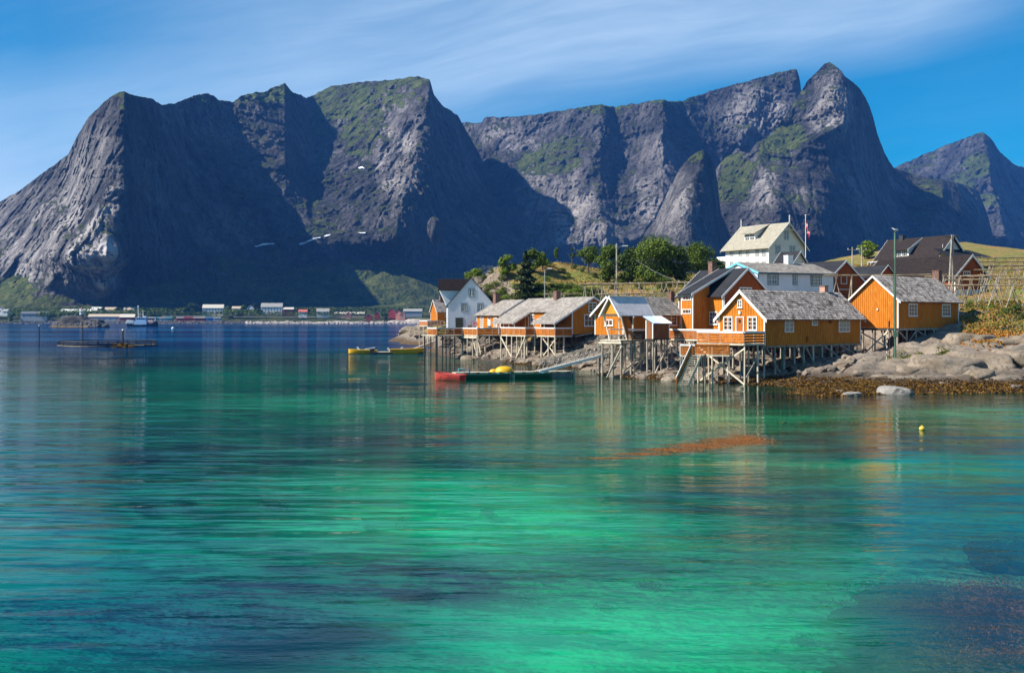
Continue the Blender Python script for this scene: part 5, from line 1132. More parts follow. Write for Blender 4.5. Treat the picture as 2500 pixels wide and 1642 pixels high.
q = MB(); q.prism([wp(-1.45, 1.35, 10.5), wp(-1.45, 3.6, 12.35), wp(-1.45, 5.85, 10.5), wp(-1.45, 5.7, 10.45), wp(-1.45, 3.6, 12.15), wp(-1.45, 1.5, 10.45)], fr2.R*5.0); q.build('cross_wing_roof', BROWNROOF, ex)
q = MB(); q.prism([wp(-1.3, 1.6, 10.6), wp(-1.3, 3.6, 12.2), wp(-1.3, 5.6, 10.6)], fr2.R*0.1); q.build('cross_wing_gable', WHITEWALL, ex)
q = MB()
for i in range(22): q.bar(wp(-1.4+i*0.226, 1.33, 10.55), wp(-1.4+i*0.226, 3.6, 12.42), 0.04, 0.05)
q.build('roof_battens', BROWNROOF, ex, kind='stuff')
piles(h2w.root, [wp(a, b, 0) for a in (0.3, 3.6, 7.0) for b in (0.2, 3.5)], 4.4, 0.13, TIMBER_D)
# red wreath-like floats hung on the wall
# --- little house at the very left of the group
h1s = House('cabin', 'small ochre cabin with a pantiled roof and brick chimney left of the white gabled house', 'cabin', (-17.9, 245.0), 22, 'L', 6.5, 5.2, 5.3, 7.85, 10.5, OCHRE, WHITE, TILE, boards=0.3, barge=0.2)
h1s.chimney(1.8, 2.4, 0.8, 9.8, zc(723, 248), BRICK); h1s.window('A', 1086, 1093, 758, 773, 2, 3)
piles(h1s.root, [h1s.pt(a, b, 0) for a in (0.2, 3, 6) for b in (0.2, 2.5, 5)], 5.3, 0.12, TIMBER_L)
q0 = V2(1024, 232); q1 = V2(1044, 226); q2 = V2(1084, 232)
dL = zig('wooden_deck', 'pale slatted deck standing on rock below the small leftmost cabin', [q0, q1, q2], 4.55, None)
deck_floor(dL, [q0, q1, q2, q2+Vector((0, 8, 0)), q0+Vector((0.5, 8, 0))], 4.55, dirv=Vector((0, 1, 0)))
piles(dL, [q0, q0.lerp(q1, .5), q1, q1.lerp(q2, .3), q1.lerp(q2, .6), q1.lerp(q2, .9)], 4.4, 0.13, TIMBER_L)
# gables glimpsed between roofs
h6 = House('shed', 'small grey-roofed shed peeking out behind the cabin with three white windows', 'shed', V2(1218, 170)[:2], 20, 'L', 3.6, 3.0, 6.0, 8.4, 9.45, WHITEWALL, WHITE, SLATE, boards=0, barge=0.15)
# ---------------------------------------------------------------- trees, shrubs, grass, rocks and weed
def leafmat(name, c1, c2, tr=0.25):
    m, t, bs = newmat(name); bs.inputs['Roughness'].default_value = 0.6; bs.inputs['Specular IOR Level'].default_value = 0.2
    geo = t.nodes.new('ShaderNodeNewGeometry')
    c = mixc(t, geo.outputs['Random Per Island'], c1, c2); t.links.new(c, bs.inputs['Base Color'])
    tl = t.nodes.new('ShaderNodeBsdfTranslucent'); t.links.new(c, tl.inputs[0])
    mx = t.nodes.new('ShaderNodeMixShader'); mx.inputs[0].default_value = tr
    t.links.new(bs.outputs[0], mx.inputs[1]); t.links.new(tl.outputs[0], mx.inputs[2])
    o = [n for n in t.nodes if n.type == 'OUTPUT_MATERIAL'][0]; t.links.new(mx.outputs[0], o.inputs[0]); return m
LEAF = leafmat('birch leaves', (0.045, 0.090, 0.010), (0.15, 0.20, 0.022)); LEAF_D = leafmat('dark leaves', (0.030, 0.060, 0.012), (0.085, 0.125, 0.020)); LEAF_B = leafmat('bright leaves', (0.085, 0.15, 0.012), (0.22, 0.29, 0.03))
CONIF = leafmat('conifer needles', (0.012, 0.026, 0.010), (0.04, 0.06, 0.016), 0.1)
BARK = simple('bark', (0.12, 0.10, 0.08), (0.06, 0.05, 0.04), 3, 0.9)
def quads_mesh(name, cen, sz, nrm, m, rs, aspect=0.7):
    """many small leaf faces"""
    n = len(cen); nrm = nrm/np.linalg.norm(nrm, axis=1)[:, None]
    r = rs.normal(size=(n, 3)); u = np.cross(nrm, r); u /= np.linalg.norm(u, axis=1)[:, None]; v = np.cross(nrm, u)
    s = sz[:, None]; a = cen-u*s; b = cen-v*s*aspect; c = cen+u*s; d = cen+v*s*aspect
    V = np.stack([a, b, c, d], 1).reshape(-1, 3)
    me = bpy.data.meshes.new(name); me.vertices.add(4*n); me.vertices.foreach_set('co', V.astype(np.float32).ravel())
    me.loops.add(4*n); me.loops.foreach_set('vertex_index', np.arange(4*n, dtype=np.int32)); me.polygons.add(n)
    me.polygons.foreach_set('loop_start', np.arange(0, 4*n, 4, dtype=np.int32)); me.polygons.foreach_set('loop_total', np.full(n, 4, dtype=np.int32))
    me.update(calc_edges=True); me.materials.append(m); return me
def crown_mesh(name, w, h, z0, lobes, n, leaf, m, seed, flat=0.75):
    rs = np.random.RandomState(seed); L = []
    for k in range(lobes):
        t = rs.rand(); ang = rs.rand()*6.28; zz = z0+(h-z0)*(0.18+0.68*t); rad = w*0.5*math.sqrt(max(0.05, 1-(2*t-0.95)**2))*0.78*rs.rand()**0.4
        L.append((math.cos(ang)*rad, math.sin(ang)*rad, zz, w*0.5*(0.30+0.26*rs.rand())))
    L.append((0, 0, h-w*0.22, w*0.22)); L = np.array(L); idx = rs.randint(0, len(L), n)
    d = rs.normal(size=(n, 3)); d /= np.linalg.norm(d, axis=1)[:, None]
    rr = (0.55+0.5*rs.rand(n)**0.6)*(1+0.18*rs.normal(size=n)); c = L[idx, :3]+d*(L[idx, 3]*rr)[:, None]*np.array([1, 1, flat])
    nn = d*0.8+rs.normal(size=(n, 3))*0.6+np.array([0, 0, 0.5])
    return quads_mesh(name, c, leaf*(0.6+0.8*rs.rand(n)), nn, m, rs), L
def tree(name, label, group, x, ytop, ybase, w_px, D, m, n=2600, leaf=0.16, lobes=9, clear=0.25, seed=0, cat='tree', kind='leaf', z=None):
    if z is None and cat == 'tree' and name != 'far_tree': D = hit(x, ybase) or D
    X = (x-1250)/F*D; zb = zat(X, D)-0.1 if z is None else z; h = CZ+(HOR-ytop)/F*D-zb; w = w_px/F*D
    root = thing(name, label, cat, (X, D, zb), group); rs = random.Random(seed)
    if kind == 'leaf':
        me, L = crown_mesh('crown', w, h, h*clear, lobes, n, leaf, m, seed)
        q = MB(); b = Vector((X, D, zb)); t1 = b+UP*h*0.55+Vector((rs.uniform(-.1, .1)*w, 0, 0)); q.tube(b, t1, 0.03*h, 0.016*h, 7)
        for l in L[:5]: q.tube(b+(t1-b)*rs.uniform(0.35, 0.95), Vector((X+l[0], D+l[1], zb+l[2])), 0.012*h, 0.005*h, 5)
        q.build('trunk', BARK, root)
    else:
        r = np.random.RandomState(seed); c = []; nn = []
        for k in range(n):
            t = r.rand()**0.85; zz = h*(0.06+0.94*t); rad = w*0.5*(1-t)**0.8*(0.75+0.35*math.sin(zz*5.5+r.rand()))
            a = r.rand()*6.28; q_ = r.rand()**0.5; c.append((math.cos(a)*rad*q_, math.sin(a)*rad*q_, zz-0.25*rad*q_)); nn.append((math.cos(a)*.4, math.sin(a)*.4, .8))
        me = quads_mesh('crown', np.array(c), leaf*(0.6+0.8*r.rand(n)), np.array(nn)+r.normal(size=(n, 3))*0.5, m, r)
        q = MB(); b = Vector((X, D, zb)); q.tube(b, b+UP*h*0.97, 0.02*h, 0.004*h, 6); q.build('trunk', BARK, root)
    o = bpy.data.objects.new('crown', me); COL.objects.link(o); o.parent = root
    return root
GT = 'trees along the top of the hill'
tree('broadleaf_tree', 'pale green bush-like tree leaning out over the left cliff edge of the hill', GT, 1158, 654, 690, 50, 172, LEAF_B, 1800, 0.15, 8, 0.05, 1, z=P(1158, 690, 172).z)
tree('birch_tree', 'slender bright green tree left of the dark conifer', GT, 1239, 619, 682, 48, 172, LEAF_B, 2600, 0.14, 9, 0.05, 2)
tree('conifer_tree', 'dark ragged conifer, the darkest tree on the hill', GT, 1284, 614, 734, 84, 160, CONIF, 5200, 0.20, 0, 0, 3, kind='con')
tree('birch_tree', 'light green tree rising directly behind the dark conifer', GT, 1303, 608, 664, 48, 178, LEAF, 2200, 0.15, 8, 0.1, 4)
tree('birch_tree', 'light green tree just right of the conifer top', GT, 1324, 614, 660, 40, 176, LEAF_B, 2000, 0.14, 8, 0.1, 5)
tree('birch_tree', 'thin sparse young tree on the bare hilltop, the left of two', GT, 1361, 604, 641, 17, 182, LEAF, 600, 0.12, 5, 0.2, 6)
tree('birch_tree', 'thin sparse young tree on the bare hilltop, the right of two', GT, 1397, 606, 642, 14, 183, LEAF_D, 480, 0.12, 4, 0.4, 7)
tree('birch_tree', 'round-topped tree with a bare visible trunk left of the dense grove', GT, 1437, 600, 668, 55, 172, LEAF, 2800, 0.14, 9, 0.42, 8)
tree('broadleaf_tree', 'dense tree at the left edge of the grove behind the tall grey pole', GT, 1488, 597, 690, 76, 168, LEAF, 5200, 0.16, 12, 0.02, 9)
tree('broadleaf_tree', 'dense dark tree just right of the tall grey pole', GT, 1541, 600, 690, 80, 166, LEAF_D, 5000, 0.16, 12, 0.02, 10)
tree('broadleaf_tree', 'largest and tallest tree in the middle of the grove', GT, 1602, 580, 692, 120, 168, LEAF, 8500, 0.17, 18, 0.02, 11)
tree('broadleaf_tree', 'dark tree filling the gap right of the tallest grove tree', GT, 1652, 598, 692, 82, 172, LEAF_D, 4600, 0.16, 12, 0.02, 12)
tree('broadleaf_tree', 'umbrella-topped tree nearest the white hotel', GT, 1705, 598, 688, 92, 176, LEAF, 5200, 0.16, 13, 0.30, 13)
tree('broadleaf_tree', 'low dark tree between the umbrella-topped tree and the hotel veranda', GT, 1744, 628, 686, 52, 178, LEAF_D, 2400, 0.15, 9, 0.05, 14)
tree('broadleaf_tree', 'bright green tree alone on the grassy slope left of the black-roofed white house', GT, 2120, 589, 632, 48, 222, LEAF_B, 3000, 0.2, 9, 0.05, 15)
GS = 'shrubs on the hillside'
shr = [(1288, 690, 34, 160, LEAF), (1312, 684, 34, 160, LEAF_B), (1345, 690, 38, 160, LEAF), (1372, 688, 36, 160, LEAF_B), (1402, 704, 40, 160, LEAF), (1432, 700, 36, 160, LEAF_D), (1205, 700, 34, 165, LEAF), (1222, 706, 34, 162, LEAF_B), (1458, 706, 36, 158, LEAF), (1576, 672, 44, 166, LEAF), (1628, 676, 44, 166, LEAF_D), (1672, 664, 44, 168, LEAF), (1518, 668, 44, 166, LEAF), (1215, 718, 36, 160, LEAF_D), (1262, 722, 34, 157, LEAF), (1280, 708, 30, 157, LEAF_B), (1310, 704, 36, 157, LEAF_D), (1340, 700, 40, 157, LEAF), (1366, 712, 38, 157, LEAF_B), (1392, 690, 36, 160, LEAF_D), (1395, 716, 40, 157, LEAF_D), (1420, 694, 34, 160, LEAF), (1440, 716, 44, 157, LEAF), (1465, 722, 40, 157, LEAF_D), (1180, 668, 24, 170, LEAF_B), (1210, 684, 30, 170, LEAF_B), (1228, 672, 24, 170, LEAF), (1260, 690, 30, 165, LEAF), (1334, 672, 24, 170, LEAF_B), (1385, 668, 20, 170, LEAF), (1190, 690, 36, 166, LEAF_B), (1200, 708, 40, 162, LEAF), (1232, 700, 34, 160, LEAF), (1240, 715, 36, 157, LEAF_B), (1297, 700, 40, 156, LEAF_B), (1318, 690, 38, 160, LEAF), (1330, 706, 44, 155, LEAF_B), (1358, 690, 40, 160, LEAF_D), (1378, 704, 46, 156, LEAF),
 (1408, 700, 46, 157, LEAF_B), (1428, 710, 40, 154, LEAF), (1452, 664, 24, 166, LEAF_D), (1452, 700, 44, 152, LEAF_D), (1478, 712, 36, 150, LEAF), (1374, 654, 26, 174, LEAF_D), (1342, 638, 26, 178, LEAF), (1404, 644, 22, 178, LEAF_D), (1198, 660, 16, 176, LEAF), (1268, 668, 22, 172, LEAF), (1424, 655, 16, 175, LEAF_D), (1480, 678, 22, 164, LEAF_D),
 (1350, 715, 30, 152, LEAF), (1300, 716, 30, 153, LEAF), (1500, 690, 30, 160, LEAF_D), (1560, 690, 30, 160, LEAF_D), (1620, 694, 36, 160, LEAF_D), (1680, 690, 36, 164, LEAF_D), (2482, 738, 46, 118, LEAF_D), (2450, 752, 34, 117, LEAF), (2500, 760, 40, 114, LEAF_D), (2420, 748, 26, 119, LEAF_B), (2540, 740, 50, 120, LEAF_D), (2370, 742, 26, 121, LEAF)]
protos = [crown_mesh('foliage', 2.0, 1.9, 0.0, 7, 900, 0.075, mm, 100+i)[0] for i, mm in enumerate((LEAF, LEAF_D, LEAF_B))]
rnd = random.Random(12)
sdesc = {LEAF.name: 'mid green', LEAF_D.name: 'dark green', LEAF_B.name: 'bright green'}
for i, (x, y, w, D, m) in enumerate(shr):
    if x < 2000:
        D = hit(x, y+0.55*w, 150.0 if x < 1470 else 146.0) or D; w *= 1.5 if 1270 < x < 1480 and y > 680 else 1.15
    X = (x-1250)/F*D; zb = zat(X, D)-0.2; s = w/F*D/2.0; top = CZ+(HOR-y)/F*D; hz_ = max(0.6, (top-zb)/1.9)
    hz_ = min(hz_, s*1.5)
    o = bpy.data.objects.new('shrub', protos[(LEAF, LEAF_D, LEAF_B).index(m)]); COL.objects.link(o); o.location = (X, D, zb); o.scale = (s, s, hz_); o.rotation_euler = (0, 0, rnd.random()*6)
    where = 'low on the hillside behind the cabin roofs' if x < 1470 and y > 680 else ('on the bare top of the hill' if x < 1470 else ('at the foot of the tree grove' if x < 2000 else 'in dry grass above the rocks at the far right'))
    tag(o, '%s leafy shrub %s' % (sdesc[m.name], where), 'shrub', '%s shrubs %s' % (sdesc[m.name], where))
# grass tufts
def scatter(name, m, n, fx, seed, size, up=1.0):
    rs = np.random.RandomState(seed); px, D, k = fx(rs, n); X = (px-1250)/F*D
    Z = np.array([zat(a, b) for a, b in zip(X, D)]); keep = Z > k; X, D, Z = X[keep], D[keep], Z[keep]; n = len(X)
    s = size*(0.5+rs.rand(n)); c = np.stack([X, D, Z+s*0.35], -1); nn = rs.normal(size=(n, 3)); nn[:, 2] *= 0.25
    me = quads_mesh(name, c, s, nn, m, rs, 0.8); o = bpy.data.objects.new(name, me); COL.objects.link(o); o['kind'] = 'stuff'; return o
DRY = leafmat('dry grass', (0.30, 0.155, 0.035), (0.40, 0.25, 0.08), 0.2); GREENG = leafmat('green grass', (0.10, 0.125, 0.014), (0.20, 0.19, 0.03), 0.2); ORG = leafmat('orange moss', (0.36, 0.13, 0.015), (0.46, 0.22, 0.04), 0.2)
def f_hill(rs, n): return rs.uniform(1165, 2560, n), rs.uniform(138, 215, n), 7.0
scatter('dry_grass', DRY, 22000, f_hill, 1, 0.12); scatter('green_grass', GREENG, 22000, f_hill, 2, 0.12)
def f_right(rs, n):
    D = rs.uniform(103, 128, n); px = rs.uniform(2345, 2560, n); return px, D, 4.4
scatter('dry_grass', DRY, 5000, f_right, 3, 0.16); scatter('green_grass', GREENG, 5000, f_right, 4, 0.15)
def f_org(rs, n):
    return 2420+rs.normal(size=n)*28, 105+rs.normal(size=n)*2.2, 2.0
scatter('orange_heath', ORG, 2600, f_org, 5, 0.15); scatter('green_heath', GREENG, 900, f_org, 6, 0.12)
def f_ledge(rs, n): return rs.choice([2205, 2245, 2300, 2180], n)+rs.normal(size=n)*10, 98.5+rs.normal(size=n)*0.8, 2.0
scatter('ledge_grass', GREENG, 900, f_ledge, 7, 0.10)
# brown weed over the tide line
WEED = leafmat('bladder wrack', (0.055, 0.026, 0.005), (0.24, 0.125, 0.014), 0.1); WEED2 = leafmat('dark wrack', (0.02, 0.012, 0.005), (0.09, 0.05, 0.01), 0.05)
def weedcover(name, m, n, seed, zlo, zhi, size):
    rs = np.random.RandomState(seed); px = rs.uniform(1230, 2620, n*5); D = rs.uniform(74, 142, n*5); X = (px-1250)/F*D
    i = np.clip(np.searchsorted(gx, X)-1, 0, len(gx)-2); j = np.clip(np.searchsorted(gy, D)-1, 0, len(gy)-2)
    fx = (X-gx[i])/(gx[i+1]-gx[i]); fy = (D-gy[j])/(gy[j+1]-gy[j]); Z = (GZ[i, j]*(1-fx)+GZ[i+1, j]*fx)*(1-fy)+(GZ[i, j+1]*(1-fx)+GZ[i+1, j+1]*fx)*fy
    cl = fbm(X/1.4, D/1.4, X*0+seed, 3)*0.45; keep = (Z > zlo) & (Z+cl < zhi) & (D < 140); X, D, Z = X[keep][:n], D[keep][:n], Z[keep][:n]; n = len(X)
    s = size*(0.5+rs.rand(n)); hump = np.maximum(0, fbm(X/0.9, D/0.9, X*0+3, 3))*0.32
    c = np.stack([X, D, Z+hump+s*0.15], -1); nn = rs.normal(size=(n, 3))*0.7; nn[:, 2] += 0.6
    me = quads_mesh(name, c, s, nn, m, rs, 0.5); o = bpy.data.objects.new(name, me); COL.objects.link(o); o['kind'] = 'stuff'
weedcover('seaweed', WEED, 50000, 1, -0.12, 0.62, 0.10); weedcover('dark_seaweed', WEED2, 26000, 2, -0.2, 0.8, 0.10)
# rocks
ROCK = simple('shore rock', (0.175, 0.135, 0.095), (0.27, 0.225, 0.175), 0.9, 0.85, 0.05, 5, (1, 1, 1), c3=(0.10, 0.08, 0.06), s3=3.0, spec=0.2)
ROCK_W = simple('wet rock', (0.14, 0.11, 0.085), (0.22, 0.18, 0.14), 1.2, 0.7, 0.04, 6, c3=(0.05, 0.035, 0.02), s3=3.0)
PALEROCK = simple('pale boulder', (0.30, 0.28, 0.25), (0.20, 0.18, 0.16), 1.5, 0.85, 0.03, 8, c3=(0.20, 0.18, 0.16), s3=5.0)
def rock(x, D, w, d, h, seed, m, label, group, name='rock', z=None, rz=0.0, sink=0.3, amp=0.28, cat='rock', sub=3):
    bm = bmesh.new(); bmesh.ops.create_icosphere(bm, subdivisions=sub, radius=1.0); co = np.array([v.co[:] for v in bm.verts])
    rs = np.random.RandomState(seed); K = 16 if sub > 2 else 11
    N = rs.normal(size=(K, 3))*np.array([1, 1, 0.8]); N /= np.linalg.norm(N, axis=1)[:, None]; N[0] = (0.1, -0.1, 0.99)
    dist = rs.uniform(0.68, 1.0, K); dist[0] = rs.uniform(.55, .75); dp = co@N.T
    r = np.min(np.where(dp > 0.05, dist[None, :]/np.maximum(dp, 0.05), 9.0), axis=1); r = np.minimum(r, 1.12)
    k = fbm(co[:, 0]*2.1+seed*3.7, co[:, 1]*2.1, co[:, 2]*2.1, 4, 0.55); f = fbm(co[:, 0]*1.3-seed, co[:, 1]*1.3, co[:, 2]*2.3, 3, 0.5, True)
    co = co*(r+amp*0.30*k-0.10*np.clip(f-0.45, 0, 1)*2)[:, None]
    co = co*np.array([w/2, d/2, h])
    for v, c in zip(bm.verts, co): v.co = c
    me = bpy.data.meshes.new(name); bm.to_mesh(me); bm.free(); me.materials.append(m)
    if sub > 3: me.polygons.foreach_set('use_smooth', [True]*len(me.polygons)); 
    X = (x-1250)/F*D; zb = (zat(X, D) if z is None else z)-h*sink
    o = bpy.data.objects.new(name, me); COL.objects.link(o); o.location = (X, D, zb); o.rotation_euler = (0, 0, rz); return tag(o, label, cat, group)
rock(2183, 81.6, 2.9, 1.9, 0.95, 3, PALEROCK, 'pale rounded boulder standing alone at the edge of the brown seaweed', None, 'boulder', z=0.0, sink=0.08, rz=0.1)
rock(2080, 80.3, 1.9, 1.0, 0.40, 5, PALEROCK, 'low pale rock lying in the seaweed left of the lone boulder', None, 'boulder', z=0.05, sink=0.1)
rock(2050, 82.5, 0.9, 0.7, 0.35, 6, ROCK, 'small grey stone in the seaweed left of the low pale rock', None, 'boulder', z=0.1, sink=0.1)
gr = 'rocks along the tide line below the near cabin'
r_ = random.Random(31)
for x, D, w, h in ((1720, 99, 2.4, 1.0), (1690, 98, 1.6, .8), (1755, 100, 1.8, .9), (1788, 100, 3.0, 1.5), (1815, 100, 2.4, 1.3), (1832, 99, 2.0, 0.9), (1855, 98, 2.6, .8), (1880, 97, 2.4, 0.9), (1740, 97, 1.4, .5), (1905, 98, 2.2, .7), (1780, 97.5, 1.6, .5), (1935, 97, 2.8, .7), (1700, 101, 2.4, 1.2), (1830, 101, 2.2, 1.4)):
    rock(x, D, w, w*0.8, h, r_.randint(0, 999), ROCK if h > 0.85 else ROCK_W, 'brown-grey rock on the shore under the near cabin and its deck', gr, rz=r_.random()*3, sub=3)
gr = 'rocks under the row of cabins on the left'
for i in range(58):
    x = r_.uniform(1105, 1660); base = np.interp(x, [1105, 1200, 1300, 1400, 1480, 1560, 1660], [158, 147, 134, 126, 109, 105, 100]); D = base+r_.uniform(-2, 9); w = r_.uniform(1.0, 3.6)
    rock(x, D, w, w*r_.uniform(.7, 1.1), w*r_.uniform(.22, .42), r_.randint(0, 999), r_.choice([ROCK, ROCK, ROCK_W]), 'brown rock on the shore among the piles of the cabin row', gr, rz=r_.random()*3, sub=2)
def rubble(name, m, n, seed, x0, x1, dlo, dhi, size):
    rs = random.Random(seed); q = MB(); bm = bmesh.new(); bmesh.ops.create_icosphere(bm, subdivisions=1, radius=1); base = [v.co.copy() for v in bm.verts]; fc = [[v.index for v in f.verts] for f in bm.faces]; bm.free()
    for i in range(n):
        x = rs.uniform(x0, x1); bD = float(np.interp(x, [1060, 1110, 1200, 1300, 1400, 1480, 1560, 1660, 1870, 2100], [190, 160, 149, 137, 130, 112, 107, 102, 100, 96])); D = bD+rs.uniform(dlo, dhi)**1.0
        X = (x-1250)/F*D; z = zat(X, D)
        if z < -0.1 or z > 5.5: continue
        s = size*rs.uniform(.35, 1.5); k = len(q.v); sx, sz = s*rs.uniform(.8, 1.6), s*rs.uniform(.4, .75); a = rs.random()*3
        for v in base:
            w = Vector((v.x*sx, v.y*s, v.z*sz))*rs.uniform(.75, 1.2); q.v.append(Vector((X+w.x*math.cos(a)-w.y*math.sin(a), D+w.x*math.sin(a)+w.y*math.cos(a), z+w.z)))
        q.f += [tuple(k+b for b in g) for g in fc]
    o = q.build(name, m, recalc=False); o['kind'] = 'stuff'
rubble('shore_stones', ROCK, 900, 5, 1080, 2080, -3, 22, .55); rubble('wet_shore_stones', ROCK_W, 900, 6, 1080, 2100, -4, 24, .6)
gr = 'rock ledges above the seaweed on the right'
for (x, D, w, d, h, mt), lb in zip(((2235, 93.5, 7.0, 5.0, 1.6, ROCK), (2320, 94.5, 9.0, 6.5, 2.3, ROCK), (2405, 95, 7.5, 5.5, 1.9, ROCK), (2490, 96, 7.0, 5.0, 2.0, ROCK), (2190, 89.8, 5.5, 3.2, 0.9, ROCK), (2270, 89.5, 4.5, 2.8, 0.8, ROCK_W), (2340, 89.5, 3.0, 2.2, 1.0, ROCK_W), (2385, 89.2, 3.4, 2.4, 0.9, ROCK), (2450, 89, 5.0, 3.0, 1.0, ROCK), (2175, 91, 2.6, 2.4, .9, ROCK_W), (2380, 104, 6.0, 5.0, 1.5, ROCK), (2460, 103, 8.0, 5.5, 1.9, ROCK), (2540, 101, 7, 5, 2, ROCK), (2390, 118, 3.6, 2.4, 1.0, ROCK), (2350, 117, 3.0, 2.0, 1.1, ROCK), (2310, 86.2, 1.6, 1.2, .5, ROCK), (2480, 85.5, 1.5, 1, .4, ROCK_W), (2130, 92, 4.5, 3, .9, ROCK_W)),
    ('smooth rock slab just right of the foot of the tall green pole', 'biggest smooth rock slab of the right shore, in its middle', 'smooth rock slab right of the biggest slab on the right shore', 'rock slab cut by the right edge of the view, below the heath', 'low rock behind the lone pale boulder, against the seaweed', 'dark wet rock at the foot of the biggest slab', 'small dark wet rock at the seaweed edge, second right below the biggest slab', 'grey rock in the seaweed edge below the slab right of the biggest one', 'low wide rock at the seaweed edge near the right edge of the view', 'dark rock in shade between the green pole and the lone boulder', 'rock rising behind the orange heath clump', 'wide rock outcrop just right of the orange heath clump', 'rock outcrop leaving the view at right above the slabs', 'pale rock in dry grass below the nearest drying rack legs', 'pale rock beside the right end of the right hand cabin', 'small stone poking out of the seaweed right of the lone boulder', 'small dark stone in the seaweed near the right edge of the view', 'low dark rock in the shade under the right end of the nearest cabin')):
    rock(x, D, w, d, h, r_.randint(0, 999), mt, lb, gr, rz=r_.uniform(-.3, .5), sub=4, sink=0.45, amp=0.34)
gr = 'rocks on the cliff end of the hill'
for x, D, w, h in ((1172, 172, 3.6, 2.6), (1180, 169, 3.4, 2.2), (1190, 168, 3.0, 1.6), (1212, 166, 2.8, 1.3), (1165, 170, 2.4, 1.8), (1222, 165, 2.0, 1.0)):
    rock(x, D, w, w*.8, h, r_.randint(0, 999), ROCK, 'pale lichen-grey rock on the cliff end of the hill behind the white house', gr, sub=3, sink=0.3)
gr = 'rocks below the small leftmost cabin'
for x, D, w, h in ((985, 292, 9, 1.5), (1005, 280, 9, 3.0), (1025, 268, 8, 3.8), (1015, 255, 6, 1.5), (1045, 250, 8, 3.2), (1000, 262, 7, 1.0), (1040, 240, 6, 1.2)):
    rock(x, D, w, w*.9, h, r_.randint(0, 999), ROCK, 'smooth pale brown rock of the small headland below the leftmost cabin', gr, sub=3, sink=0.3)
# submerged weed-covered rocks and the kelp bank
KELP = simple('kelp', (0.12, 0.045, 0.018), (0.26, 0.10, 0.035), 2.6, 0.6, 0.10, 12, c3=(0.30, 0.14, 0.04), s3=7.0)
for x, y, w, d, h, zt in ((2470, 1330, 3.2, 2.4, .7, -.75), (2440, 1440, 3.0, 2.0, .6, -.45), (2330, 1500, 3.4, 2.0, .5, -.28), (2440, 1560, 4.4, 2.0, .6, -.22), (2220, 1430, 2.6, 1.4, .5, -.85), (2170, 1440, 1.5, 1.2, .45, -.9), (2480, 1620, 3.0, 1.6, .6, -.3), (2040, 1625, 0.6, .4, .4, -.6), (2120, 1475, 1.8, 1.0, .4, -.95), (2490, 1480, 2.4, 1.5, .6, -.3)):
    D = (CZ-zt)*F/(y-HOR); rock(x, D, w, d, h, r_.randint(0, 999), KELP, 'kelp-covered brown rock under water in the lower right corner', 'kelp-covered rocks under water at lower right', 'underwater_rock', z=zt-h*.75, sink=0, sub=4, amp=0.9)
def weedmass(name, label, cat, group, pts, n, leaf, m, seed, zc_=-0.35, zs=0.12, kind=None):
    """fronds scattered round the given pixel spots (x, y, radius along, radius across), below the surface"""
    rs = np.random.RandomState(seed); C = []; wts = np.array([p[2]*p[3] for p in pts]); idx = rs.choice(len(pts), n, p=wts/wts.sum())
    for k in idx:
        x, y, ra, rc = pts[k]; D = (CZ-zc_)*F/(y-HOR); r = rs.normal(size=2)*0.55; C.append(((x-1250)/F*D+r[0]*ra, D+r[1]*rc, zc_+rs.normal()*zs))
    C = np.array(C); C[:, 2] = np.minimum(C[:, 2], -0.04 if zc_ < -0.03 else 0.012); o0 = C.mean(0); nn = rs.normal(size=(n, 3))*(0.5 if zc_ < -0.03 else 0.12)+np.array([0, 0, 1.0])
    me = quads_mesh(name, C-o0, leaf*(.4+1.2*rs.rand(n)), nn, m, rs, 0.28); o = bpy.data.objects.new(name, me); COL.objects.link(o); o.location = o0
    if kind: o['kind'] = kind
    else: tag(o, label, cat, group)
KELPL = leafmat('kelp fronds', (0.14, 0.050, 0.012), (0.50, 0.20, 0.045), 0.2); KELPD = leafmat('dark fronds', (0.02, 0.016, 0.01), (0.07, 0.05, 0.025), 0.1)
weedmass('kelp_bank', 'orange-brown kelp bank lying just under the surface in mid cove', 'seaweed', None, [(1500, 1118, 1.2, .25), (1570, 1108, 1.3, .5), (1640, 1098, 1.3, .8), (1710, 1088, 1.3, 1.1), (1780, 1078, 1.2, 1.5), (1830, 1072, .9, 1.9)], 46000, .045, KELPL, 61, -0.004, .008)
weedmass('kelp_bank', 'thin brown kelp streak under the water right of the kelp bank, toward the boulder', 'seaweed', None, [(1990, 1038, 1.6, .5), (2080, 1034, 1.6, .5), (2180, 1036, 1.6, .5)], 2500, .12, KELPL, 62, -0.14, .05)
weedmass('corner_kelp', '', '', None, [(2470, 1330, 1.0, .5), (2440, 1430, 1.3, .5), (2330, 1490, 1.4, .45), (2440, 1545, 1.9, .5), (2200, 1430, 1.1, .4), (2480, 1600, 1.4, .4), (2380, 1560, 1.2, .4), (2120, 1470, .8, .3)], 14000, .035, KELPL, 63, -0.26, .06, kind='stuff')
for i, (x, y, w, d) in enumerate(((1270, 1478, .5, .3), (1475, 1490, .38, .25), (1585, 1438, .5, .16), (345, 1052, 1.9, .9), (500, 1022, 1.1, .4), (570, 1028, .8, .4), (980, 1276, .3, .15), (670, 1230, .6, .3), (350, 1240, .5, .25), (450, 1225, .5, .2), (905, 1290, .25, .15), (1190, 1250, .3, .15), (1960, 1570, .35, .25))):
    weedmass('weed_clump', 'dark soft-edged weed clump seen through the water on the sandy bed', 'seaweed', 'weed clumps on the sandy sea bed', [(x, y, w*.7, d*.9), (x+25*w, y+6, w*.6, d*.5), (x-30*w, y-3, w*.5, d*.5)], 2600, .022+.02*w, KELPD, 70+i, -1.35, .08)
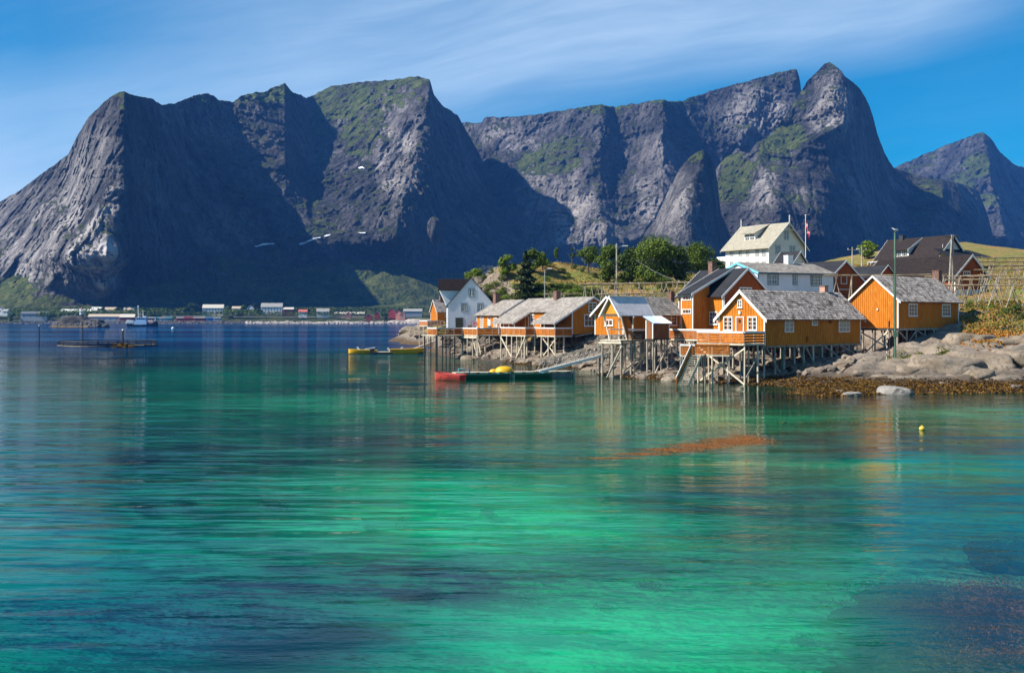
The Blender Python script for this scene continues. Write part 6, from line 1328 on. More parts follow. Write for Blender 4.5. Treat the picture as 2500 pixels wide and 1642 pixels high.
# ---------------------------------------------------------------- poles, lamps, racks
def pole(name, label, cat, x, ytop, ybase, D, r0, r1, m, group=None):
    b = P(x, ybase, D); b.z = zat(b.x, b.y)-0.2; t = P(x, ytop, D); root = thing(name, label, cat, (b.x, b.y, b.z), group)
    q = MB(); q.tube(b, t, r0, r1, 9); q.build('pole', m, root); return root, b, t
root, b, t = pole('utility_pole', 'tall green pole with a gull on top, in front of the right hand cabin', 'pole', 2185, 567, 855, 97, 0.13, 0.09, GREENPAINT)
q = MB(); q.tube(t, t+UP*0.03, 0.11, 0.11, 9); q.build('pole_cap', DARKMETAL, root)
q = MB(); q.tube(b+Vector((-.14, -.05, 0)), b.lerp(t, 0.8)+Vector((-.12, -.05, 0)), 0.02, 0.02, 5); q.build('cable', DARKMETAL, root)
q = MB(); q.box(b+Vector((-0.2, -0.25, 2.4)), (0.35, 0, 0), (0, 0.12, 0), (0, 0, 0.5)); q.build('junction_box', GREENPAINT, root)
# gull
g = thing('gull', 'white and grey gull perched on top of the green pole', 'gull', (t.x, t.y, t.z+0.03))
def ellip(name, c, rx, ry, rz, m, parent, rot=0.0, seg=2):
    bm = bmesh.new(); bmesh.ops.create_icosphere(bm, subdivisions=seg, radius=1.0)
    me = bpy.data.meshes.new(name)
    for v in bm.verts:
        x, z = v.co.x*rx, v.co.z*rz; v.co = (x*math.cos(rot)-z*math.sin(rot), v.co.y*ry, x*math.sin(rot)+z*math.cos(rot))
    bm.to_mesh(me); bm.free(); me.materials.append(m); me.polygons.foreach_set('use_smooth', [True]*len(me.polygons))
    o = bpy.data.objects.new(name, me); COL.objects.link(o); o.parent = parent; o.location = Vector(c)-parent_origin(parent); return o
gc = t+UP*0.22
q = MB(); prof = [(-0.26, 0.10, 0.03), (-0.17, 0.10, 0.07), (-0.05, 0.03, 0.095), (0.07, -0.0, 0.09), (0.18, -0.045, 0.05), (0.30, -0.07, 0.015)]
prof = [(-0.30, 0.155, 0.006), (-0.27, 0.15, 0.035), (-0.22, 0.155, 0.052), (-0.17, 0.12, 0.05), (-0.11, 0.05, 0.085), (0.0, 0.0, 0.105), (0.12, -0.02, 0.075), (0.24, -0.05, 0.03), (0.34, -0.075, 0.01)]
ns = 10
for x, z, r in prof:
    for i in range(ns): a = 2*math.pi*i/ns; q.v.append(gc+Vector((x, math.cos(a)*r, z+math.sin(a)*r)))
for k in range(len(prof)-1):
    for i in range(ns): j = (i+1) % ns; q.f.append((k*ns+i, k*ns+j, (k+1)*ns+j, (k+1)*ns+i))
q.f.append(tuple(range(ns))); q.f.append(tuple(range((len(prof)-1)*ns, len(prof)*ns)))
q.build('body', WHITE, g, smooth=True)
GREYW = simple('gull wing', (0.35, 0.37, 0.40), None); YEL = simple('beak', (0.7, 0.35, 0.03), None)
for s in (-1, 1):
    ellip('wing', gc+Vector((0.10, s*0.085, 0.02)), 0.24, 0.02, 0.07, GREYW, g, -0.12)
    q = MB(); q.tube(t+Vector((0.02, s*0.03, 0.03)), gc+Vector((0.02, s*0.03, -0.08)), 0.008, 0.01, 5); q.build('leg', YEL, g)
q = MB(); q.tube(gc+Vector((-0.30, 0, 0.155)), gc+Vector((-0.36, 0, 0.145)), 0.012, 0.003, 5); q.build('beak', YEL, g)
def rod(name, label, cat, a, b2, r, m, group=None):
    q = MB(); q.tube(a, b2, r, r, 6); return tagged_mesh(q, name, m, label, cat, a, group)
a = P(2171, 860, 97.5); a.z = zat(a.x, a.y)-.1; rt = thing('mooring_gauge', 'thin dark post with a black box beside the tall green pole', 'post', a)
q = MB(); q.tube(a, P(2172, 778, 97.5), 0.035, 0.03, 6); q.build('post', DARKMETAL, rt); q = MB(); c = P(2171, 790, 97.4); q.box(c-Vector((.06, .06, .35)), (.12, 0, 0), (0, .12, 0), (0, 0, .6)); q.build('box', DARKMETAL, rt)
a = P(2164, 872, 96.8); a.z = zat(a.x, a.y)-.1; rt = thing('tide_staff', 'slim black and white banded staff left of the tall green pole', 'staff', a)
tp = P(2167, 803, 96.8)
for i in range(12): q = MB(); q.tube(a.lerp(tp, i/12), a.lerp(tp, (i+1)/12), 0.028, 0.028, 6); q.build('band', WHITE if i % 2 else DARKMETAL, rt)
root, b, t = pole('utility_pole', 'tall grey wooden lamp pole standing in front of the tree grove', 'pole', 1505.5, 594, 700, 149, 0.13, 0.10, TIMBER)
q = MB(); q.bar(t-UP*0.6, t+Vector((1.0, 0, -.35)), 0.06); q.tube(t-UP*0.6, t-UP*0.2, 0.15, 0.15, 8); q.build('arm', STEEL, root); q = MB(); q.cbox(t+Vector((1.25, 0, -.36)), 0.75, 0.28, 0.14); q.build('lamp_head', WHITE, root)
root, b, t = pole('street_lamp', 'slim grey street lamp on the slope behind the saltbox cabin roof', 'street lamp', 1330, 660, 730, 148, 0.07, 0.05, STEEL)
q = MB(); q.bar(t, t+Vector((0.45, 0, 0.22)), 0.05); q.build('arm', STEEL, root); q = MB(); q.cbox(t+Vector((0.72, 0, 0.28)), 0.6, 0.26, 0.14); q.build('lamp_head', WHITE, root)
pole('mast', 'thin white mast sticking up behind the trees on the hilltop', 'mast', 1474, 587, 640, 190, 0.06, 0.04, WHITE)
for x, yt, lab in ((2081, 603, 'dark wooden utility pole on the grassy slope, the left of two'), (2104, 603, 'wooden utility pole on the grassy slope beside the bright green tree')):
    root, b, t = pole('utility_pole', lab, 'pole', x, yt, 650, 190, 0.14, 0.11, TIMBER, 'utility poles on the grassy slope'); q = MB(); q.bar(t-UP*0.5-Vector((.9, 0, 0)), t-UP*0.5+Vector((.9, 0, 0)), 0.1); q.build('crossarm', TIMBER, root)
    for k in (-.8, 0, .8): q = MB(); q.tube(t+Vector((k, 0, -.45)), t+Vector((k, 0, -.2)), 0.05, 0.04, 6); q.build('insulator', WHITE, root)
a = P(2316, 680, 143); b = P(2326, 680, 143.6); tt = P(2324, 573, 143.3); rt = thing('utility_pole', 'leaning pair of grey poles joined at the top in front of the big barn', 'pole', (a.x, a.y, zat(a.x, a.y)))
for k, (bs_, tp_) in enumerate(((a, tt), (b, tt+Vector((.15, 0, -.1))))):
    q = MB(); q.tube(Vector((bs_.x, bs_.y, zat(bs_.x, bs_.y)-.3)), tp_, 0.15, 0.12, 8); q.build('pole', TIMBER, rt)
q = MB(); q.bar(tt+Vector((-1, 0, -.3)), tt+Vector((1, 0, -.3)), 0.12); q.build('crossarm', TIMBER_D, rt)
for k in (-.9, -.3, .3, .9): q = MB(); q.tube(tt+Vector((k, 0, -.24)), tt+Vector((k, 0, .05)), 0.05, 0.04, 6); q.build('insulator', DARKMETAL, rt)
def wire(a, b, sag, label, r=0.018, name='power_line', m=None):
    q = MB(); n = 10; pr = None
    for i in range(n+1):
        f = i/n; p = a.lerp(b, f)-UP*sag*4*f*(1-f)
        if pr is not None: q.tube(pr, p, r, r, 4, cap=False)
        pr = p
    return tagged_mesh(q, name, m or STEEL, label, 'wire', a)
wire(P(1552, 634, 160), P(1661, 688, 118), 0.3, 'pale wire sloping down from the grove to the black-roofed house')
for k, (x0, y0, D0, x1, y1, D1) in enumerate(((2081, 606, 190, 2104, 606, 190.5), (2104, 606, 190, 2322, 580, 143.5), (1967, 640, 186, 2081, 607, 190))):
    wire(P(x0, y0, D0), P(x1, y1, D1), 0.8, ('short wire between the two poles on the grassy slope', 'long wire from the slope poles to the leaning pair of poles', 'wire from the hotel to the poles on the grassy slope')[k], 0.025, m=DARKMETAL)
# flag
b = P(1966.8, 668, 185); b.z = zat(b.x, b.y); t = P(1966.8, 527, 185); rt = thing('flagpole', 'white flagpole with a limp flag right of the hotel', 'flagpole', b)
q = MB(); q.tube(b, t, 0.09, 0.05, 8); q.build('pole', WHITE, rt); ellip('finial', t+UP*.1, .12, .12, .12, WHITE, rt)
RED = simple('flag red', (0.50, 0.012, 0.03), None, rough=0.8); NAVY = simple('flag blue', (0.012, 0.02, 0.09), None, rough=0.8); FWH = simple('flag white', (0.75, 0.75, 0.75), None, rough=0.8)
fl = thing('flag', 'red flag with a blue and white cross hanging limp from the flagpole', 'flag', t-UP*0.4)
# limp folds: a strip of columns hanging in pleats
cols = [(0.0, RED), (0.30, RED), (0.42, FWH), (0.55, NAVY), (0.68, FWH), (0.80, RED), (1.0, RED)]
def fp_(u, v): # u along the fly 0..1, v down the hoist 0..1
    drop = 3.2*u**0.9; return t+Vector((0.10+0.85*u*0.75+0.10*math.sin(u*16+v*3), 0.28*math.sin(u*13+v*2), -0.5-v*1.35*(1-0.25*u)-drop*0.85))
bands_u = [(0, .27, 0), (.27, .34, 1), (.34, .46, 2), (.46, .53, 1), (.53, 1, 0)]; bands_v = [(0, .37, 0), (.37, .44, 1), (.44, .56, 2), (.56, .63, 1), (.63, 1, 0)]
parts = {0: MB(), 1: MB(), 2: MB()}
for u0, u1, cu in bands_u:
    for v0, v1, cv_ in bands_v:
        c = max(cu, cv_) if max(cu, cv_) < 2 else 2
        nu_ = max(1, int((u1-u0)*24))
        for i in range(nu_):
            ua, ub = u0+(u1-u0)*i/nu_, u0+(u1-u0)*(i+1)/nu_; parts[c].quad(fp_(ua, v0), fp_(ub, v0), fp_(ub, v1), fp_(ua, v1))
parts[0].build('red_field', RED, fl); parts[1].build('white_cross', FWH, fl); parts[2].build('blue_cross', NAVY, fl)
# fish drying racks
def rack(label, x0, x1, ytop, D0, D1, width=2.4, group='fish drying racks', dense=1.7, legs=True, seed=0, rows=1, aframe=False, layers=2):
    a, b = P(x0, ytop, D0), P(x1, ytop+0.0, D1); b.z = CZ+(HOR-ytop)/F*D1; zt = (a.z+b.z)/2; a.z = b.z = zt
    rs = random.Random(seed); rt = thing('drying_rack', label, 'drying rack', ((a.x+b.x)/2, (a.y+b.y)/2, zt-2.5), group)
    d = (b-a); L = d.length; d.normalize(); n = Vector((-d.y, d.x, 0))
    for w in np.linspace(0, width, 3):                       # long poles in overlapping lengths
        s = -rs.random()*2
        while s < L:
            e = min(s+rs.uniform(4.5, 7), L+0.6); o = UP*rs.uniform(-.04, .07); q = MB(); q.tube(a+d*s+n*w+o, a+d*e+n*(w+rs.uniform(-.1, .1))+UP*rs.uniform(-.04, .07), 0.075, 0.055, 6); q.build('rail_pole', POLEWOOD, rt); s = e-0.4
    q = MB(); s = 0.2
    if legs:
        s = 0.3
        while s < L:
            for w in ((0, width) if width > 1 else (0,)):
                c = a+d*s+n*w
                sp = rs.uniform(0.45, 0.9)
                for sg in (-1, 1):
                    if rs.random() < 0.12: continue
                    ft = c-d*sp*sg if not aframe else c-d*sp*1.3*sg-n*sg*0.4; ft.z = zat(ft.x, ft.y)-.1; tp = c+d*sp*sg*0.22+UP*rs.uniform(0.0, .35); q = MB(); q.tube(ft, tp, 0.06, 0.045, 5); q.build('leg', rs.choice([POLEWOOD, TIMBER]), rt)
            s += dense*rs.uniform(.8, 1.2)
    return rt
rack('long drying rack of bleached poles on crossed legs below the tree grove', 1440, 1683, 691, 150, 144, seed=1)
rack('lower inner drying rack seen through the legs below the tree grove', 1490, 1690, 716, 140, 136, seed=2, dense=1.5)
rack('short drying rack behind the brick chimney of the saltbox cabin', 1337, 1404, 717, 151, 150, seed=3, dense=2.0)
rack('small drying rack end behind the saltbox cabin ridge, next to the grove rack', 1424, 1500, 694, 146, 146, seed=4, dense=3)
rack('very long thin drying rack passing behind the right hand cabin roof', 2036, 2300, 671.5, 129, 127, 0.9, seed=5, dense=8.0)
rack('drying rack continuing right of the brick chimney toward the barn gable', 2290, 2440, 673, 128, 124, 1.6, seed=6, dense=2.2)
rack('nearest drying rack on splayed legs at the right edge, above the rocks', 2316, 2560, 695, 121, 117, 2.4, seed=7, dense=2.3, aframe=True)
rack('drying rack just behind the nearest one at the right edge', 2300, 2560, 681, 134, 130, 2.2, seed=8, dense=1.7)
rack('fourth drying rack row on the slope at the right edge', 2395, 2580, 657, 150, 148, 2.0, seed=9, dense=2.2)
rack('fifth drying rack row on the slope at the right edge', 2388, 2580, 648, 163, 161, 2.0, seed=10, dense=2.2)
rack('sixth drying rack row on the slope, below the topmost', 2385, 2580, 638, 178, 176, 2.0, seed=11, dense=2.6)
rack('topmost and farthest drying rack row on the grassy slope', 2392, 2580, 628, 193, 191, 2.0, seed=12, dense=3.0)
# tripod of poles left of the right hand cabin
c = P(2079, 674, 119); rt = thing('pole_tripod', 'bundle of dark leaning poles between the boathouse and the right hand cabin', 'poles', (c.x, c.y, c.z-4))
for dx, dy in ((-.9, 0), (-.55, .6), (.7, -.3), (1.0, .5), (-.2, -.6)):
    ft = c+Vector((dx, dy, 0)); ft.z = zat(ft.x, ft.y)-.1; q = MB(); q.tube(ft, c+Vector((-dx*.1, 0, .2)), 0.09, 0.07, 6); q.build('pole', POLEWOOD if dx < 0 else TIMBER_D, rt)
# ---------------------------------------------------------------- boats and floats
def hull(name, L, Bm, H, m, parent, o, ang, sheer=0.25, inner=None, transom=0.75, thick=0.05, trim=0.0):
    """open hull: bow at +x"""
    ca, sa = math.cos(ang), math.sin(ang)
    def T(x, y, z): return Vector((o[0]+x*ca-y*sa, o[1]+x*sa+y*ca, o[2]+z))
    ns, nr = 12, 7; q = MB(); r2 = MB()
    for mb, ins in ((q, 0.0), (r2, thick)):
        for i in range(ns+1):
            f = i/ns; x = -L/2+L*f-(ins if f > .98 else 0); w = Bm/2*(transom+(1-transom)*min(1, f/0.4)) if f < 0.4 else Bm/2*math.sqrt(max(0.0, 1-((f-0.4)/0.6)**2.4)); w = max(w-ins, 0.0)
            hs = H+sheer*(f**2.2); kl = -0.18+0.35*max(0, f-0.75)**1.5*4+ins
            for j in range(nr*2+1):
                t = -1+j/nr; mb.v.append(T(x, w*(abs(t)**0.55)*(1 if t > 0 else -1), kl+(hs-kl)*abs(t)**1.6))
        for i in range(ns):
            for j in range(nr*2): a = i*(nr*2+1)+j; mb.f.append((a, a+1, a+nr*2+2, a+nr*2+1))
    q.f.append(tuple(range(nr*2+1))); q.build('hull', m, parent, smooth=False); r2.f.append(tuple(range(nr*2+1)))
    r2.build('inside', inner or m, parent)
    for side in (-1, 1):
        k = MB(); pr = None
        for i in range(ns+1):
            f = i/ns; x = -L/2+L*f; w = Bm/2*(transom+(1-transom)*min(1, f/0.4)) if f < 0.4 else Bm/2*math.sqrt(max(0.0, 1-((f-0.4)/0.6)**2.4)); hs = H+sheer*(f**2.2); p = T(x, side*(w-thick*0.5), hs)
            if pr is not None: k.tube(pr, p, thick*0.8, thick*0.8, 5, cap=False)
            pr = p
        k.build('gunwale', m, parent)
    return T
YELLOW = simple('yellow hull', (0.72, 0.42, 0.010), (0.66, 0.36, 0.008), 1.5, 0.45); ORANGE = simple('orange yellow hull', (0.75, 0.32, 0.012), (0.70, 0.38, 0.01), 0.6, 0.45)
REDH = simple('faded red hull', (0.55, 0.07, 0.055), (0.45, 0.05, 0.04), 1.5, 0.5); GREENH = simple('dark green hull', (0.010, 0.055, 0.036), (0.012, 0.07, 0.045), 2, 0.5); BLK = simple('black rubber', (0.012, 0.012, 0.014), None, rough=0.6)
WHP = simple('white plastic', (0.72, 0.72, 0.70), None, rough=0.5)
DB = 176.0
bt = thing('motor_boat', 'yellow open boat with a white outboard moored left of the black float', 'boat', (P(885, 862, DB).x, DB, 0))
T = hull('hull', 4.9, 1.7, 0.62, YELLOW, bt, (P(885, 862, DB).x, DB, 0), math.pi-0.08, 0.20)
q = MB(); q.bar(T(0.4, 0, .5), T(0.9, 0, 1.15), 0.4, 0.25); q.build('outboard_motor', WHP, bt); q = MB(); q.bar(T(-.4, .2, .8), T(-2.2, .1, 1.1), 0.1, 0.14); q.build('folded_oars', WHP, bt); q = MB(); q.box(T(2.0, .2, .55), Vector((-.25, 0, 0)), Vector((0, .2, 0)), UP*.3); q.build('bow_fitting', DARKMETAL, bt)
q = MB(); q.bar(T(2.2, .6, -.05), T(.2, .95, -.05), .3, .22); q.build('rubber_fender', BLK, bt)
q = MB()
for k in range(13): q.box(T(-.55-k*.09, .86, .28)+Vector((0, -.01, 0)), Vector((.06, 0, 0)), Vector((0, -.015, 0)), UP*.09)
q.build('dark_lettering', BLK, bt)
b2 = thing('motor_boat', 'orange-yellow open boat with white motor cowls moored right of the black float', 'boat', (P(996, 862, DB).x, DB, 0))
T = hull('hull', 6.1, 1.9, 0.80, ORANGE, b2, (P(996, 862, DB).x, DB, 0), 0.06, 0.25)
q = MB(); q.bar(T(-2.9, 0, .4), T(-3.5, 0, 1.0), 0.4, .3); q.build('outboard_motor', WHP, b2); q = MB(); q.bar(T(-1.4, 0, .7), T(-.9, 0, 1.15), 0.4, .3); q.build('outboard_motor', WHP, b2); q = MB(); q.bar(T(1.7, -.8, -.05), T(3.0, -.4, .15), .35, .4); q.build('rubber_fender', BLK, b2)
q = MB()
for k in range(13): q.box(T(-2.7+k*.09, -.97, .48)+Vector((0, -.01, 0)), Vector((.06, 0, 0)), Vector((0, -.015, 0)), UP*.09)
q.build('dark_lettering', BLK, b2)
fb = thing('float', 'black mooring float between the two yellow boats', 'float', (P(936, 862, DB).x, DB, 0))
c = P(936, 862, DB); q = MB(); q.box((c.x-1.7, DB-.7, -.2), (3.4, 0, 0), (0, 1.4, 0), (0, 0, .45)); q.build('float_body', BLK, fb); q = MB(); q.box((c.x-1.7, DB-.75, .27), (3.3, 0, 0), (0, 1.5, 0), (0, 0, .1)); q.build('float_deck', TIMBER_L, fb); q = MB(); q.box((c.x-2.2, DB-.9, -.1), (.75, 0, 0), (0, .6, 0), (0, 0, .95)); q.build('fender', BLK, fb)
# pontoon dock
da, db = V2(1112, 103.5), V2(1402, 106.5); dd = (db-da).normalized(); dn = Vector((-dd.y, dd.x, 0)); L = (db-da).length
dk = thing('pontoon', 'long low floating pontoon of weathered boards with the green boats alongside', 'pontoon', ((da.x+db.x)/2, 105, 0))
q = MB(); q.box(da-UP*.3, dd*L, dn*1.9, UP*.72); q.build('float_body', simple('pontoon side', (.10, .11, .11), (.05, .055, .06), 1.5, .8), dk)
q = MB(); 
for i in range(int(L/0.21)): q.box(da+dd*(i*0.21)-dn*0.05+UP*(-.05), dd*0.13, -dn*0.05, UP*.46)
q.build('fender_boards', simple('pontoon fender boards', (.33, .35, .36), (.22, .24, .26), 1.5, .8), dk, kind='stuff')
deck_floor(dk, [da-dn*.1, db-dn*.1, db+dn*2, da+dn*2], 0.52, dirv=dn)
q = MB(); q.box(da-dn*.12+UP*.45, dd*L, dn*0.05, UP*.12); q.build('edge_board', TIMBER_L, dk)
for k in range(10):
    q = MB(); q.cbox(da+dd*(1.1+k*1.2)-dn*.15+UP*.52, .32, .12, .12, math.atan2(dd.y, dd.x)); q.build('cleat', BLK, dk)
q = MB(); c = da+dd*.3; q.tube(c+UP*.5, c+UP*.95, .04, .04, 6); q.tube(c+UP*.95, c+UP*.95+dd*.6, .04, .04, 6); q.tube(c+dd*.6+UP*.5, c+dd*.6+UP*.95, .04, .04, 6); q.build('ladder_hoop', TEAL, dk)
q = MB(); c = da+dd*1.4-dn*.1; q.tube(c+UP*.3, c+UP*.95, .1, .07, 7); q.build('mooring_post', BLUE, dk)
q = MB(); q.tube(db+UP*-.9, db+UP*.7, .09, .09, 7); q.build('pile', TIMBER_L, dk)
rb = thing('rowing_boat', 'small faded red rowing boat moored at the left end of the pontoon', 'boat', (P(1096, 926, 100.5).x, 100.5, 0))
T = hull('hull', 3.3, 1.5, .55, REDH, rb, (P(1096, 926, 100.5).x, 100.5, 0), math.radians(150), .22, simple('red inside', (.30, .04, .035), None), .85)
for x in (-.7, .5): q = MB(); q.box(T(x, -.62, .32), T(x+.22, -.62, .32)-T(x, -.62, .32), T(x, .62, .32)-T(x, -.62, .32), UP*.04); q.build('thwart', REDH, rb)
for k in range(3): q = MB(); q.bar(T(-1.62, .64, .1+k*.15), T(.4, .77, .1+k*.15), .03, .03); q.build('strake', REDH, rb)
for x, w, lab in ((1190, 4.4, 'dark green rowing boat alongside the pontoon, the left of two'), (1302, 3.9, 'dark green rowing boat alongside the pontoon, the right of two')):
    D = 101.8 if x < 1250 else 103.2
    gb = thing('rowing_boat', lab, 'boat', (P(x, 926, D).x, D, 0), 'green rowing boats at the pontoon'); T = hull('hull', w, 1.45, .48, GREENH, gb, (P(x, 926, D).x, D, 0), 0.17 if x < 1250 else 0.13, .10, GREENH, .8)
    q = MB(); q.bar(T(w*.22, .3, .6), T(w*.34, .1, .42), .05, .05); q.build('oar', TEAL, gb)
    for xx in (-.8, .4): q = MB(); q.box(T(xx, -.6, .3), T(xx+.22, -.6, .3)-T(xx, -.6, .3), T(xx, .6, .3)-T(xx, -.6, .3), UP*.04); q.build('thwart', GREENH, gb)
for x, w, h, lab in ((1231, 2.0, .62, 'large yellow dome-shaped float lying on the pontoon'), (1205, .85, .32, 'small yellow float lying left of the large yellow dome'), (1219, .7, .30, 'flat yellow float lying next to the large yellow dome')):
    c = P(x, 905, 105.3); q = MB(); n = 14
    for j in range(6):
        th = j/5*math.pi/2
        for i in range(n): a = 2*math.pi*i/n; q.v.append(Vector((c.x+math.cos(a)*w/2*math.cos(th)**.8, c.y+math.sin(a)*w*.35*math.cos(th)**.8, .53+h*math.sin(th))))
    for j in range(5):
        for i in range(n): k = (i+1) % n; q.f.append((j*n+i, j*n+k, (j+1)*n+k, (j+1)*n+i))
    tagged_mesh(q, 'yellow_float', YELLOW, lab, 'float', (c.x, c.y, .53), 'yellow floats on the pontoon', smooth=True)
# gangway
ga, gb_ = P(1318, 908, 104.8), P(1478, 866, 107.5); gw = thing('gangway', 'pale truss gangway sloping from the pontoon up to the hoisting hood', 'gangway', ga); gd = (gb_-ga); gn = Vector((-gd.y, gd.x, 0)).normalized()
for s in (0, 1.1):
    o = gn*s; q = MB(); q.bar(ga+o, gb_+o, .10, .26); q.build('stringer', WHP, gw)
    up = UP*1.0; q = MB(); q.bar(ga+o+gd*.04+up, gb_+o+up*1.1, .05, .06); q.build('handrail', TIMBER_L, gw); q = MB(); q.bar(ga+o+gd*.04+up*.55, gb_+o+up*.55, .04, .04); q.build('mid_rail', STEEL, gw)
    for k in range(7):
        f0 = .02+k*.14; q = MB(); q.bar(ga+gd*f0+o, ga+gd*(f0+.07)+o+up, .04, .05); q.build('truss_bar', TIMBER_L, gw); q = MB(); q.bar(ga+gd*(f0+.07)+o+up, ga+gd*(f0+.11)+o, .03, .03); q.build('truss_bar', STEEL, gw)
q = MB(); q.box(ga+UP*.05, gd, gn*1.1, UP*.05); q.build('tread_board', TIMBER, gw)
st = thing('landing_stage', 'cluttered timber landing of crossed planks where the gangway meets the hood', 'landing', (gb_.x+.6, gb_.y, gb_.z))
for k, (z, y) in enumerate(((0, 0), (.5, .2), (1.0, .0), (-.4, .3))):
    q = MB(); q.bar(gb_+Vector((-.6, y, z+.1)), gb_+Vector((2.2, y, z+.1)), .08, .16); q.build('rail', TIMBER_L, st)
for x in (-.6, .8, 2.1): q = MB(); p = gb_+Vector((x, .1, 0)); q.tube(Vector((p.x, p.y, ground_at(p)-.3)), p+UP*1.2, .09, .08, 7); q.build('post', TIMBER, st)
for x in (.1, .6, 1.3): q = MB(); q.bar(gb_+Vector((x, -.05, -.5)), gb_+Vector((x+.5, -.05, 1.1)), .05, .14); q.build('loose_plank', TIMBER_L, st)
# thin floating walkway by the headland
q = MB(); q.bar(V2(1062, 205)+UP*1.6, V2(1004, 190)+UP*.3, .5, .12); tagged_mesh(q, 'walkway', TIMBER, 'thin grey plank walkway sloping to the water from the headland', 'walkway', V2(1030, 200))
# things on the decks
for x, y in ((1154, 789), (1161.5, 790.5)):
    c = P(x, y, 156.5); q = MB(); n = 14
    for i in range(n):
        a0, a1 = 2*math.pi*i/n, 2*math.pi*(i+1)/n; q.tube(c+Vector((math.cos(a0)*.2, 0, math.sin(a0)*.34)), c+Vector((math.cos(a1)*.2, 0, math.sin(a1)*.34)), .05, .05, 5, cap=False)
    tagged_mesh(q, 'red_ring', REDH, 'small dark red ring against the wall of the white gabled house', 'ring', c, 'dark red rings by the white house')
c = P(1147, 797, 156); q = MB(); q.cbox(c, .55, .3, .45); tagged_mesh(q, 'crate', BRICK, 'small brown crate on the deck in front of the white gabled house', 'crate', c)
# buoys
def buoy(x, y, r, m, label):
    D = CZ*F/(y-HOR); t_ = thing('buoy', label, 'buoy', (P(x, y, D).x, D, 0)); c = Vector((P(x, y, D).x, D, r*.45)); ellip('float', c, r, r, r*.9, m, t_); q = MB(); q.tube(c+UP*r*.8, c+UP*r*1.25, r*.2, r*.15, 6); q.build('eye', m, t_)
buoy(2251, 1049, .16, simple('yellow buoy', (.62, .42, .05), None, rough=.5), 'small yellow buoy floating in the cove at the right')
buoy(422, 803, .9, WHP, 'white buoy floating near the far quay')
# ---------------------------------------------------------------- net pen and its posts
cx_, cy_ = P(255, 840, 224).x, 226.0; np_ = thing('net_pen', 'round floating net pen with a dark railing in the channel at left', 'net pen', (cx_, cy_, 0)); R_ = 10.2
for z, r, m in ((0.12, .22, BLK), (1.15, .10, BLK), (.65, .05, BLK)):
    q = MB(); n = 40
    for i in range(n):
        a0, a1 = 2*math.pi*i/n, 2*math.pi*(i+1)/n; q.tube(Vector((cx_+math.cos(a0)*R_, cy_+math.sin(a0)*R_, z)), Vector((cx_+math.cos(a1)*R_, cy_+math.sin(a1)*R_, z)), r, r, 5, cap=False)
    q.build('ring_pipe' if z < .2 else 'handrail', m, np_)
for i in range(30):
    a = 2*math.pi*(i+.3)/30; p = Vector((cx_+math.cos(a)*R_, cy_+math.sin(a)*R_, 0)); q = MB(); q.tube(p, p+UP*1.2, .10, .09, 5); q.build('rail_post', BLK, np_)
q = MB(); q.cbox((cx_+7.4, cy_-6.4, .3), 5.2, 1.1, .14, .4); q.build('walk_board', TIMBER_L, np_)
q = MB(); q.cbox((cx_-6.2, cy_-7.6, .3), 4.4, .5, .12, -.5); q.build('walk_board', TIMBER, np_)
for x, yt, D, r, lab in ((95.5, 795, 240, .14, 'lone thin dark post standing in the channel left of the net pen'), (202, 786, 235, .14, 'thin dark post standing in the middle of the net pen'), (300, 806, 214, .20, 'thick dark weedy post standing at the near side of the net pen')):
    b = P(x, 0, D); b.z = -2; t = P(x, yt, D); pt_ = thing('channel_post', lab, 'post', (b.x, b.y, 0), 'dark posts in the channel'); q = MB(); q.tube(b, t, r, r*.8, 8); q.build('post', BLK, pt_); q = MB(); q.tube(t, t+UP*.25, r*1.2, r*.5, 8); q.build('post_cap', WHP if x > 250 or x < 100 else BLK, pt_)
q = MB()
rs = np.random.RandomState(4); c = np.array([P(300, 0, 213.5)[0], 213.5, .25])+rs.normal(size=(500, 3))*np.array([1.0, .5, .28]); c[:, 2] = np.abs(c[:, 2])
o = bpy.data.objects.new('weed_heap', quads_mesh('weed_heap', c, .16*(0.6+rs.rand(500)), rs.normal(size=(500, 3)), WEED, rs)); COL.objects.link(o); tag(o, 'tangle of brown weed and rope round the foot of the thick channel post', 'seaweed')
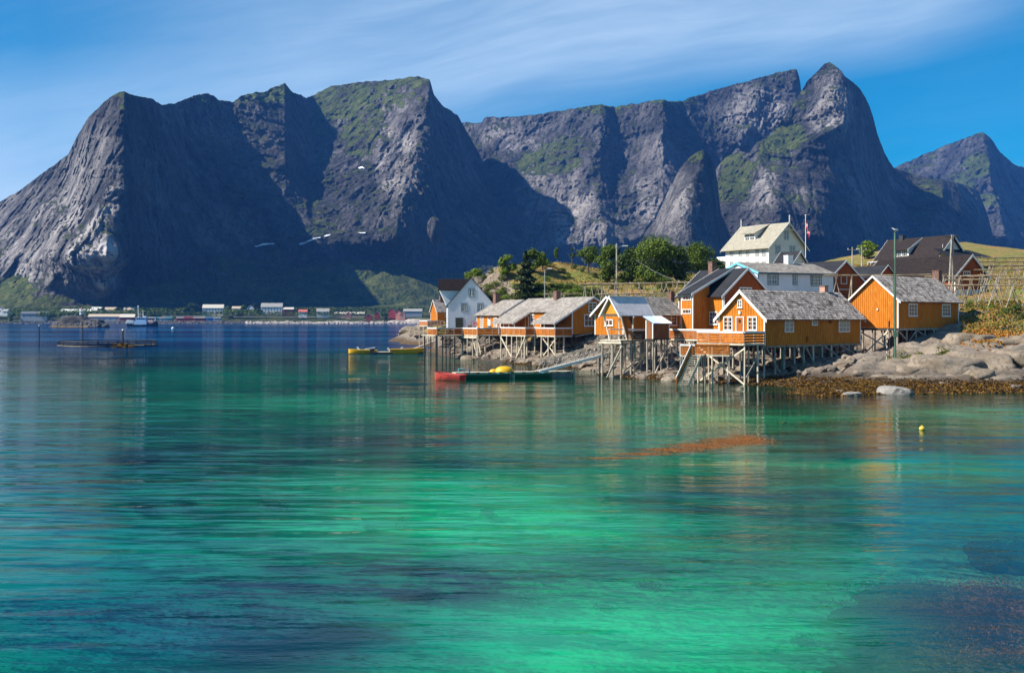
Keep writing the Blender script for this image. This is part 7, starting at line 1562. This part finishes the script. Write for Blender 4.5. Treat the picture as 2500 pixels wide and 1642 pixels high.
# ---------------------------------------------------------------- far shore: village, breakwater, lighthouse, fishing vessel
FW = simple('far white wall', (.72, .72, .70), None); FR = simple('far red wall', (.26, .035, .03), None); FGR = simple('far grey wall', (.33, .36, .40), None); FOC = simple('far tan roof', (.48, .38, .27), None); FRO = simple('far grey roof', (.30, .29, .27), None)
FPK = simple('far pink wall', (.52, .25, .20), None); FRR = simple('far red roof', (.50, .12, .09), None); FBL = simple('far blue wall', (.06, .16, .32), None); FTE = simple('far teal wall', (.10, .26, .28), None); FDK = simple('far slate roof', (.10, .11, .13), None); FCR = simple('far cream roof', (.55, .50, .42), None)
def far_z(D): return np.interp(D, [1255, 1275, 1345, 1440], [0.2, 3.0, 6.0, 10.0])
def farhouse(name, label, cat, x0, x1, ye, yr, yb, D, wm, rm, deg=4, dep=8.0, nwin=0, floors=1, group=None, gable=False, chim=0):
    C = P(x0, 0, D); w = (x1-x0)/F*D; a = math.radians(deg); R = Vector((math.cos(a), math.sin(a), 0)); G = Vector((-math.sin(a), math.cos(a), 0)); C.z = 0
    zb, ze, zr = CZ+(HOR-yb)/F*D, CZ+(HOR-ye)/F*D, CZ+(HOR-yr)/F*D
    rt = thing(name, label, cat, (C.x, C.y, zb), group)
    zb -= 4
    def pt(r, g, z): return C+R*r+G*g+UP*z
    q = MB()
    if gable: q.prism([pt(0, 0, zb), pt(0, 0, ze), pt(w/2, 0, zr), pt(w, 0, ze), pt(w, 0, zb)], G*dep)
    else: q.prism([pt(0, 0, zb), pt(0, 0, ze), pt(0, dep/2, zr), pt(0, dep, ze), pt(0, dep, zb)], R*w)
    q.build('wall', wm, rt)
    for s in (0, 1):
        q = MB()
        if gable:
            b = -.4 if s == 0 else w+.4; q.prism([pt(b, -.4, ze-.1), pt(w/2, -.4, zr+.05), pt(w/2, -.4, zr+.4), pt(b, -.4, ze+.25)], G*(dep+.8))
        else:
            b = -.5 if s == 0 else dep+.5; q.prism([pt(-.4, b, ze-.1), pt(-.4, dep/2, zr+.05), pt(-.4, dep/2, zr+.4), pt(-.4, b, ze+.25)], R*(w+.8))
        q.build('roof', rm, rt)
    if nwin:
        hh = (ze-zb-4)/floors
        for fl_ in range(floors):
            for i in range(nwin):
                r0 = w*(i+.5)/nwin; q = MB(); q.box(pt(r0-.5, -.06, zb+4+hh*(fl_+.3)), R*1.0, G*.05, UP*min(1.5, hh*.5)); q.build('window', DARKMETAL, rt)
    for k in range(chim): q = MB(); q.cbox(pt(w*(k+1)/(chim+1), dep/2, zr+.7), .8, .8, 1.6); q.build('chimney', BRICK, rt)
    return rt
farhouse('house', 'long white two-storey house with cream roof and two window rows on the far shore', 'house', 494, 544, 752, 743.5, 763, 1350, FW, FCR, 4, 9, 7, 2)
farhouse('house', 'wide white two-storey house with grey roof right of the tall conifers on the far shore', 'house', 637, 688, 749.5, 740, 760.5, 1345, FW, FRO, 4, 10, 7, 2, chim=2)
farhouse('house', 'dark red house with cream roof next to the wide white far house', 'house', 691, 716, 755, 750.5, 762, 1345, FR, FCR, 4, 8, 3, 1)
farhouse('house', 'small white far house with bright red roof', 'house', 729, 749, 761.5, 756, 768, 1320, FW, FRR, 4, 8, 3, 1)
farhouse('house', 'white far house with grey roof, right of the red-roofed one', 'house', 773, 803, 761, 753, 768, 1325, FW, FRO, 8, 8, 4, 1, chim=1)
farhouse('house', 'white gabled far house half hidden by trees', 'house', 603, 619, 752, 745.5, 761, 1380, FW, FRO, 0, 9, 2, 2, gable=True)
farhouse('house', 'low white far house with tan roof among trees', 'house', 566, 588, 753, 748, 760, 1390, FW, FOC, 4, 8, 3)
farhouse('shed', 'long low tan drying shed on the far shore', 'shed', 814, 889, 766, 762, 771, 1330, FOC, FCR, 3, 8)
farhouse('house', 'small pale red far house in front of the long low shed', 'house', 844, 856, 767, 762.5, 772, 1320, FPK, FRR, 0, 6, 1, 1, gable=True)
farhouse('boathouse', 'tiny dark red boathouse with a white window near the rocks on the far shore', 'boathouse', 894, 907, 770, 766, 778, 1295, FR, FRO, 0, 6, 1, 1, gable=True)
farhouse('house', 'grey far house with dark gable beside a round tree', 'house', 914, 927, 765, 760.5, 771, 1310, FR, FRO, 0, 6, 1, 1, gable=True)
farhouse('barn', 'dark red barn with steep gable on the far shore', 'barn', 948, 966, 760, 753, 770, 1310, FR, FDK, -6, 9, 1, 1, gable=True)
farhouse('house', 'pink-red far house with pale roof right of the red barn', 'house', 966, 980, 765, 758.5, 774, 1300, FPK, FRR, -6, 8, 2, 1, gable=True)
farhouse('boathouse', 'low pink boathouse in front of the red barn', 'boathouse', 976, 989, 768, 764, 776, 1290, FPK, FRR, 0, 7, 1, 1, gable=True)
farhouse('warehouse', 'long grey-roofed warehouse right of the red barn on the far shore', 'warehouse', 985, 1030, 760, 754, 768, 1330, FGR, FRO, 3, 9)
farhouse('warehouse', 'blue-grey warehouse with white gable end at the left of the far shore', 'warehouse', 50, 113, 766, 760.5, 776, 1290, FGR, FDK, 4, 12, 4)
farhouse('house', 'white far house cut by the left edge of the view', 'house', -14, 6, 755, 748.5, 763, 1330, FW, FRO, 0, 9, 2, 1, gable=True)
farhouse('house', 'low white far house right of the cut-off white one', 'house', 6, 18, 760, 755, 764, 1320, FW, FRO, 0, 7, 1)
farhouse('warehouse', 'long flat white and grey fish hall behind the lighthouse', 'warehouse', 147, 232, 760, 755, 768, 1350, FGR, FW, 4, 14)
farhouse('shed', 'white hall with pale roof behind the fish hall', 'shed', 222, 246, 755, 750, 762, 1390, FW, FW, 4, 10)
farhouse('shed', 'low tan-roofed shed, left of two, above the quay', 'shed', 256, 281, 757, 750, 762, 1370, FPK, FOC, 14, 12, group='tan-roofed sheds above the quay')
farhouse('shed', 'low tan-roofed shed, right of two, above the quay', 'shed', 302, 330, 757, 750, 763, 1370, FPK, FOC, 14, 12, group='tan-roofed sheds above the quay')
farhouse('boathouse', 'dark red boathouse with cream roof left of the fishing vessel', 'boathouse', 292, 327, 774.5, 767, 784, 1262, FR, FCR, 3, 10, 3)
farhouse('shed', 'long weathered grey quay shed behind the lighthouse rock', 'shed', 215, 291, 773, 767, 785, 1266, FGR, FOC, 3, 9, 5)
for i, (x0, x1, m, nm) in enumerate(((352, 374, FR, 'dark red'), (376, 388, FTE, 'teal'), (389, 403, FGR, 'lilac-grey'), (404, 420, FTE, 'blue-green'), (430, 448, FR, 'rust red'), (449, 470, FR, 'deep red'), (472, 500, FR, 'brown-red'), (503, 520, FBL, 'bright blue'), (521, 538, FGR, 'pale grey'))):
    farhouse('container_shed', '%s container-like shed, %s in the quay row right of the vessel' % (nm, ('first', 'second', 'third', 'fourth', 'fifth', 'sixth', 'seventh', 'eighth', 'last')[i]), 'shed', x0, x1, 776, 774.5, 784, 1264, m, m if i % 2 else FRO, 3, 6, group='sheds along the far quay')
# the far bank carries trees and shrubs
for i, (x, yt, w, D, m, lab) in enumerate(((472, 738, 32, 1345, LEAF_D, 'dark round-topped tree left of the long white far house'), (452, 749, 20, 1340, LEAF_D, 'smaller dark tree at the left foot of the round-topped far tree'), (556, 745, 22, 1345, LEAF_D, 'dark tree right of the long white far house'), (595, 743, 20, 1370, LEAF, 'bright tree left of the white gabled far house'), (588, 755, 22, 1340, LEAF_D, 'low dark tree below the white gabled far house'), (624, 740, 13, 1345, CONIF, 'dark pointed tree left of the wide white far house'),
    (628, 750, 11, 1330, CONIF, 'lower dark pointed tree left of the wide white far house'), (768, 752, 15, 1330, LEAF, 'round tree left of the grey-roofed white far house'), (938, 760, 22, 1305, LEAF, 'round green tree between the grey house and the red barn'), (250, 751, 16, 1350, LEAF_D, 'small round tree behind the grey quay shed'), (289, 750, 18, 1345, LEAF_D, 'small round tree between the tan-roofed sheds'), (436, 752, 22, 1345, LEAF, 'green tree above the quay row'), (120, 757, 18, 1310, LEAF, 'shrubby tree right of the blue-grey warehouse'), (138, 757, 18, 1320, LEAF_D, 'shrubby tree left of the fish hall'), (30, 762, 24, 1290, LEAF, 'shrubby tree left of the blue-grey warehouse'), (1000, 748, 20, 1350, LEAF, 'green tree above the long far warehouse'))):
    Xb = (x-1250)/F*D; zz = CZ+(HOR-yt)/F*D-w/F*D*1.0
    tree('far_tree', lab, 'trees in the far village', x, yt, 0, w, D, m, 700, w/F*D*0.085, 6, 0.1, 300+i, z=zz-1.0)
def belt(name, m, x0, x1, y0, y1, D, n, size, seed):
    rs = np.random.RandomState(seed); px = rs.uniform(x0, x1, n); yy = y0+(y1-y0)*rs.rand(n)+fbm(px/14, px*0, px*0+seed, 3)*2.5; Dd = D+rs.uniform(-15, 15, n)
    c = np.stack([(px-1250)/F*Dd, Dd, CZ+(HOR-yy)/F*Dd], -1); me = quads_mesh(name, c, size*(.6+.8*rs.rand(n)), rs.normal(size=(n, 3))+np.array([0, 0, .6]), m, rs); o = bpy.data.objects.new(name, me); COL.objects.link(o); o['kind'] = 'stuff'
belt('far_shrubbery', LEAF_D, 330, 470, 752, 763, 1360, 2600, 1.3, 1); belt('far_shrubbery', LEAF, 545, 640, 756, 766, 1345, 1600, 1.2, 2); belt('far_shrubbery', LEAF, 90, 200, 762, 770, 1300, 1500, 1.2, 3)
belt('far_shrubbery', LEAF_D, 380, 960, 761, 769, 1330, 2600, 1.0, 4); belt('far_shrubbery', LEAF, -80, 420, 756, 770, 1345, 3200, 1.3, 5); belt('far_shrubbery', LEAF_D, -80, 300, 752, 764, 1400, 2000, 1.4, 6); belt('far_shrubbery', LEAF_D, 640, 1040, 750, 758, 1400, 2400, 1.3, 7)
# breakwater stones
STONE = simple('breakwater stone', (.05, .048, .05), (.12, .11, .105), .6, .9, 0.3, 1.5, island=.9); STONE_P = simple('pale bank rock', (.42, .36, .31), (.32, .28, .25), .05, .9, c3=(.15, .13, .11), s3=.2)
def stones(name, m, x0, x1, D, yt, yb, n, size, seed, jit=4.0):
    rs = random.Random(seed); bm = bmesh.new(); bmesh.ops.create_icosphere(bm, subdivisions=1, radius=1); base = [v.co.copy() for v in bm.verts]; fc = [[v.index for v in f.verts] for f in bm.faces]; bm.free(); q = MB()
    for i in range(n):
        x = rs.uniform(x0, x1); f = rs.random(); Dd = D+f*jit; y = yb+(yt-yb)*f; c = P(x, y, Dd); s = size*rs.uniform(.5, 1.4); k = len(q.v); sx, sy, sz = s*rs.uniform(.7, 1.4), s, s*rs.uniform(.5, .9)
        for v in base: q.v.append(c+Vector((v.x*sx, v.y*sy, v.z*sz))*rs.uniform(.8, 1.15))
        q.f += [tuple(k+a for a in g) for g in fc]
    o = q.build(name, m, recalc=False); o['kind'] = 'stuff'; return o
stones('breakwater_stones', STONE, 120, 660, 1252, 784, 792.5, 1500, 1.3, 1, 9)
stones('bank_stones', STONE, -60, 130, 1252, 786, 792, 300, 1.2, 2, 8)
stones('bank_stones', STONE_P, 600, 1060, 1246, 786, 792, 420, 2.0, 3, 14)
for i, (x, y, w, h, D) in enumerate(((705, 787, 22, 3.4, 1262), (745, 785, 20, 3.2, 1270), (790, 786, 24, 3.0, 1265), (835, 784, 26, 4.0, 1272), (880, 786, 26, 3.4, 1262), (930, 785, 22, 3.6, 1265), (975, 783, 30, 5.0, 1272), (1010, 779, 30, 7.5, 1275), (1045, 776, 30, 8.0, 1278), (650, 787, 22, 3, 1265))):
    rock(x, D, w, w*.6, h, 70+i, STONE_P, 'smooth pale rock hump on the far bank right of the breakwater', 'rock humps on the far bank', 'bank_rock', z=0.5, sink=0, sub=3)
# low quay walls and road edges: thin pale lines
for x0, x1, y, D, lab in ((396, 500, 771.5, 1275, 'pale road barrier above the quay shed row'), (570, 770, 773.5, 1285, 'long thin pale road edge below the far houses'), (240, 330, 759.5, 1340, 'thin pale wall above the quay left of the vessel')):
    a, b = P(x0, y, D), P(x1, y, D); q = MB(); q.bar(a, b, 1.0, .5); tagged_mesh(q, 'road_barrier', FCR, lab, 'barrier', a)
# lighthouse on its rock
DL = 735.0
for i, (x, w, h, yb) in enumerate(((190, 24, 12.0, 799), (160, 18, 7.0, 799), (225, 20, 8.5, 799), (245, 14, 4.6, 799), (140, 12, 3.0, 799), (205, 14, 11.5, 799), (176, 14, 9.6, 799))):
    rock(x, DL+(i % 3)*3, w, w*.8, h, 90+i, STONE, 'dark broken rock of the little lighthouse islet', 'rocks of the lighthouse islet', 'islet_rock', z=-.4, sink=0, sub=4, amp=.5)
stones('islet_stones', STONE, 140, 240, DL-8, 782, 799, 420, 1.1, 8, 6); stones('islet_stones', simple('weedy stone', (.20, .14, .05), (.12, .08, .03), .4, .9), 130, 215, DL-12, 797, 800, 160, .8, 9, 3)
c = P(199, 770, DL+2); c.z = 5.0; lh = thing('lighthouse', 'small white lighthouse with a black band on the dark islet', 'lighthouse', c)
q = MB(); q.tube(c, c+UP*6.2, 1.5, 1.25, 12); q.build('tower', FW, lh); q = MB(); q.tube(c+UP*2.2, c+UP*4.0, 1.52, 1.42, 12); q.build('black_band', DARKMETAL, lh); q = MB(); q.tube(c+UP*6.2, c+UP*6.45, 1.9, 1.9, 12); q.build('gallery', FW, lh)
q = MB(); q.tube(c+UP*6.45, c+UP*7.7, .8, .8, 10); q.build('lantern', FW, lh); q = MB(); q.tube(c+UP*7.7, c+UP*8.7, .95, .1, 10); q.build('lantern_roof', FPK, lh); q = MB(); q.cbox(c+Vector((.9, -1.2, 3.2)), .9, .5, 2.0); q.build('door', DARKMETAL, lh)
# fishing vessel
DS = 790.0
c = P(348, 797, DS); vs = thing('fishing_vessel', 'blue-white fishing vessel with a dark hull, crane and masts at the far quay', 'vessel', (c.x, DS, 0))
def sv(x, y, z): return Vector((c.x+x, DS+y, z))
q = MB(); sec = [(-11.5, 2.6, 2.4), (-6, 3.0, 1.6), (0, 3.1, 1.5), (6, 2.9, 2.0), (9.5, 1.7, 3.0), (12, .1, 4.2)]
for x, w, h in sec: q.v += [sv(x, -w, h), sv(x, -w*.75, -.5), sv(x, w*.75, -.5), sv(x, w, h)]
for i in range(5):
    for j in range(4): a = i*4+j; b = i*4+(j+1) % 4; q.f.append((a, b, b+4, a+4))
q.f += [(0, 1, 2, 3), (20, 21, 22, 23)]; q.build('hull', simple('vessel hull', (.010, .022, .045), None), vs)
LB = simple('vessel pale blue', (.30, .46, .64), None)
q = MB(); q.box(sv(-5.5, -2.9, 1.3), (9.5, 0, 0), (0, 5.8, 0), (0, 0, 3.2)); q.build('deckhouse', LB, vs); q = MB(); q.box(sv(-4.5, -2.3, 4.5), (7.5, 0, 0), (0, 4.6, 0), (0, 0, 2.4)); wh = q.build('wheelhouse', LB, vs)
q = MB(); q.box(sv(-5.0, -2.7, 6.9), (8.5, 0, 0), (0, 5.4, 0), (0, 0, .35)); q.build('wheelhouse_roof', FW, vs)
for k in range(4): q = MB(); q.box(sv(-3.9+k*1.7, -2.36, 5.4), (1.1, 0, 0), (0, .05, 0), (0, 0, .9)); q.build('window', DARKMETAL, wh)
for a, b, r, m, nm in ((sv(-3.2, 0, 7), sv(-3.4, 0, 16.3), .38, FW, 'main_mast'), (sv(.4, 0, 7), sv(.4, 0, 12.4), .28, FW, 'mast'), (sv(-2, 0, 7), sv(-2, 0, 12), .12, FW, 'antenna'), (sv(-2.3, -1, 5.5), sv(-9.0, -1, 15.0), .28, DARKMETAL, 'crane_boom'), (sv(10.2, 0, 3), sv(11.0, 0, 7.5), .5, DARKMETAL, 'bow_derrick'), (sv(8.0, 0, 2.4), sv(10.4, 0, 6.0), .3, FW, 'bow_stay')):
    q = MB(); q.tube(a, b, r, r*.6, 6); q.build(nm, m, vs)
ellip('radar_dome', sv(-3.3, 0, 15.4), .7, .7, .7, FW, vs, seg=1)
for x0, z0, w, h, m in ((-12, 2.2, 4.2, 1.8, FW), (-11.5, 4.0, 2.0, 1.2, FW), (-9, 4.0, 1.6, .8, FW), (4.2, 3.0, 5.0, 1.3, FPK), (5, 4.3, 3.5, .7, FW), (1, 7.2, 2.4, .9, FW)):
    q = MB(); q.box(sv(x0, -2.4, z0), (w, 0, 0), (0, 4.6, 0), (0, 0, h)); q.build('deck_gear', m, vs)
for k in range(6): q = MB(); q.tube(sv(-11.5+k*1.2, -2.6, 2.4), sv(-11.5+k*1.2, -2.6, 4.4), .12, .12, 5); q.build('rail_post', FW, vs)
# ---------------------------------------------------------------- snow patches and the lit knoll on the mountain
SNOW = simple('old snow', (.82, .84, .88), (.7, .73, .8), .2, .8)
def snow(pts, label):
    """a patch of snow lying on the rock sheet at the pixels given (x, y, half height)"""
    q = MB(); rows = []
    for x, y, h in pts:
        i = int(np.clip(np.searchsorted(xsA, x), 0, len(xsA)-1)); col = []
        for yy in (y-h, y+h):
            j = int(np.argmin(np.abs(YA[i]-yy))); col.append(P(XA[i, j], YA[i, j], DA[i, j]-6.0))
        rows.append(col)
    for a, b in zip(rows[:-1], rows[1:]): q.box8([a[1], b[1], b[1]+Vector((0, 9, 0)), a[1]+Vector((0, 9, 0)), a[0], b[0], b[0]+Vector((0, 9, 0)), a[0]+Vector((0, 9, 0))])
    tagged_mesh(q, 'snow_patch', SNOW, label, 'snow', rows[0][0])
snow([(730, 596, .5), (736, 595, 1.6), (745, 592, 1.6), (756, 587, 2.2), (766, 583, 1.8), (776, 580, 1.2), (782, 579, .4)], 'long curved snow streak at the foot of the dark cliff')
snow([(790, 576, .8), (797, 574, 1.8), (804, 573, 1.6), (808, 572, .4)], 'short snow patch right of the long snow streak')
snow([(622, 601, .8), (630, 600, 1.4), (640, 597, 1.5), (652, 596, 1.8), (662, 595, 1.6), (667, 595, .5)], 'thin snow streak left of the long curved one')
snow([(873, 410, .5), (878, 409, 1.8), (884, 409, 2.0), (890, 411, .6)], 'small snow patch high in the gully of the middle mountain')
snow([(872, 567, .5), (880, 568, 1.0), (892, 568, .7)], 'tiny snow patch below the middle mountain')
# sunlit rocky knoll in the shaded valley
rock(1063, 1690, 26, 26, 26, 501, M_MT, 'pale green-topped rocky knoll catching sun in the shaded valley', None, 'rocky_knoll', z=P(1063, 548, 1690).z-8, sink=0, sub=4)
# ---------------------------------------------------------------- haze
hm = bpy.data.materials.new('thin blue air'); hm.use_nodes = True; ht = hm.node_tree; ht.nodes.clear()
pv = ht.nodes.new('ShaderNodeVolumePrincipled'); pv.inputs['Color'].default_value = (0.085, 0.32, 0.98, 1); pv.inputs['Density'].default_value = HAZE
pv.inputs['Anisotropy'].default_value = 0.0
ho = ht.nodes.new('ShaderNodeOutputMaterial'); ht.links.new(pv.outputs[0], ho.inputs['Volume'])
hb = MB(); hb.box((-3700, -60, -8), (7400, 0, 0), (0, 5600, 0), (0, 0, 830))
ob = hb.build('haze', hm); ob['kind'] = 'stuff'
hm.cycles.homogeneous_volume = True
